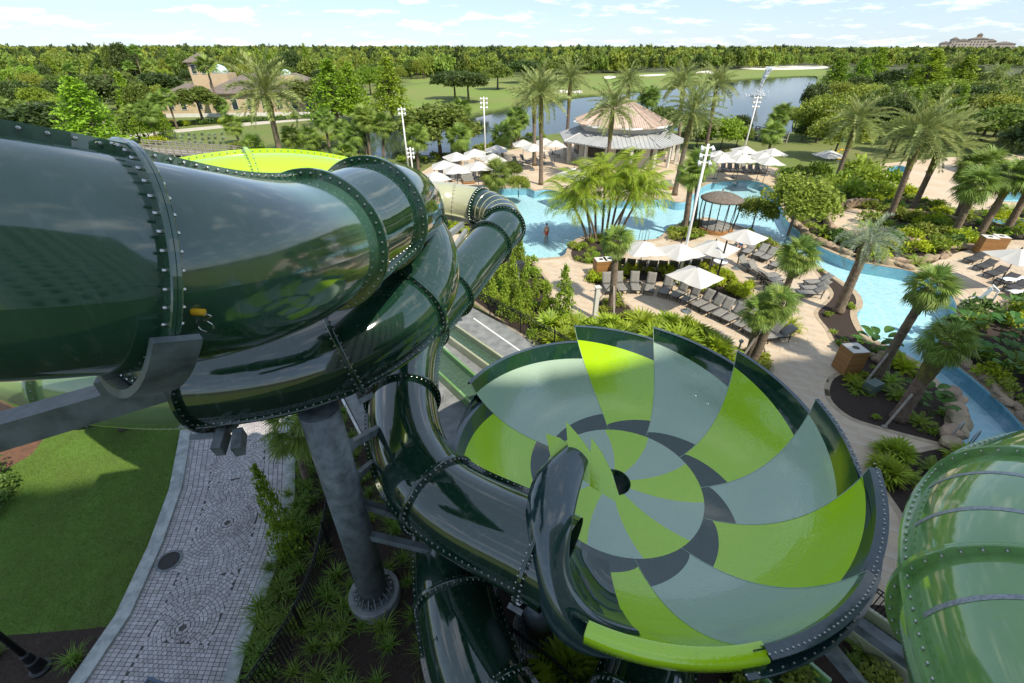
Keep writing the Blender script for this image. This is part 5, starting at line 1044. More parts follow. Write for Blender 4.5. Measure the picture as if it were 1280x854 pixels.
scatter(BED_LEFT, 18, ['yellow', 'green', 'fern'], 0.5, 0.8, 'leafy plant in the small bed under the beige tube', 'plants under the beige tube', 0.6, 8)
scatter(BED_PALMS, 10, ['fern', 'light'], 0.35, 0.6, 'low plant around the two leaning palms', 'plants around the two palms', 0.35, 9)
plant('sago', at(984, 412), 1.05, 'yellow-green sago plant in its own small bed on the deck', 'sago plants', cat='sago')
scatter(BED_RIVER, 34, ['tuft', 'fern', 'green'], 0.22, 0.42, 'tiny low plant in the dark river bed mulch', 'small plants in the river bed', 0.6, 10)
for x, y, k, s, lb in [(1082, 446, 'broad', 1.1, 'broad-leaved plant between the bin and the river'), (1090, 440, 'broad', 1.2, 'tall broad-leaved plant at the river edge'), (1118, 456, 'sago', 0.9, 'strappy green plant beside the propped palm'), (1130, 462, 'sago', 0.9, 'spiky green plant under the propped palm'), (1112, 478, 'fern', 0.9, 'pale fern in the river bed'), (1120, 496, 'fern', 0.9, 'pale fern near the shaggy palm'), (1070, 486, 'fern', 0.8, 'low fern by the grey utility box'), (1150, 505, 'broad', 1.0, 'broad-leaved plant beside the bank rocks'), (1162, 520, 'broad', 0.9, 'broad-leaved plant at the tip of the river bed'), (1148, 530, 'fern', 0.8, 'fern at the tip of the river bed'), (1066, 478, 'sago', 0.6, 'small strappy plant by the grey utility box')]:
    plant(k, at(x, y), s, lb, None, cat='plant')
scatter(BED_NEAR, 12, ['fan', 'fern'], 0.7, 1.0, {'fan': 'palmetto in the bed beside the leaf green tube', 'fern': 'fern in the bed beside the leaf green tube'}, 'plants beside the leaf green tube', 0.8, 11)
scatter(BED_BANK, 92, ['green', 'yellow', 'light', 'broad', 'dark'], 0.65, 1.3, {'green': 'lush green shrub on the far river bank', 'yellow': 'bright yellow-green shrub on the far river bank', 'light': 'pale green shrub on the far river bank', 'broad': 'dark broad-leaved plant on the far river bank', 'dark': 'dark green shrub on the far river bank'}, 'plants on the far river bank', 0.6, 12, tall=1.1)
scatter(BED_UPPER, 170, ['green', 'light', 'yellow', 'dark', 'fern'], 0.65, 1.45, {'green': 'green shrub in the rocky garden above the river', 'light': 'pale shrub in the rocky garden above the river', 'yellow': 'yellow-green shrub in the rocky garden above the river', 'dark': 'dark shrub in the rocky garden above the river', 'fern': 'fern in the rocky garden above the river'}, 'shrubs in the rocky garden', 0.75, 13, cond=lambda p: not inside(p, PATIO))
for x, y, s in [(1060, 250, 2.2), (1080, 240, 2.6), (1072, 228, 2.8), (1095, 250, 2.0), (1105, 236, 2.2), (1055, 235, 2.0), (1020, 225, 2.0), (1035, 240, 1.8)]: plant('green', at(x, y), s, 'large leafy shrub mass beside the leaning date palm', 'large garden shrubs', s * 1.25)
# garden bed under the slides
NB = [p for p in W2((-8.6, 12.5), (-8.2, 10), (-7.9, 8), (-7.0, 5.5), (-5.9, 3.8), (-1.2, 3.8), (-1.6, 6.0), (-2.2, 7.6), (-5.4, 12.2), (-7.6, 15.6))]
scatter(NB, 95, ['tuft'], 0.75, 1.2, 'tufted green grass clump in the dark bed round the thick column', 'grass clumps under the slides', 0.34, 14, 'grass clump', cond=lambda p: (p[0] + 4.1) ** 2 + (p[1] - 7.3) ** 2 > 0.7)
pr2 = px(PATH_R)
for k in range(30):
    p = arc_lerp([v.copy() for v in pr2], 0.25 + 0.72 * k / 30); plant('tuft', (p.x + 0.55 + random.uniform(-0.1, 0.35), p.y + random.uniform(-0.15, 0.15)), random.uniform(0.8, 1.25), 'long green grass tuft spilling over the path kerb', 'grass tufts along the path kerb', cat='grass clump')
for x, y, h, lb in [(365, 690, 590, 'tall feathery conifer beside the paver path'), (385, 560, 520, 'small palm-like tree behind the path kerb')]:
    b = at(x, y); plant('pine', b, 0.62, lb, None, max(1.1, hz(b.y, h)) / 2, 'conifer')
palm('sabal', at(384, 602), 366, 536, 0.7, 'small cabbage palm leaning over the path', None, 24, 0.12, 0.1, True, 71, 'cabbage_palm')
plant('tuft', at(95, 828), 1.0, 'single grass clump on the dark mulch by the lamp post', None, cat='grass clump'); plant('tuft', at(-4, 820), 1.0, 'grass clump at the foot of the lamp post bed', None, cat='grass clump')
scatter(W2((5.2, 3.4), (9.5, 3.4), (10.6, 6.2), (7.6, 11.0), (6.4, 9.0)), 26, ['tuft', 'fern', 'light'], 0.5, 0.9, {'tuft': 'grass clump between the run-out channels', 'fern': 'fern between the run-out channels', 'light': 'weedy shrub between the run-out channels'}, 'plants between the channels', 0.5, 15)
plant('fan', at(712, 845), 1.1, 'palmetto under the bowl beside the footing', None, cat='palmetto')
for i, (x, y, s) in enumerate([(2, 612, 0.7), (-8, 640, 0.8), (-20, 600, 1.0)]): plant('dark', at(x, y), s, 'dark shrub at the left edge of the lawn', 'shrubs at the lawn edge')
# shore plants, tan-building gardens
lk = LAKE; near_shore = [p for p in lk if p[1] < 92 and p[0] < 40]
for i in range(60):
    p = near_shore[int(i * len(near_shore) / 60)]; plant('green' if i % 3 else 'light', (p[0] + random.uniform(-1, 1), p[1] - random.uniform(0.3, 2.2)), random.uniform(0.6, 1.1), 'reedy green plant on the near lake shore', 'plants along the lake shore')
for i in range(34):
    f = i / 33; b = at(205 + 240 * f + random.uniform(-3, 3), 159 - 18 * f + random.uniform(-2.5, 1.5)); k = ['yellow', 'red', 'yellow', 'dark'][i % 4]; plant(k, b, random.uniform(0.8, 1.4), {'yellow': 'yellow shrub in front of the tan building', 'red': 'red-leaved shrub in front of the tan building', 'dark': 'dark shrub in front of the tan building'}[k], 'shrubs in front of the tan building')
for i in range(30): b = at(205 + 8 * (i % 10) + random.uniform(-2, 2), 170 + 5 * (i // 10) + random.uniform(-1, 1)); plant('silver', b, 1.6, 'pale tufted grass beside the boardwalk', 'pale tufts by the boardwalk', cat='grass clump')
for x, y, s in [(193, 181, 1.6), (203, 180, 1.5), (185, 183, 1.4)]: plant('yellow', at(x, y), s, 'yellow-green mound at the end of the boardwalk', 'mounds by the boardwalk')
for x, y, s in [(318, 196, 2.0), (430, 205, 2.4), (300, 190, 1.8), (415, 207, 2.0), (445, 207, 1.8)]: plant('light', at(x, y), s, 'palm-like bush behind the lime tube', 'bushes behind the lime tube')
# fine lawn blades as one mass
gl = random.Random(5); lv = MB(); P = []; lx = [p[0] for p in LAWN]; ly = [p[1] for p in LAWN]
g = np.random.default_rng(9); cand_ = np.stack([g.uniform(max(min(lx), -24), max(lx), 150000), g.uniform(min(ly), min(max(ly), 19), 150000)], 1)
pin = np.array([p for p in cand_ if inside(p, LAWN)]); n = len(pin); a = g.random(n) * 6.28; hgt = 0.04 + 0.05 * g.random(n); s = np.stack([np.cos(a), np.sin(a), 0 * a], 1) * 0.0055; base = np.concatenate([pin, np.zeros((n, 1))], 1); tip = base + np.stack([g.normal(size=n) * 0.03, g.normal(size=n) * 0.03, hgt], 1)
V = np.stack([base - s, base + s, tip], 1).reshape(-1, 3); lo = obj('lawn_grass', mkmesh('lawn_grass', V, np.arange(3 * n).reshape(n, 3), M['leaf_grassy'])); tag(lo, 'short mown green grass of the lawn beside the path', 'grass', None, 'stuff')
# mulch chips
g = np.random.default_rng(10); n = 26000; P = np.stack([g.uniform(-16, 12, n), g.uniform(2.5, 14, n)], 1)
ok = np.array([(not inside(p, PATH)) and (not inside(p, LAWN)) and (not inside(p, SERVICE)) and inside(p, GARDEN) for p in P]); P = P[ok]; V, Fc = leaf_quads(np.concatenate([P, 0.015 + 0.01 * g.random((len(P), 1))], 1), 0.035, 1.5, 0.35, seed=4)
mat('chip', (0.045, 0.03, 0.022), 0.95, island=0.6); mo = obj('mulch_chips', mkmesh('mulch_chips', V, Fc, M['chip'])); tag(mo, 'dark bark chips strewn over the garden bed', 'mulch', None, 'stuff')
# ------------------------------------------------------------------ pool furniture
def make_lounger(back=0.75, fab='sling', nm='lounger'):
    """foot towards +x, 1.95 m long; origin at the middle of its feet on the ground"""
    t = empty('sun_lounger'); fr = MB(); fr.bar((-0.15, -0.31, 0.33), (0.97, -0.31, 0.33), 0.04, 0.05); fr.bar((-0.15, 0.31, 0.33), (0.97, 0.31, 0.33), 0.04, 0.05); fr.bar((0.97, -0.33, 0.33), (0.97, 0.33, 0.33), 0.04, 0.05); fr.bar((-0.15, -0.33, 0.31), (-0.15, 0.33, 0.31), 0.04, 0.04); fr.bar((-0.55, -0.31, 0.31), (-0.15, -0.31, 0.33), 0.04, 0.05); fr.bar((-0.55, 0.31, 0.31), (-0.15, 0.31, 0.33), 0.04, 0.05)
    fr.build('frame', M['frame_dark'], t)
    for x in (-0.5, 0.82):
        for y in (-0.3, 0.3): MB().bar((x, y, 0), (x, y, 0.32), 0.045).build('leg', M['frame_dark'], t)
    s = MB(); s.grid([[(-0.15 + 1.12 * i / 6, -0.3 + 0.6 * j / 4, 0.362 - 0.018 * math.sin(PI * j / 4)) for j in range(5)] for i in range(7)]); o = s.build('seat', M[fab], t, smooth=True); o.modifiers.new('solid', 'SOLIDIFY').thickness = 0.02
    L = 0.82; b = MB(); b.grid([[(-0.15 - math.cos(back) * L * i / 5, -0.3 + 0.6 * j / 4, 0.362 + math.sin(back) * L * i / 5 - 0.015 * math.sin(PI * j / 4)) for j in range(5)] for i in range(6)]); o = b.build('backrest', M[fab], t, smooth=True); o.modifiers.new('solid', 'SOLIDIFY').thickness = 0.025
    st = MB(); st.bar((-0.15 - math.cos(back) * 0.55, -0.25, 0.36 + math.sin(back) * 0.55), (-0.5, -0.25, 0.3), 0.03); st.bar((-0.15 - math.cos(back) * 0.55, 0.25, 0.36 + math.sin(back) * 0.55), (-0.5, 0.25, 0.3), 0.03); st.build('back_strut', M['frame_dark'], t)
    return t
LP = dict(low=make_lounger(0.62), mid=make_lounger(0.95), high=make_lounger(1.2), dark=make_lounger(0.3, 'sling_dark')); used = set()
def lounger(kind, p, rz, label, group):
    o = LP[kind] if kind not in used else copy_tree(LP[kind]); used.add(kind); o.location = (p[0], p[1], 0.014); o.rotation_euler = (0, 0, rz + random.uniform(-0.09, 0.09)); tag(o, label, 'lounger', group); return o
def face(p, q): d = Vector(q[:2]) - Vector(p[:2]); return math.atan2(d.y, d.x)
# the curved row in front of the hedge: feet on the arc of the path
arcA = [at(*q).xy for q in [(764, 370), (778, 369), (795, 369), (811, 370), (827, 373), (841, 377), (853, 382), (866, 388), (878, 394), (891, 400), (904, 406), (918, 413), (931, 420), (944, 428)]]
for i, p in enumerate(arcA):
    a, c = arcA[max(i - 1, 0)], arcA[min(i + 1, len(arcA) - 1)]; t = (c - a).normalized(); n = Vector((t.y, -t.x))    # towards the path
    if n.y > 0: n = -n
    q = p - n * 0.95; lounger('high' if i < 7 else 'mid', q, math.atan2(n.y, n.x), 'grey sling lounger with its back raised high, in the arc along the hedge' if i < 7 else 'grey sling lounger half reclined, in the arc beside the umbrella', 'loungers in the arc by the hedge')
for i in range(9):   # row under the umbrellas, facing the pool
    f = i / 8; p = at(775 + 105 * f, 334 + 4 * math.sin(f * 3)); lounger('mid', p, R(78 - 6 * f), 'grey lounger facing the pool, seen from behind under the umbrellas', 'loungers facing the pool')
for (hx, hy, fx, fy) in [(942, 312, 928, 322), (956, 316, 942, 326), (968, 320, 950, 330), (978, 330, 964, 338), (1006, 338, 992, 349), (925, 333, 936, 339), (938, 340, 950, 346), (948, 352, 966, 349), (952, 358, 970, 354), (955, 366, 974, 359), (1034, 356, 1008, 359), (1034, 364, 1000, 366), (1030, 372, 996, 371), (925, 306, 917, 318)]:
    h, f = at(hx, hy), at(fx, fy); lounger('low', (h + f) / 2, face(h, f), 'grey lounger on the deck between the umbrellas and the lazy river', 'loungers by the lazy river')
h, f = at(990, 424), at(952, 426); lounger('low', (h + f) / 2, face(h, f), 'grey lounger beside the sago plant bed', None); h, f = at(985, 412), at(950, 416); lounger('low', (h + f) / 2 + Vector((-0.5, -0.2, 0)), face(h, f), 'grey lounger behind the two leaning palms', None)
for i in range(6):
    h, f = at(1228 + i * 13, 325 + i * 9), at(1204 + i * 13, 330 + i * 9); lounger('dark', (h + f) / 2, face(h, f), 'dark flat lounger in the row across the river bend', 'dark loungers across the river')
for i in range(10):
    p = at(878 + i * 8.5, 213 + 0.3 * i); lounger('mid', p, R(-95), 'lounger on the far pool side in front of the umbrellas', 'loungers on the far pool side')
for i, (x, y) in enumerate([(552, 224), (562, 226), (575, 222), (590, 224), (604, 218), (618, 214), (632, 212), (645, 206), (655, 203), (668, 200), (680, 197), (692, 196), (560, 214), (585, 213), (600, 211)]):
    lounger('mid', at(x, y), R(-80 + 20 * (i % 3)), 'lounger in the shade of the umbrellas on the lake terrace', 'loungers on the lake terrace')
# towels
for x, y, lb, m in [(1262, 356, 'white towel spread over a dark lounger', 'towel'), (1272, 372, 'pale blue towel on a dark lounger', 'towel')]:
    p = at(x, y); e = MB(); e.grid([[(p.x - 0.8 + 1.6 * i / 8, p.y - 0.3 + 0.6 * j / 4, 0.42 + 0.03 * math.sin(i * 1.3 + j) + 0.25 * max(0, i / 8 - 0.6)) for j in range(5)] for i in range(9)]); o = e.build('towel', M[m], smooth=True); o.modifiers.new('solid', 'SOLIDIFY').thickness = 0.02; tag(o, lb, 'towel')
def make_daybed():
    t = empty('daybed'); b = MB(); b.box((0, 0, 0.14), (1.7, 1.5, 0.24)); bevel(b.build('base', M['teak'], t), 0.04); b = MB(); b.box((0.05, 0, 0.33), (1.5, 1.35, 0.16)); bevel(b.build('cushion', M['sling'], t), 0.06, 3); b = MB(); b.box((-0.72, 0, 0.5), (0.16, 1.4, 0.5), ry=-0.25); bevel(b.build('back_cushion', M['sling'], t), 0.06, 3); return t
db = make_daybed(); first = True
for x, y, rz, lb in [(585, 228, -1.3, 'teak daybed with grey cushions at the pool corner'), (609, 224, -1.2, 'teak daybed with grey cushions beside the small pool palm'), (835, 235, -1.4, 'teak daybed beside the peninsula palm'), (856, 228, -1.4, 'teak daybed near the pavilion corner')]:
    o = db if first else copy_tree(db); first = False; p = at(x, y); o.location = (p.x, p.y, 0.012); o.rotation_euler = (0, 0, rz); tag(o, lb, 'daybed', 'teak daybeds by the pool')
# umbrellas
def make_umbrella(w=2.45, h=2.4):
    t = empty('umbrella'); n = 8; hw = w / 2; G = []
    for i in range(7):
        f = i / 6; row = []
        for j in range(33):
            a = 2 * PI * j / 32; c, s = math.cos(a), math.sin(a); k = 1 / max(abs(c), abs(s)); rr = hw * f * (k * 0.97 + 0.03); sag = 0.05 * f * abs(math.sin(4 * a)) ; row.append((c * rr, s * rr, h + 0.62 * (1 - f) ** 1.05 - sag))
        G.append(row)
    o = MB().grid(G).build('canopy', M['canvas'], t); o.modifiers.new('solid', 'SOLIDIFY').thickness = 0.012
    b = MB(); b.tube([(0, 0, 0.05), (0, 0, h + 0.68)], 0.028, 10); b.build('pole', M['frame_dark'], t); b = MB(); b.lathe([(0.32, 0), (0.32, 0.06), (0.06, 0.1), (0.045, 0.3)], 20); b.build('base', M['steel_grey'], t); b = MB(); b.lathe([(0.06, h + 0.6), (0.05, h + 0.66), (0.012, h + 0.74)], 12); b.build('finial', M['frame_dark'], t)
    for k in range(8):
        a = PI / 4 * k; kk = 1 / max(abs(math.cos(a)), abs(math.sin(a))); b = MB(); b.bar((0.03 * math.cos(a), 0.03 * math.sin(a), h + 0.56), (hw * 0.96 * kk * math.cos(a), hw * 0.96 * kk * math.sin(a), h - 0.03), 0.02); b.build('rib', M['frame_dark'], t)
    return t
um = make_umbrella(); first = True
def umbrella(x, y, rz, label, group, s=1.0, zc=2.6):
    global first
    o = um if first else copy_tree(um); first = False; p = at(x, y, zc * s); o.location = (p.x, p.y, 0.0); o.rotation_euler = (random.uniform(-0.035, 0.035), random.uniform(-0.035, 0.035), rz + random.uniform(-0.25, 0.25)); o.scale = (s,) * 3; tag(o, label, 'umbrella', group); return o
for x, y, rz, lb in [(803, 309, 0.2, 'square white umbrella next to the timber bins'), (849, 311, 0.35, 'square white umbrella behind the floodlight mast'), (896, 308, 0.5, 'square white umbrella with a table beneath, below the gazebo'), (932, 294, 0.45, 'square white umbrella at the river edge'), (869, 342, 0.55, 'square white umbrella over the curved lounger row'), (1272, 318, 0.3, 'white umbrella across the river over dark loungers')]:
    umbrella(x, y, rz, lb, 'white umbrellas on the near deck')
for x, y in [(555, 206), (571, 211), (597, 207), (571, 195), (594, 191), (621, 186), (616, 197), (654, 179), (666, 184), (681, 177), (694, 180), (544, 220), (538, 229), (718, 216), (728, 219)]: umbrella(x, y, 0.3, 'white umbrella on the terrace between the lake and the big pool' if x < 700 else 'white umbrella in front of the pavilion', 'white umbrellas on the lake terrace' if x < 700 else 'white umbrellas by the pavilion', 1.12)
for x, y in [(899, 193), (902, 198), (931, 187), (923, 192), (927, 198), (965, 190), (954, 195), (961, 201), (1037, 192)]: umbrella(x, y, 0.15, 'white umbrella on the grass beyond the far pool side', 'white umbrellas beyond the pool', 1.1)
# slim dark pole behind the near umbrella
p = at(893, 360); e = empty('post', (p.x, p.y, 0), 0, 'slim dark post in the hedge behind the curved lounger row', 'post'); b = MB(); b.tube([(0, 0, 0), (0, 0, 3.4)], 0.055, 10); b.build('shaft', M['black_metal'], e); b = MB(); b.lathe([(0.1, 0), (0.1, 0.04), (0.06, 0.06)], 12); b.build('base', M['black_metal'], e)
# timber bins: slatted cabinets with a pale top
def make_bin():
    t = empty('timber_bin'); w, h = 0.72, 1.05; b = MB(); b.box((0, 0, h / 2 - 0.02), (w - 0.06, w - 0.06, h - 0.08)); b.build('carcass', M['frame_dark'], t)
    s = MB().box((0, 0, 0), (0.066, 0.03, h)).mesh('slat', M['teak'])
    for side in range(4):
        a = side * PI / 2
        for k in range(10):
            u = -w / 2 + 0.036 + k * 0.072; x, y = u, -w / 2 + 0.012; o = obj('slat', s, t, (math.cos(a) * x - math.sin(a) * y, math.sin(a) * x + math.cos(a) * y, h / 2 + 0.02), (0, 0, a))
    b = MB(); b.box((0, 0, h + 0.045), (w - 0.02, w - 0.02, 0.03)); bevel(b.build('top', M['stucco_white'], t), 0.008); b = MB(); b.lathe([(0.13, h + 0.062), (0.13, h + 0.072), (0.10, h + 0.072), (0.10, h + 0.064), (0, h + 0.064)], 20, cap=False); b.build('opening', M['dark_opening'], t); return t
bn = make_bin(); first_b = True
for x, y, rz, lb in [(1056, 463, 0.1, 'slatted timber bin with a pale top at the corner of the river bed'), (749, 345, 0.15, 'slatted timber bin beside the hedge end, left of its twin'), (759, 344, 0.15, 'slatted timber bin beside the hedge end, right of its twin'), (1226, 317, -0.3, 'slatted timber cabinet across the river, left of its twin'), (1240, 316, -0.3, 'slatted timber cabinet across the river beneath the leaves')]:
    o = bn if first_b else copy_tree(bn); first_b = False; p = at(x, y); o.location = (p.x, p.y, 0.014); o.rotation_euler = (0, 0, rz); sc = 1.25 if x > 1000 else 1.15; o.scale = (sc, sc, sc); tag(o, lb, 'bin', 'slatted timber bins')
# gazebo daybed: dark curved canopy on rods
p = at(893, 288); t = empty('gazebo', (p.x, p.y, 0.012), 0.25, 'black cabana with a curved thatched canopy beside the pool', 'gazebo')
b = MB(); b.lathe([(1.5, 0), (1.5, 0.3), (1.35, 0.34), (0, 0.34)], 24, cap=False); b.build('base', M['teak'], t); b = MB(); b.lathe([(1.3, 0.34), (1.3, 0.5), (0, 0.54)], 24, cap=False); b.build('mattress', M['sling'], t, smooth=True)
G = [[(1.75 * f * math.cos(a), 1.75 * f * math.sin(a), 3.25 - 0.5 * f * f) for a in [2 * PI * j / 32 for j in range(33)]] for f in (0.01, 0.3, 0.55, 0.75, 0.9, 1.0)]; o = MB().grid(G).build('canopy', M['thatch'], t, smooth=True); o.modifiers.new('solid', 'SOLIDIFY').thickness = 0.12
for k in range(14):
    a = 2 * PI * k / 14; b = MB(); b.tube([(1.45 * math.cos(a), 1.45 * math.sin(a), 0.3), (1.62 * math.cos(a), 1.62 * math.sin(a), 1.6), (1.6 * math.cos(a), 1.6 * math.sin(a), 2.75)], 0.035, 6); b.build('rod', M['black_metal'], t)
# round table and chairs beneath the third umbrella
p = at(898, 338); t = empty('side_table', (p.x, p.y, 0), 0, 'small table with a white top under the umbrella below the gazebo', 'table'); b = MB(); b.lathe([(0.5, 0.7), (0.5, 0.74), (0, 0.74)], 20); b.build('top', M['white_metal'], t); b = MB(); b.tube([(0, 0, 0.03), (0, 0, 0.7)], 0.04, 8); b.build('stem', M['frame_dark'], t); b = MB(); b.lathe([(0.3, 0), (0.3, 0.03), (0, 0.03)], 16); b.build('foot', M['frame_dark'], t)
# pool lift chair
p = at(1216, 381); t = empty('pool_lift', (p.x, p.y, 0), 2.6, 'white pool lift chair at the edge of the river bend', 'pool lift')
b = MB(); b.box((0, 0, 0.5), (0.5, 0.5, 0.06)); bevel(b.build('seat', M['white_metal'], t), 0.02); b = MB(); b.box((-0.3, 0, 0.9), (0.06, 0.5, 0.8), ry=-0.25); bevel(b.build('backrest', M['white_metal'], t), 0.02); b = MB(); b.tube([(-0.75, 0, 0), (-0.75, 0, 1.2), (-0.3, 0, 1.5)], 0.05, 10); b.build('mast', M['white_metal'], t); b = MB(); b.box((-0.75, 0, 0.05), (0.6, 0.5, 0.1)); bevel(b.build('base', M['white_metal'], t), 0.02); b = MB(); b.bar((-0.75, 0, 0.6), (-0.1, 0, 0.46), 0.08); b.build('arm', M['white_metal'], t); b = MB(); b.box((0.35, 0, 0.2), (0.3, 0.42, 0.04)); b.build('footrest', M['white_metal'], t)
# hand rails
def rail(x, y, rz, lb):
    p = at(x, y); t = empty('pool_rail', (p.x, p.y, 0), rz, lb, 'rail')
    for s in (-0.28, 0.28): b = MB(); b.tube([(0, s, 0), (0, s, 0.75), (0.1, s, 0.9), (0.35, s, 0.9), (0.6, s, 0.6), (0.66, s, -0.5)], 0.025, 8); b.build('handrail', M['steel_light'], t, smooth=True)
rail(806, 301, 1.7, 'curved steel hand rails at the pool steps near the areca palms'); rail(1196, 556, 0.5, 'curved steel hand rails at the end of the river rocks')
# white drinking post and paving plate
p = at(743, 398); t = empty('shower_post', (p.x, p.y, 0), 0.2, 'white shower post beside the round planter', 'post'); b = MB(); b.box((0, 0, 1.05), (0.26, 0.26, 2.1)); bevel(b.build('pillar', M['stucco_white'], t), 0.03); b = MB(); b.box((0, 0, 2.12), (0.36, 0.36, 0.06)); bevel(b.build('cap', M['stucco_white'], t), 0.015); b = MB(); b.tube([(-0.13, 0, 1.9), (-0.4, 0, 1.95), (-0.42, 0, 1.85)], 0.025, 8); b.build('spout', M['steel_light'], t); b = MB(); b.box((-0.75, 0.1, 0.02), (1.0, 1.0, 0.03)); b.build('drain_tray', M['coping'], t)
for bx in ((1, 0.9), ): pass
def prop(a, b_, lb): e = empty('timber_prop', tuple(a), 0, lb, 'prop', 'timber props holding young palms'); MB().bar((0, 0, 0), Vector(b_) - Vector(a), 0.09, 0.05).build('plank', M['grey_wood'], e); MB().box((0, 0, 0.04), (0.16, 0.16, 0.08)).build('peg', M['grey_wood'], e)
def props(bx, by, cx, cy, lb, n=3, h=1.7, r=1.1):
    c = at(bx, by); hh_ = hz(c.y, cy); lx = (xat(cx, c.y, hh_) - c.x) * (h / hh_) ** 1.4
    for k in range(n): a = 2 * PI * k / n + 0.5; prop((c.x + r * math.cos(a), c.y + r * math.sin(a), 0), (c.x + lx + 0.15 * math.cos(a), c.y + 0.15 * math.sin(a), h), lb)
props(764, 386, 771, 302, 'grey plank prop leaning on the palm in the round planter'); props(1094, 474, 1161, 358, 'grey plank prop leaning on the palm crossing the river bend', 2); props(1122, 524, 1186, 430, 'grey plank prop leaning on the shaggy river palm', 2); props(940, 448, 955, 388, 'grey plank prop at the two leaning palms', 2, 1.4)
for x, y, s, lb, m in [(1088, 489, 0.5, 'low green utility box in the river bed', 'leaf_hedge'), (648, 352, 0.5, 'dark control box on a post among the conifers', 'black_metal'), (611, 232, 0.55, 'green utility box among the terrace plants', 'leaf_hedge'), (912, 448, 0.45, 'flat grey sign board on the deck behind the bowl', 'coping')]:
    p = at(x, y); e = empty('utility_box', (p.x, p.y, 0), 0.4, lb, 'box'); hh_ = 1.5 if 'post' in lb else s * 1.1; b = MB(); b.box((0, 0, hh_ - s * 0.5), (s * 1.5, s, s)); bevel(b.build('cabinet', mat('box_paint_%d' % x, (0.09, 0.13, 0.11) if m == 'leaf_hedge' else (0.03, 0.035, 0.04) if m == 'black_metal' else (0.2, 0.18, 0.15), 0.6), e), 0.03); b = MB(); b.box((0, 0, (hh_ - s) / 2 + 0.02), (0.12, 0.12, max(hh_ - s, 0.04))); b.build('stand', M['steel_grey'], e)
# path lights on the deck
for x, y in [(922, 441), (739, 421)]: p = at(x, y); e = empty('path_light', (p.x, p.y, 0), 0, 'small bollard light at the bed edge', 'light', 'bollard lights'); b = MB(); b.tube([(0, 0, 0), (0, 0, 0.7)], 0.05, 10); b.build('post', M['steel_light'], e); b = MB(); b.lathe([(0.11, 0.7), (0.12, 0.78), (0.02, 0.86)], 14); b.build('cap', M['steel_light'], e)
# ------------------------------------------------------------------ rocks and stone walls
def rock_mesh(seed):
    bm = bmesh.new(); bmesh.ops.create_icosphere(bm, subdivisions=2, radius=0.5); g = random.Random(seed); c = [Vector((g.gauss(0, 1), g.gauss(0, 1), g.gauss(0, 1))).normalized() for _ in range(9)]; d = [g.uniform(0.28, 0.46) for _ in c]
    for v in bm.verts:
        for n, k in zip(c, d):
            e = v.co.dot(n) - k
            if e > 0: v.co -= n * e
        v.co *= 1 + g.uniform(-0.05, 0.05)
    me = bpy.data.meshes.new('rock'); bm.to_mesh(me); bm.free(); me.materials.append(M['rock']); return me
RK = [rock_mesh(s) for s in range(6)]
def rock(p, sx, sy, sz, rz, label, group): o = obj('boulder', random.choice(RK), None, (p[0], p[1], sz * 0.22), (random.uniform(-0.2, 0.2), random.uniform(-0.2, 0.2), rz), (sx, sy, sz)); tag(o, label, 'rock', group)
def rock_line(pts, n, s0, s1, label, group, jit=0.2, hgt=0.7):
    P = [at(*q).xy for q in pts]
    for i in range(n):
        a = arc_lerp(P, i / max(n - 1, 1)); b = arc_lerp(P, min(1, (i + 0.5) / n)); rz = math.atan2(b.y - a.y, b.x - a.x) if (b - a).length > 1e-4 else 0; s = random.uniform(s0, s1); rock((a.x + random.uniform(-jit, jit), a.y + random.uniform(-jit, jit)), s * 1.35, s, s * hgt, rz + random.uniform(-0.3, 0.3), label, group)
rock_line([(992, 279), (1010, 295), (1030, 306), (1055, 316), (1080, 324), (1105, 329), (1135, 335)], 34, 0.55, 0.95, 'tan boulder on the far edge of the lazy river', 'boulders along the river')
rock_line([(1082, 318), (1110, 326), (1138, 331), (1160, 325), (1183, 320)], 20, 0.5, 0.95, 'tan boulder at the foot of the rocky garden', 'boulders below the rocky garden')
rock_line([(1120, 300), (1150, 306), (1180, 311), (1212, 310)], 22, 0.55, 1.0, 'tan boulder of the low wall behind the flower bed', 'boulders of the low garden wall', 0.15)
rock_line([(1194, 500), (1196, 520), (1193, 540), (1186, 553)], 8, 0.7, 1.1, 'brown boulder at the tip of the river bed', 'boulders at the river bed tip')
rock_line([(1183, 440), (1215, 466), (1250, 494), (1284, 528)], 18, 0.55, 0.85, 'shaded boulder on the far river bank', 'boulders on the far river bank'); rock_line([(1086, 446), (1096, 452), (1105, 447)], 4, 0.5, 0.8, 'pale boulder beside the broad-leaved plants', 'boulders by the broad-leaved plants')
def stone_wall(pts, h, w, label, nst):
    P = [at(*q).xy for q in pts]; c = P[0]; t = empty('stone_wall', (c.x, c.y, 0), 0, label, 'wall'); L = sum((b - a).length for a, b in zip(P, P[1:])); n = int(L / 0.62); core = MB(); pr0 = None
    st = bevel_box = None
    for k in range(n):
        a, b = arc_lerp(P, k / n), arc_lerp(P, (k + 1) / n); d = b - a; rz = math.atan2(d.y, d.x); core.bar((a.x - c.x, a.y - c.y, h * 0.42), (b.x - c.x, b.y - c.y, h * 0.42), w * 0.8, h * 0.8)
        for r in range(nst):
            z = (r + 0.5) * h / nst; obj('stone', random.choice(RK), t, ((a.x + b.x) / 2 - c.x + random.uniform(-.05, .05), (a.y + b.y) / 2 - c.y + random.uniform(-.05, .05), z), (random.uniform(-.1, .1), random.uniform(-.1, .1), rz + (PI if random.random() < 0.5 else 0)), (d.length * 1.32, w * 1.25, h / nst * 1.35))
    core.build('core', M['rock'], t)
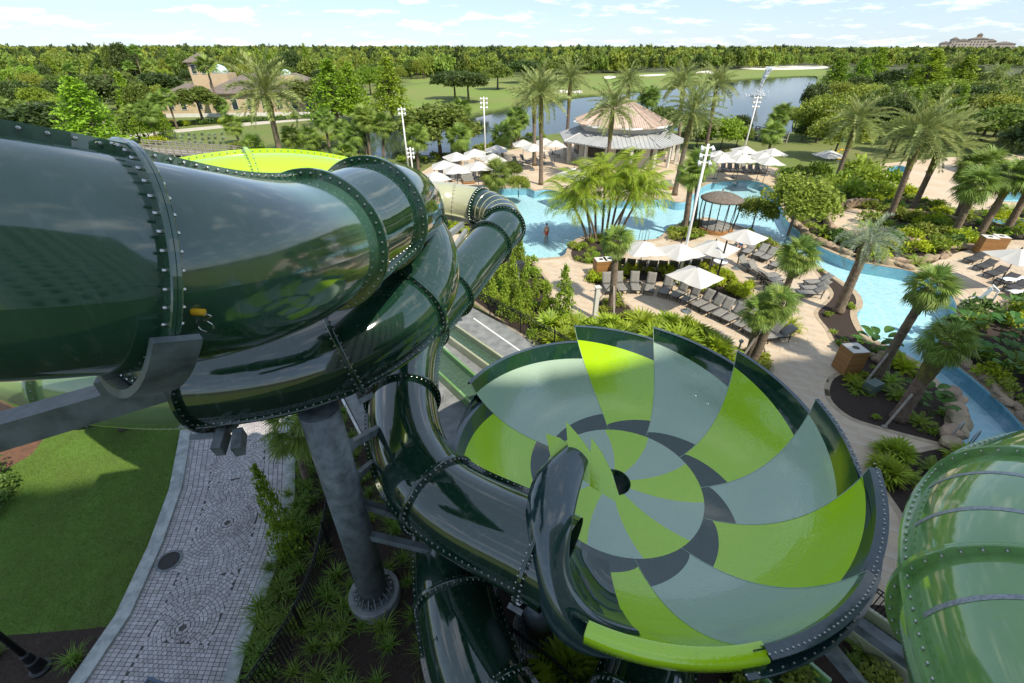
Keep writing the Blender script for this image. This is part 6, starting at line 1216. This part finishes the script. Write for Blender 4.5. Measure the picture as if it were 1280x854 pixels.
stone_wall([(1078, 296), (1060, 302), (1038, 297), (1031, 284), (1034, 272), (1046, 264), (1066, 259), (1094, 260)], 0.9, 0.5, 'curved low stone wall around the raised round terrace', 2)
stone_wall([(1102, 270), (1135, 272), (1165, 276), (1200, 283)], 0.8, 0.5, 'straight low stone wall beside the terrace steps', 2)
# ------------------------------------------------------------------ fences
def fence(P, h, label, sp=0.11, post=2.2):
    P = [Vector((p[0], p[1])) for p in P]; c = P[0]; t = empty('iron_fence', (c.x, c.y, 0), 0, label, 'fence'); L = sum((b - a).length for a, b in zip(P, P[1:])); pk = MB(); n = int(L / sp)
    for k in range(n + 1): p = arc_lerp(P, k / n) - c; pk.bar((p.x, p.y, 0.08), (p.x, p.y, h - 0.02), 0.02)
    tag(pk.build('pickets', M['black_metal'], t), kind='stuff'); m = max(1, int(L / post)); pts = [arc_lerp(P, k / (m * 4)) - c for k in range(m * 4 + 1)]
    for z in (0.14, h - 0.14, h): r = MB(); [r.bar((a.x, a.y, z), (b.x, b.y, z), 0.035, 0.03) for a, b in zip(pts, pts[1:])]; r.build('rail', M['black_metal'], t)
    pm = MB().box((0, 0, (h + 0.08) / 2), (0.06, 0.06, h + 0.08)).mesh('post', M['black_metal'])
    for k in range(m + 1): p = arc_lerp(P, k / m) - c; obj('post', pm, t, (p.x, p.y, 0))
    return t
fence([at(q[0], q[1]).xy for q in [(408, 610), (418, 650), (412, 690), (400, 740), (380, 790), (352, 838), (322, 880), (300, 930)]], 1.25, 'curved black iron fence between the paver path and the slide bed')
fence([(-3.2, 26.2), (-2.2, 25.2), (0.0, 23.0), (2.65, 20.1), (4.6, 17.3), (5.5, 16.4)], 1.35, 'straight black iron fence between the service pavement and the shrubs')
fence([at(1045, 742).xy, at(1095, 778).xy, at(1150, 828).xy, at(1190, 880).xy], 1.2, 'black iron fence beside the beige channel under the bowl'); fence([(1.2, 5.6), (0.2, 6.9), (-0.2, 7.4)] if False else [at(640, 812).xy, at(690, 850).xy, at(720, 880).xy], 1.2, 'short black iron fence by the footing under the bowl')
# ------------------------------------------------------------------ lamp post, masts, frame
p = at(52, 836); t = empty('lamp_post', (p.x, p.y, 0), 0, 'black lamp post with a ribbed base on the dark mulch', 'lamp post'); b = MB(); b.lathe([(0.24, 0), (0.24, 0.06), (0.17, 0.1), (0.14, 0.4), (0.15, 0.46), (0.11, 0.5), (0.10, 0.75), (0.12, 0.8), (0.075, 0.85)], 16); b.build('base', M['black_metal'], t, smooth=False); b = MB(); b.tube([(0, 0, 0.8), (0, 0, 4.2)], [0.07, 0.05], 12); b.build('shaft', M['black_metal'], t, smooth=True); b = MB(); b.lathe([(0.08, 4.2), (0.2, 4.35), (0.24, 4.8), (0.1, 5.0), (0.02, 5.1)], 12); b.build('lantern', M['black_metal'], t)
p = at(228, 905); t = empty('sign_frame', (p.x, p.y, 0), -0.25, 'blue-grey steel frame with a glass panel on the paver path', 'sign'); b = MB(); [b.bar(*q, 0.06, 0.05) for q in (((-0.8, -0.3, 1.0), (0.8, -0.3, 1.0)), ((-0.8, 0.35, 1.15), (0.8, 0.35, 1.15)), ((-0.8, -0.33, 1.0), (-0.8, 0.38, 1.15)), ((0.8, -0.33, 1.0), (0.8, 0.38, 1.15)))]; b.build('frame', mat('frame_blue', (0.06, 0.10, 0.15), 0.4), t); b = MB(); b.box((0, 0.025, 1.07), (1.54, 0.62, 0.015), rx=0.21); b.build('panel', M['glass'], t)
for x in (-0.7, 0.7): MB().bar((x, 0, 0.03), (x, 0, 1.05), 0.06).build('leg', M['frame_blue'], t)
def mast(bx, by, top, lb, heads=6, arms=True):
    p = at(bx, by); h = hz(p.y, top); t = empty('light_mast', (p.x, p.y, 0), 0, lb, 'light mast', 'white floodlight masts'); b = MB(); b.tube([(0, 0, 0), (0, 0, h)], [0.11, 0.07], 12); b.build('pole', M['white_metal'], t, smooth=True); s = max(0.22, p.y * 0.004); b = MB(); b.lathe([(0.3, 0), (0.3, 0.05), (0.2, 0.08)], 14); b.build('base', M['white_metal'], t)
    for k in range(heads):
        z = h - 0.25 - (k // 2) * s * 1.9; sg = 1 if k % 2 else -1; a = MB(); a.bar((0, 0, z), (sg * s * 1.5, 0, z + 0.1), 0.07); o = a.build('arm', M['white_metal'], t); c = MB(); c.tube([(sg * s * 1.5, 0.1, z + 0.1), (sg * s * 1.5, -s * 0.9, z - 0.1)], [s * 0.28, s * 0.5], 10); c.build('floodlight', M['white_metal'], t)
mast(848, 352, 180, 'white floodlight mast with three pairs of lamps rising from the hedge'); mast(512, 222, 134, 'white floodlight mast at the lake terrace with one long side arm', 4); mast(607, 203, 121, 'white floodlight mast among the umbrellas on the lake terrace', 6); mast(926, 204, 120, 'white floodlight mast behind the far umbrellas', 6); mast(517, 224, 184, 'short white mast with lamp boxes beside the tall one', 6)
# ------------------------------------------------------------------ people
def person(pts, rad, label, cloth, hairc, loc, rz, extra=None, head=None):
    me = bpy.data.meshes.new('body'); names = list(pts); idx = {n: i for i, n in enumerate(names)}
    E = [('hip', 'waist'), ('waist', 'chest'), ('chest', 'neck'), ('neck', 'head'), ('head', 'crown'), ('chest', 'shl'), ('shl', 'ell'), ('ell', 'hal'), ('hal', 'fil'), ('chest', 'shr'), ('shr', 'elr'), ('elr', 'har'), ('har', 'fir'), ('hip', 'hpl'), ('hpl', 'knl'), ('knl', 'anl'), ('anl', 'tol'), ('hip', 'hpr'), ('hpr', 'knr'), ('knr', 'anr'), ('anr', 'tor')]
    me.from_pydata([pts[n] for n in names], [(idx[a], idx[b]) for a, b in E], []); me.materials.append(M['skin']); o = obj('person', me, None, loc, (0, 0, rz)); sk = o.modifiers.new('skin', 'SKIN'); me.skin_vertices.new() if not me.skin_vertices else None
    for n in names: v = me.skin_vertices[0].data[idx[n]]; v.radius = (rad.get(n, 0.05),) * 2; v.use_root = n == 'hip'
    o.modifiers.new('sub', 'SUBSURF').levels = 1; o.modifiers['sub'].render_levels = 2; tag(o, label, 'person')
    b = MB(); c = Vector(pts['crown']); b.add([c + Vector((0.105 * math.cos(a) * math.cos(e), 0.12 * math.sin(a) * math.cos(e), 0.03 + 0.10 * math.sin(e))) for e in (0, 0.5, 1.0, 1.5) for a in [2 * PI * k / 12 for k in range(12)]], [(12 * i + j, 12 * i + (j + 1) % 12, 12 * i + 12 + (j + 1) % 12, 12 * i + 12 + j) for i in range(3) for j in range(12)]); b.build('hair', M[hairc], o, smooth=True)
    h, w = Vector(pts['hip']), Vector(pts['waist']); q = MB(); ku, kd = (Vector(pts['chest']), h) if cloth.startswith('shirt') else (h.lerp(w, 0.6), h - Vector((0, 0, 0.12))); q.tube([ku + (ku - kd).normalized() * 0.05, ku.lerp(kd, 0.5), kd], [0.19, 0.175, 0.185], 14, cap=False); q.build('clothing', M[cloth], o, smooth=True); return o
RADS = dict(hip=0.14, waist=0.12, chest=0.15, neck=0.055, head=0.095, crown=0.085, shl=0.065, ell=0.045, hal=0.035, fil=0.022, shr=0.065, elr=0.045, har=0.035, fir=0.022, hpl=0.095, knl=0.06, anl=0.04, tol=0.03, hpr=0.095, knr=0.06, anr=0.04, tor=0.03)
STAND = dict(hip=(0, 0, 0.95), waist=(0, 0, 1.12), chest=(0, 0, 1.35), neck=(0, 0, 1.5), head=(0, 0.02, 1.6), crown=(0, 0.01, 1.7), shl=(-0.2, 0, 1.42), ell=(-0.28, 0.02, 1.14), hal=(-0.3, 0.12, 0.9), fil=(-0.3, 0.16, 0.8), shr=(0.2, 0, 1.42), elr=(0.28, 0.02, 1.14), har=(0.3, 0.12, 0.9), fir=(0.3, 0.16, 0.8), hpl=(-0.1, 0, 0.88), knl=(-0.12, 0.03, 0.48), anl=(-0.13, 0, 0.08), tol=(-0.13, 0.16, 0.03), hpr=(0.1, 0, 0.88), knr=(0.12, 0.03, 0.48), anr=(0.13, 0, 0.08), tor=(0.13, 0.16, 0.03))
p = at(683, 294); person(STAND, RADS, 'person in red trunks standing waist deep in the big pool', 'trunks_red', 'hair', (p.x, p.y, -0.75), 0.6)
p = at(902, 246); person(STAND, RADS, 'person wading chest deep in the pool beyond the black gazebo', 'trunks_red', 'hair', (p.x, p.y, -0.95), 2.0)
SIT = dict(STAND); SIT.update(hip=(0, 0, 0.5), waist=(0, -0.05, 0.68), chest=(0, -0.1, 0.92), neck=(0, -0.1, 1.07), head=(0, -0.07, 1.18), crown=(0, -0.08, 1.28), shl=(-0.2, -0.1, 0.98), ell=(-0.27, 0.02, 0.74), hal=(-0.22, 0.22, 0.66), fil=(-0.2, 0.3, 0.64), shr=(0.2, -0.1, 0.98), elr=(0.27, 0.02, 0.74), har=(0.22, 0.22, 0.66), fir=(0.2, 0.3, 0.64), hpl=(-0.1, 0.02, 0.48), knl=(-0.13, 0.45, 0.5), anl=(-0.13, 0.48, 0.09), tol=(-0.13, 0.62, 0.04), hpr=(0.1, 0.02, 0.48), knr=(0.13, 0.45, 0.5), anr=(0.13, 0.48, 0.09), tor=(0.13, 0.62, 0.04))
p = at(885, 330); person(SIT, RADS, 'person in a white shirt seated at the table under the umbrella', 'shirt_white', 'hair', (p.x, p.y, 0.0), -1.2); p = at(924, 314); person(SIT, RADS, 'person in a blue top seated on a lounger under the river umbrella', 'shirt_blue', 'hair', (p.x, p.y, 0.0), 2.4)
# ------------------------------------------------------------------ buildings
def poly_ring(n, r, z, rot=0.0): return [(r * math.cos(rot + 2 * PI * k / n), r * math.sin(rot + 2 * PI * k / n), z) for k in range(n)]
pc = Vector((15.6, 71.0)); pav_ = empty('pavilion', (pc.x, pc.y, 0), 0, 'octagonal poolside pavilion with a clay tile upper roof and pale metal lower roof', 'pavilion'); rot = PI / 8
b = MB(); A, B_ = poly_ring(8, 6.6, 0.0, rot), poly_ring(8, 6.6, 2.9, rot); b.add(A + B_, [(k, (k + 1) % 8, 8 + (k + 1) % 8, 8 + k) for k in range(8)]); b.build('wall', M['stucco_white'], pav_)
for k in range(8):   # each bay: a dark serving opening, columns at the corners
    a0, a1 = rot + 2 * PI * k / 8, rot + 2 * PI * (k + 1) / 8; m = (a0 + a1) / 2; b = MB(); b.box((6.13 * math.cos(m), 6.13 * math.sin(m), 1.75), (0.12, 3.4, 1.3), m); b.build('opening', M['dark_opening'], pav_); b = MB(); b.box((6.25 * math.cos(m), 6.25 * math.sin(m), 1.0), (0.4, 3.8, 0.1), m); b.build('counter', M['stucco_white'], pav_)
    b = MB(); b.box((8.2 * math.cos(a0), 8.2 * math.sin(a0), 1.4), (0.4, 0.4, 2.8), a0); b.build('column', M['stucco_white'], pav_); b = MB(); b.box((8.2 * math.cos(m) * 0.97, 8.2 * math.sin(m) * 0.97, 1.4), (0.34, 0.34, 2.8), m); b.build('column', M['stucco_white'], pav_)
def roof(n, r0, z0, r1, z1, m, parent, nm, rib, ribm, rot_):
    b = MB(); A, B_ = poly_ring(n, r0, z0, rot_), poly_ring(n, max(r1, 0.05), z1, rot_); b.add(A + B_ + poly_ring(n, r0, z0 - 0.14, rot_) + poly_ring(n, max(r1, 0.05), z0 - 0.2, rot_), [(k, (k + 1) % n, n + (k + 1) % n, n + k) for k in range(n)] + [(2 * n + k, 2 * n + (k + 1) % n, (k + 1) % n, k) for k in range(n)] + [(3 * n + k, 3 * n + (k + 1) % n, 2 * n + (k + 1) % n, 2 * n + k) for k in range(n)]); o = b.build(nm, M[m], parent)
    for k in range(n):   # one sheet of standing ribs or tile rows per facet, hips capped
        rb = MB(); a, c, d, e = Vector(A[k]), Vector(A[(k + 1) % n]), Vector(B_[(k + 1) % n]), Vector(B_[k]); L = (c - a).length; q = int(L / rib)
        nrm = (c - a).cross(e - a).normalized(); nrm = nrm if nrm.z > 0 else -nrm; mid = (d + e) / 2; bm_ = (a + c) / 2; up = mid - bm_
        for j in range(1, q):
            f = j / q; s = a.lerp(c, f); x = (s - bm_).dot((c - a).normalized()); tw = (d - e).length / 2; hb = L / 2
            tmax = 1.0 if abs(x) <= tw else (hb - abs(x)) / max(hb - tw, 1e-4); 
            if tmax < 0.05: continue
            rb.bar(s + nrm * 0.02, s + up * tmax + nrm * 0.02, rib * 0.42, 0.07, nrm)
        rb.build('tile_rows' if m == 'tile_roof' else 'standing_seams', M[m], o); hb_ = MB(); hb_.tube([a + nrm * 0.03, e + nrm * 0.03], 0.11, 8); hb_.build('hip_cap', M[ribm], o)
    return o
roof(8, 9.1, 3.0, 6.0, 4.15, 'metal_roof', pav_, 'lower_roof', 0.55, 'metal_roof', rot)
b = MB(); A, B_ = poly_ring(8, 6.0, 4.0, rot), poly_ring(8, 6.0, 5.0, rot); b.add(A + B_, [(k, (k + 1) % 8, 8 + (k + 1) % 8, 8 + k) for k in range(8)]); b.build('clerestory', M['stucco_white'], pav_)
roof(8, 6.9, 5.05, 0.1, 7.9, 'tile_roof', pav_, 'upper_roof', 0.28, 'coping', rot)
b = MB(); b.lathe([(6.95, 4.86), (6.95, 5.04), (6.7, 5.04)], 8, cap=False); b.build('fascia', M['white_metal'], pav_)
def hip(b, x0, x1, y0, y1, z, h, ov=0.6):
    x0, x1, y0, y1 = x0 - ov, x1 + ov, y0 - ov, y1 + ov; m = min(x1 - x0, y1 - y0) / 2
    if x1 - x0 >= y1 - y0: r = [((x0 + m), (y0 + y1) / 2), ((x1 - m), (y0 + y1) / 2)]
    else: r = [((x0 + x1) / 2, y0 + m), ((x0 + x1) / 2, y1 - m)]
    V = [(x0, y0, z), (x1, y0, z), (x1, y1, z), (x0, y1, z), (r[0][0], r[0][1], z + h), (r[1][0], r[1][1], z + h)] + [(x0, y0, z - .25), (x1, y0, z - .25), (x1, y1, z - .25), (x0, y1, z - .25)]
    Fc = [(0, 1, 5, 4), (2, 3, 4, 5), (1, 2, 5), (3, 0, 4)] if x1 - x0 >= y1 - y0 else [(1, 2, 5, 4), (3, 0, 4, 5), (0, 1, 4), (2, 3, 5)]
    b.add(V, Fc + [(6, 7, 1, 0), (7, 8, 2, 1), (8, 9, 3, 2), (9, 6, 0, 3), (9, 8, 7, 6)])
def window(par, x, y, z, w, h, axis='y', sgn=-1):
    f = MB(); d = (w + 0.3, 0.14, h + 0.3) if axis == 'y' else (0.14, w + 0.3, h + 0.3); f.box((x, y, z), d); o = f.build('window', M['stucco_white'], par); q = MB(); d = (w, 0.1, h) if axis == 'y' else (0.1, w, h); off = (0, sgn * 0.05, 0) if axis == 'y' else (sgn * 0.05, 0, 0); q.box((x + off[0], y + off[1], z), d); q.build('pane', M['glass'], o)
# tan resort building with tower at the left
tb_ = at(300, 146); bld = empty('resort_building', (tb_.x, tb_.y + 8, 0), 0.12, 'tan stucco building with a brown hip roof and a square tower', 'building'); bld.scale = (0.82, 0.82, 0.82)
def wallbox(x0, x1, y0, y1, z0, z1, m='stucco'): b = MB(); b.box(((x0 + x1) / 2, (y0 + y1) / 2, (z0 + z1) / 2), (x1 - x0, y1 - y0, z1 - z0)); return b.build('wall', M[m], bld)
wallbox(-11, 22, -4, 14, 0, 5.6); b = MB(); hip(b, -11, 22, -4, 14, 5.6, 4.6, 1.0); b.build('roof', M['shingle'], bld); wallbox(-26, -11.2, -1, 12, 0, 4.4); b = MB(); hip(b, -26, -11.2, -1, 12, 4.4, 3.4, 0.8); b.build('roof', M['shingle'], bld)
wallbox(-17, -11.5, 4, 9.5, 0, 13.2); b = MB(); hip(b, -17, -11.5, 4, 9.5, 13.2, 2.2, 0.8); b.build('roof', M['shingle'], bld); wallbox(-11.3, -6, 2, 9, 0, 10.2); wallbox(8, 13, 1, 6, 0, 9.6)
for x, r_ in ((-8.6, 2.3), (10.4, 1.6)):
    b = MB(); b.lathe([(r_, 0), (r_ * 0.92, r_ * 0.35), (r_ * 0.7, r_ * 0.7), (r_ * 0.35, r_ * 0.92), (0.05, r_)], 20, (x, 4.5 if x < 0 else 3.5, 10.2 if x < 0 else 9.6)); b.build('dome', mat('dome_paint_%d' % int(r_ * 10), (0.45, 0.58, 0.58), 0.5), bld, smooth=True)
for x in np.arange(-8, 21, 4.2): window(bld, float(x), -4.05, 2.6, 1.5, 2.6)
for x in (-23, -19.5, -15): window(bld, x, -1.05, 2.3, 1.4, 2.2)
for x in (-15.6, -13): window(bld, x, 3.95, 11.3, 1.2, 2.2)
b = MB(); b.box((2, -9, 0.45), (56, 0.4, 0.9)); b.build('garden_wall', M['stucco_white'], bld)
for i in range(22):
    hb = at(212 + i * 11.5, 157.5 - 0.62 * i); o = MB(); o.box((0, 0, 0.55), (3.6, 1.2, 1.1)); oo = plant('dark', hb, 1.7, 'clipped dark green hedge block below the tan building', 'clipped hedge below the tan building', 1.1)
# white canopies and small roofs near the building
for x, y, w, lb in [(60, 119, 7, 'small grey roofed shed among the trees at the far left'), (212, 108, 6, 'small pale roofed outbuilding among the fan palms')]:
    p = at(x, y); e = empty('shed', (p.x, p.y, 0), 0.3, lb, 'shed'); b = MB(); b.box((0, 0, 1.3), (w, w * 0.7, 2.6)); b.build('wall', M['stucco_white'], e); b = MB(); hip(b, -w / 2, w / 2, -w * 0.35, w * 0.35, 2.6, 1.3, 0.4); b.build('roof', M['metal_roof'], e)
# far hotel on the horizon
fh = at(1215, 66.5); s = (fh.y * CP + CAM_H * SP) / FPX; ho = empty('far_hotel', (xat(1215, 1500, 10), 1500, 0), -0.5, 'wide cream hotel with a stepped roof on the horizon', 'hotel'); S_ = 1.75
def hb(x0, x1, z1, y0=-18, y1=18, z0=0): b = MB(); b.box((0.5 * (x0 + x1) * S_, 0.5 * (y0 + y1), (z0 + z1) / 2), ((x1 - x0) * S_, y1 - y0, z1 - z0)); return b.build('wing', mat('hotel_wall_%d_%d' % (x0 + 50, z1), (0.55, 0.45, 0.36), 0.9), ho)
for x0, x1, z1 in [(-42, -30, 20), (-30, -22, 29), (-22, -8, 26), (-8, 14, 30), (14, 24, 25), (24, 48, 19)]:
    hb(x0, x1, z1); b = MB(); hip(b, x0 * S_, x1 * S_, -18, 18, z1, 5, 1.0); b.build('roof', M['shingle'], ho)
    for z in range(5, z1 - 3, 6):
        for x in np.arange(x0 * S_ + 4, x1 * S_ - 2, 7.0): w_ = MB(); w_.box((float(x), -18.05, z), (2.4, 0.4, 3.0)); w_.build('window', M['glass'], ho)
b = MB(); b.box((3 * S_, 0, 34), (10, 10, 10)); b.build('tower', M['stucco'], ho); b = MB(); hip(b, 3 * S_ - 5, 3 * S_ + 5, -5, 5, 39, 5, 1.2); b.build('tower_roof', M['shingle'], ho)
# the hotel beside the slides, outside the picture: its shade lies over the tower, the path and the bowl
ht = empty('hotel_block', (0, 0, 0), 0, 'tall cream hotel block behind the slide tower', 'hotel'); x0, y0, x1, y1 = 9.2, -29.3, 58.0, -16.6; d = Vector((x1 - x0, y1 - y0)); L = d.length; rz = math.atan2(d.y, d.x); n = Vector((d.y, -d.x)).normalized(); c = Vector(((x0 + x1) / 2, (y0 + y1) / 2)) + n * 8
b = MB(); b.box((c.x, c.y, 30), (L, 16, 60), rz); b.build('wall', M['stucco_white'], ht); fc = c - n * 8.0; wm = MB().box((0, 0, 0), (1.9, 0.2, 1.7)).mesh('window', M['glass']); dd = d.normalized()
for k in range(16):
    b = MB(); b.box((fc.x - n.x * 0.25, fc.y - n.y * 0.25, 3.4 + k * 3.6), (L * 0.98, 0.5, 0.25), rz); b.build('floor_band', M['stucco_white'], ht)
    for j in range(10): q = fc - n * 0.06 + dd * ((j + 0.5) / 10 - 0.5) * L * 0.96; obj('window', wm, ht, (q.x, q.y, 5.2 + k * 3.6), (0, 0, rz))
# ------------------------------------------------------------------ boardwalks, pergola, fountain, far mast
def boardwalk(a, b_, w, label, nbay=10):
    a, b_ = Vector(a[:2]), Vector(b_[:2]); e = empty('boardwalk', (a.x, a.y, 0), 0, label, 'boardwalk'); d = b_ - a; t = d.normalized(); n = Vector((t.y, -t.x)); L = d.length; rz = math.atan2(t.y, t.x); pm = MB().box((0, 0, 0), (0.28, w, 0.06)).mesh('plank', M['grey_wood']); m = int(L / 0.3)
    for k in range(min(m, 160)): q = t * (k + 0.5) * L / min(m, 160); obj('plank', pm, e, (q.x, q.y, 0.75), (0, 0, rz), (L / min(m, 160) / 0.3, 1, 1))
    for sgn in (-1, 1):
        for z in (1.2, 1.55, 1.85): r = MB(); s0 = n * sgn * w / 2; r.bar((s0.x, s0.y, z), (s0.x + d.x, s0.y + d.y, z), 0.09, 0.12); r.build('rail', M['grey_wood'], e)
        for k in range(nbay + 1): q = t * L * k / nbay + n * sgn * w / 2; r = MB(); r.box((q.x, q.y, 0.9), (0.16, 0.16, 2.0)); r.build('post', M['grey_wood'], e)
boardwalk(at(172, 193), at(296, 203), 3.0, 'weathered grey boardwalk with rails behind the big tube', 14); boardwalk(at(935, 172), at(975, 181), 2.4, 'grey boardwalk with rails on the right lake shore', 8)
p = at(1132, 198); e = empty('pergola', (p.x, p.y, 0), 0.4, 'dark slatted pergola between the date palm trunks', 'pergola')
for x in (-2, 2):
    for y in (-1.5, 1.5): b = MB(); b.box((x, y, 1.4), (0.2, 0.2, 2.8)); b.build('post', M['black_metal'], e)
for k in range(14): b = MB(); b.box((-2.3 + k * 0.355, 0, 2.9), (0.12, 4.0, 0.2)); b.build('slat', M['black_metal'], e)
for y in (-1.5, 1.5): b = MB(); b.box((0, y, 2.75), (5.0, 0.14, 0.2)); b.build('beam', M['black_metal'], e)
fp = at(948, 118.5); fh_ = hz(fp.y, 82); e = empty('fountain', (fp.x, fp.y, -0.35), 0, 'white water jet rising from the lake', 'fountain'); sw = mat('spray', (0.85, 0.88, 0.9), 0.5, trans=0.4); g = np.random.default_rng(12)
P = []
for k in range(2600): t = g.random() ** 0.7; s_ = 0.12 + 1.1 * t ** 2.0 * (1 - 0.4 * t); P.append((g.normal() * s_ * 0.55 + 1.6 * t ** 2.5, g.normal() * s_ * 0.55, fh_ * (t * (1 - 0.02 * g.random()))))
for k in range(500): a = g.random() * 6.28; r_ = abs(g.normal()) * 1.6; P.append((math.cos(a) * r_, math.sin(a) * r_, abs(g.normal()) * 0.8))
V, Fc = leaf_quads(np.array(P), 0.20, 0.0, 0.7, seed=3); obj('spray', mkmesh('spray', V, Fc, sw), e); b = MB(); b.lathe([(0.7, 0), (0.7, 0.25), (0.2, 0.5)], 14); b.build('nozzle', M['black_metal'], e)
for x, top, lb in [(380, 41, 'white radio mast far off beyond the wood'), (1112, 50, 'thin mast far off beyond the lake')]:
    X = xat(x, 1650, 20); h = hz(1650, top); e = empty('radio_mast', (X, 1650, 0), 0, lb, 'mast'); b = MB(); b.tube([(0, 0, 0), (0, 0, h)], [1.6, 0.8] if x < 500 else [0.8, 0.4], 6); b.build('shaft', M['white_metal'], e); b = MB(); b.box((0, 0, h * 0.97), (3, 3, 1.5)); b.build('head', M['white_metal'], e)
# golf cart path bed trees done; small signs of life: life-ring stand
p = at(1046, 206); e = empty('life_ring_stand', (p.x, p.y, 0), 0, 'yellow ring on a post beside the deck shrubs', 'life ring'); b = MB(); b.tube([(0.6 * math.cos(t), 0, 1.4 + 0.6 * math.sin(t)) for t in np.linspace(0, 6.28, 20)], 0.1, 8); b.build('ring', M['yellow'], e); b = MB(); b.tube([(0, 0, 0), (0, 0, 1.0)], 0.05, 8); b.build('post', M['steel_light'], e)
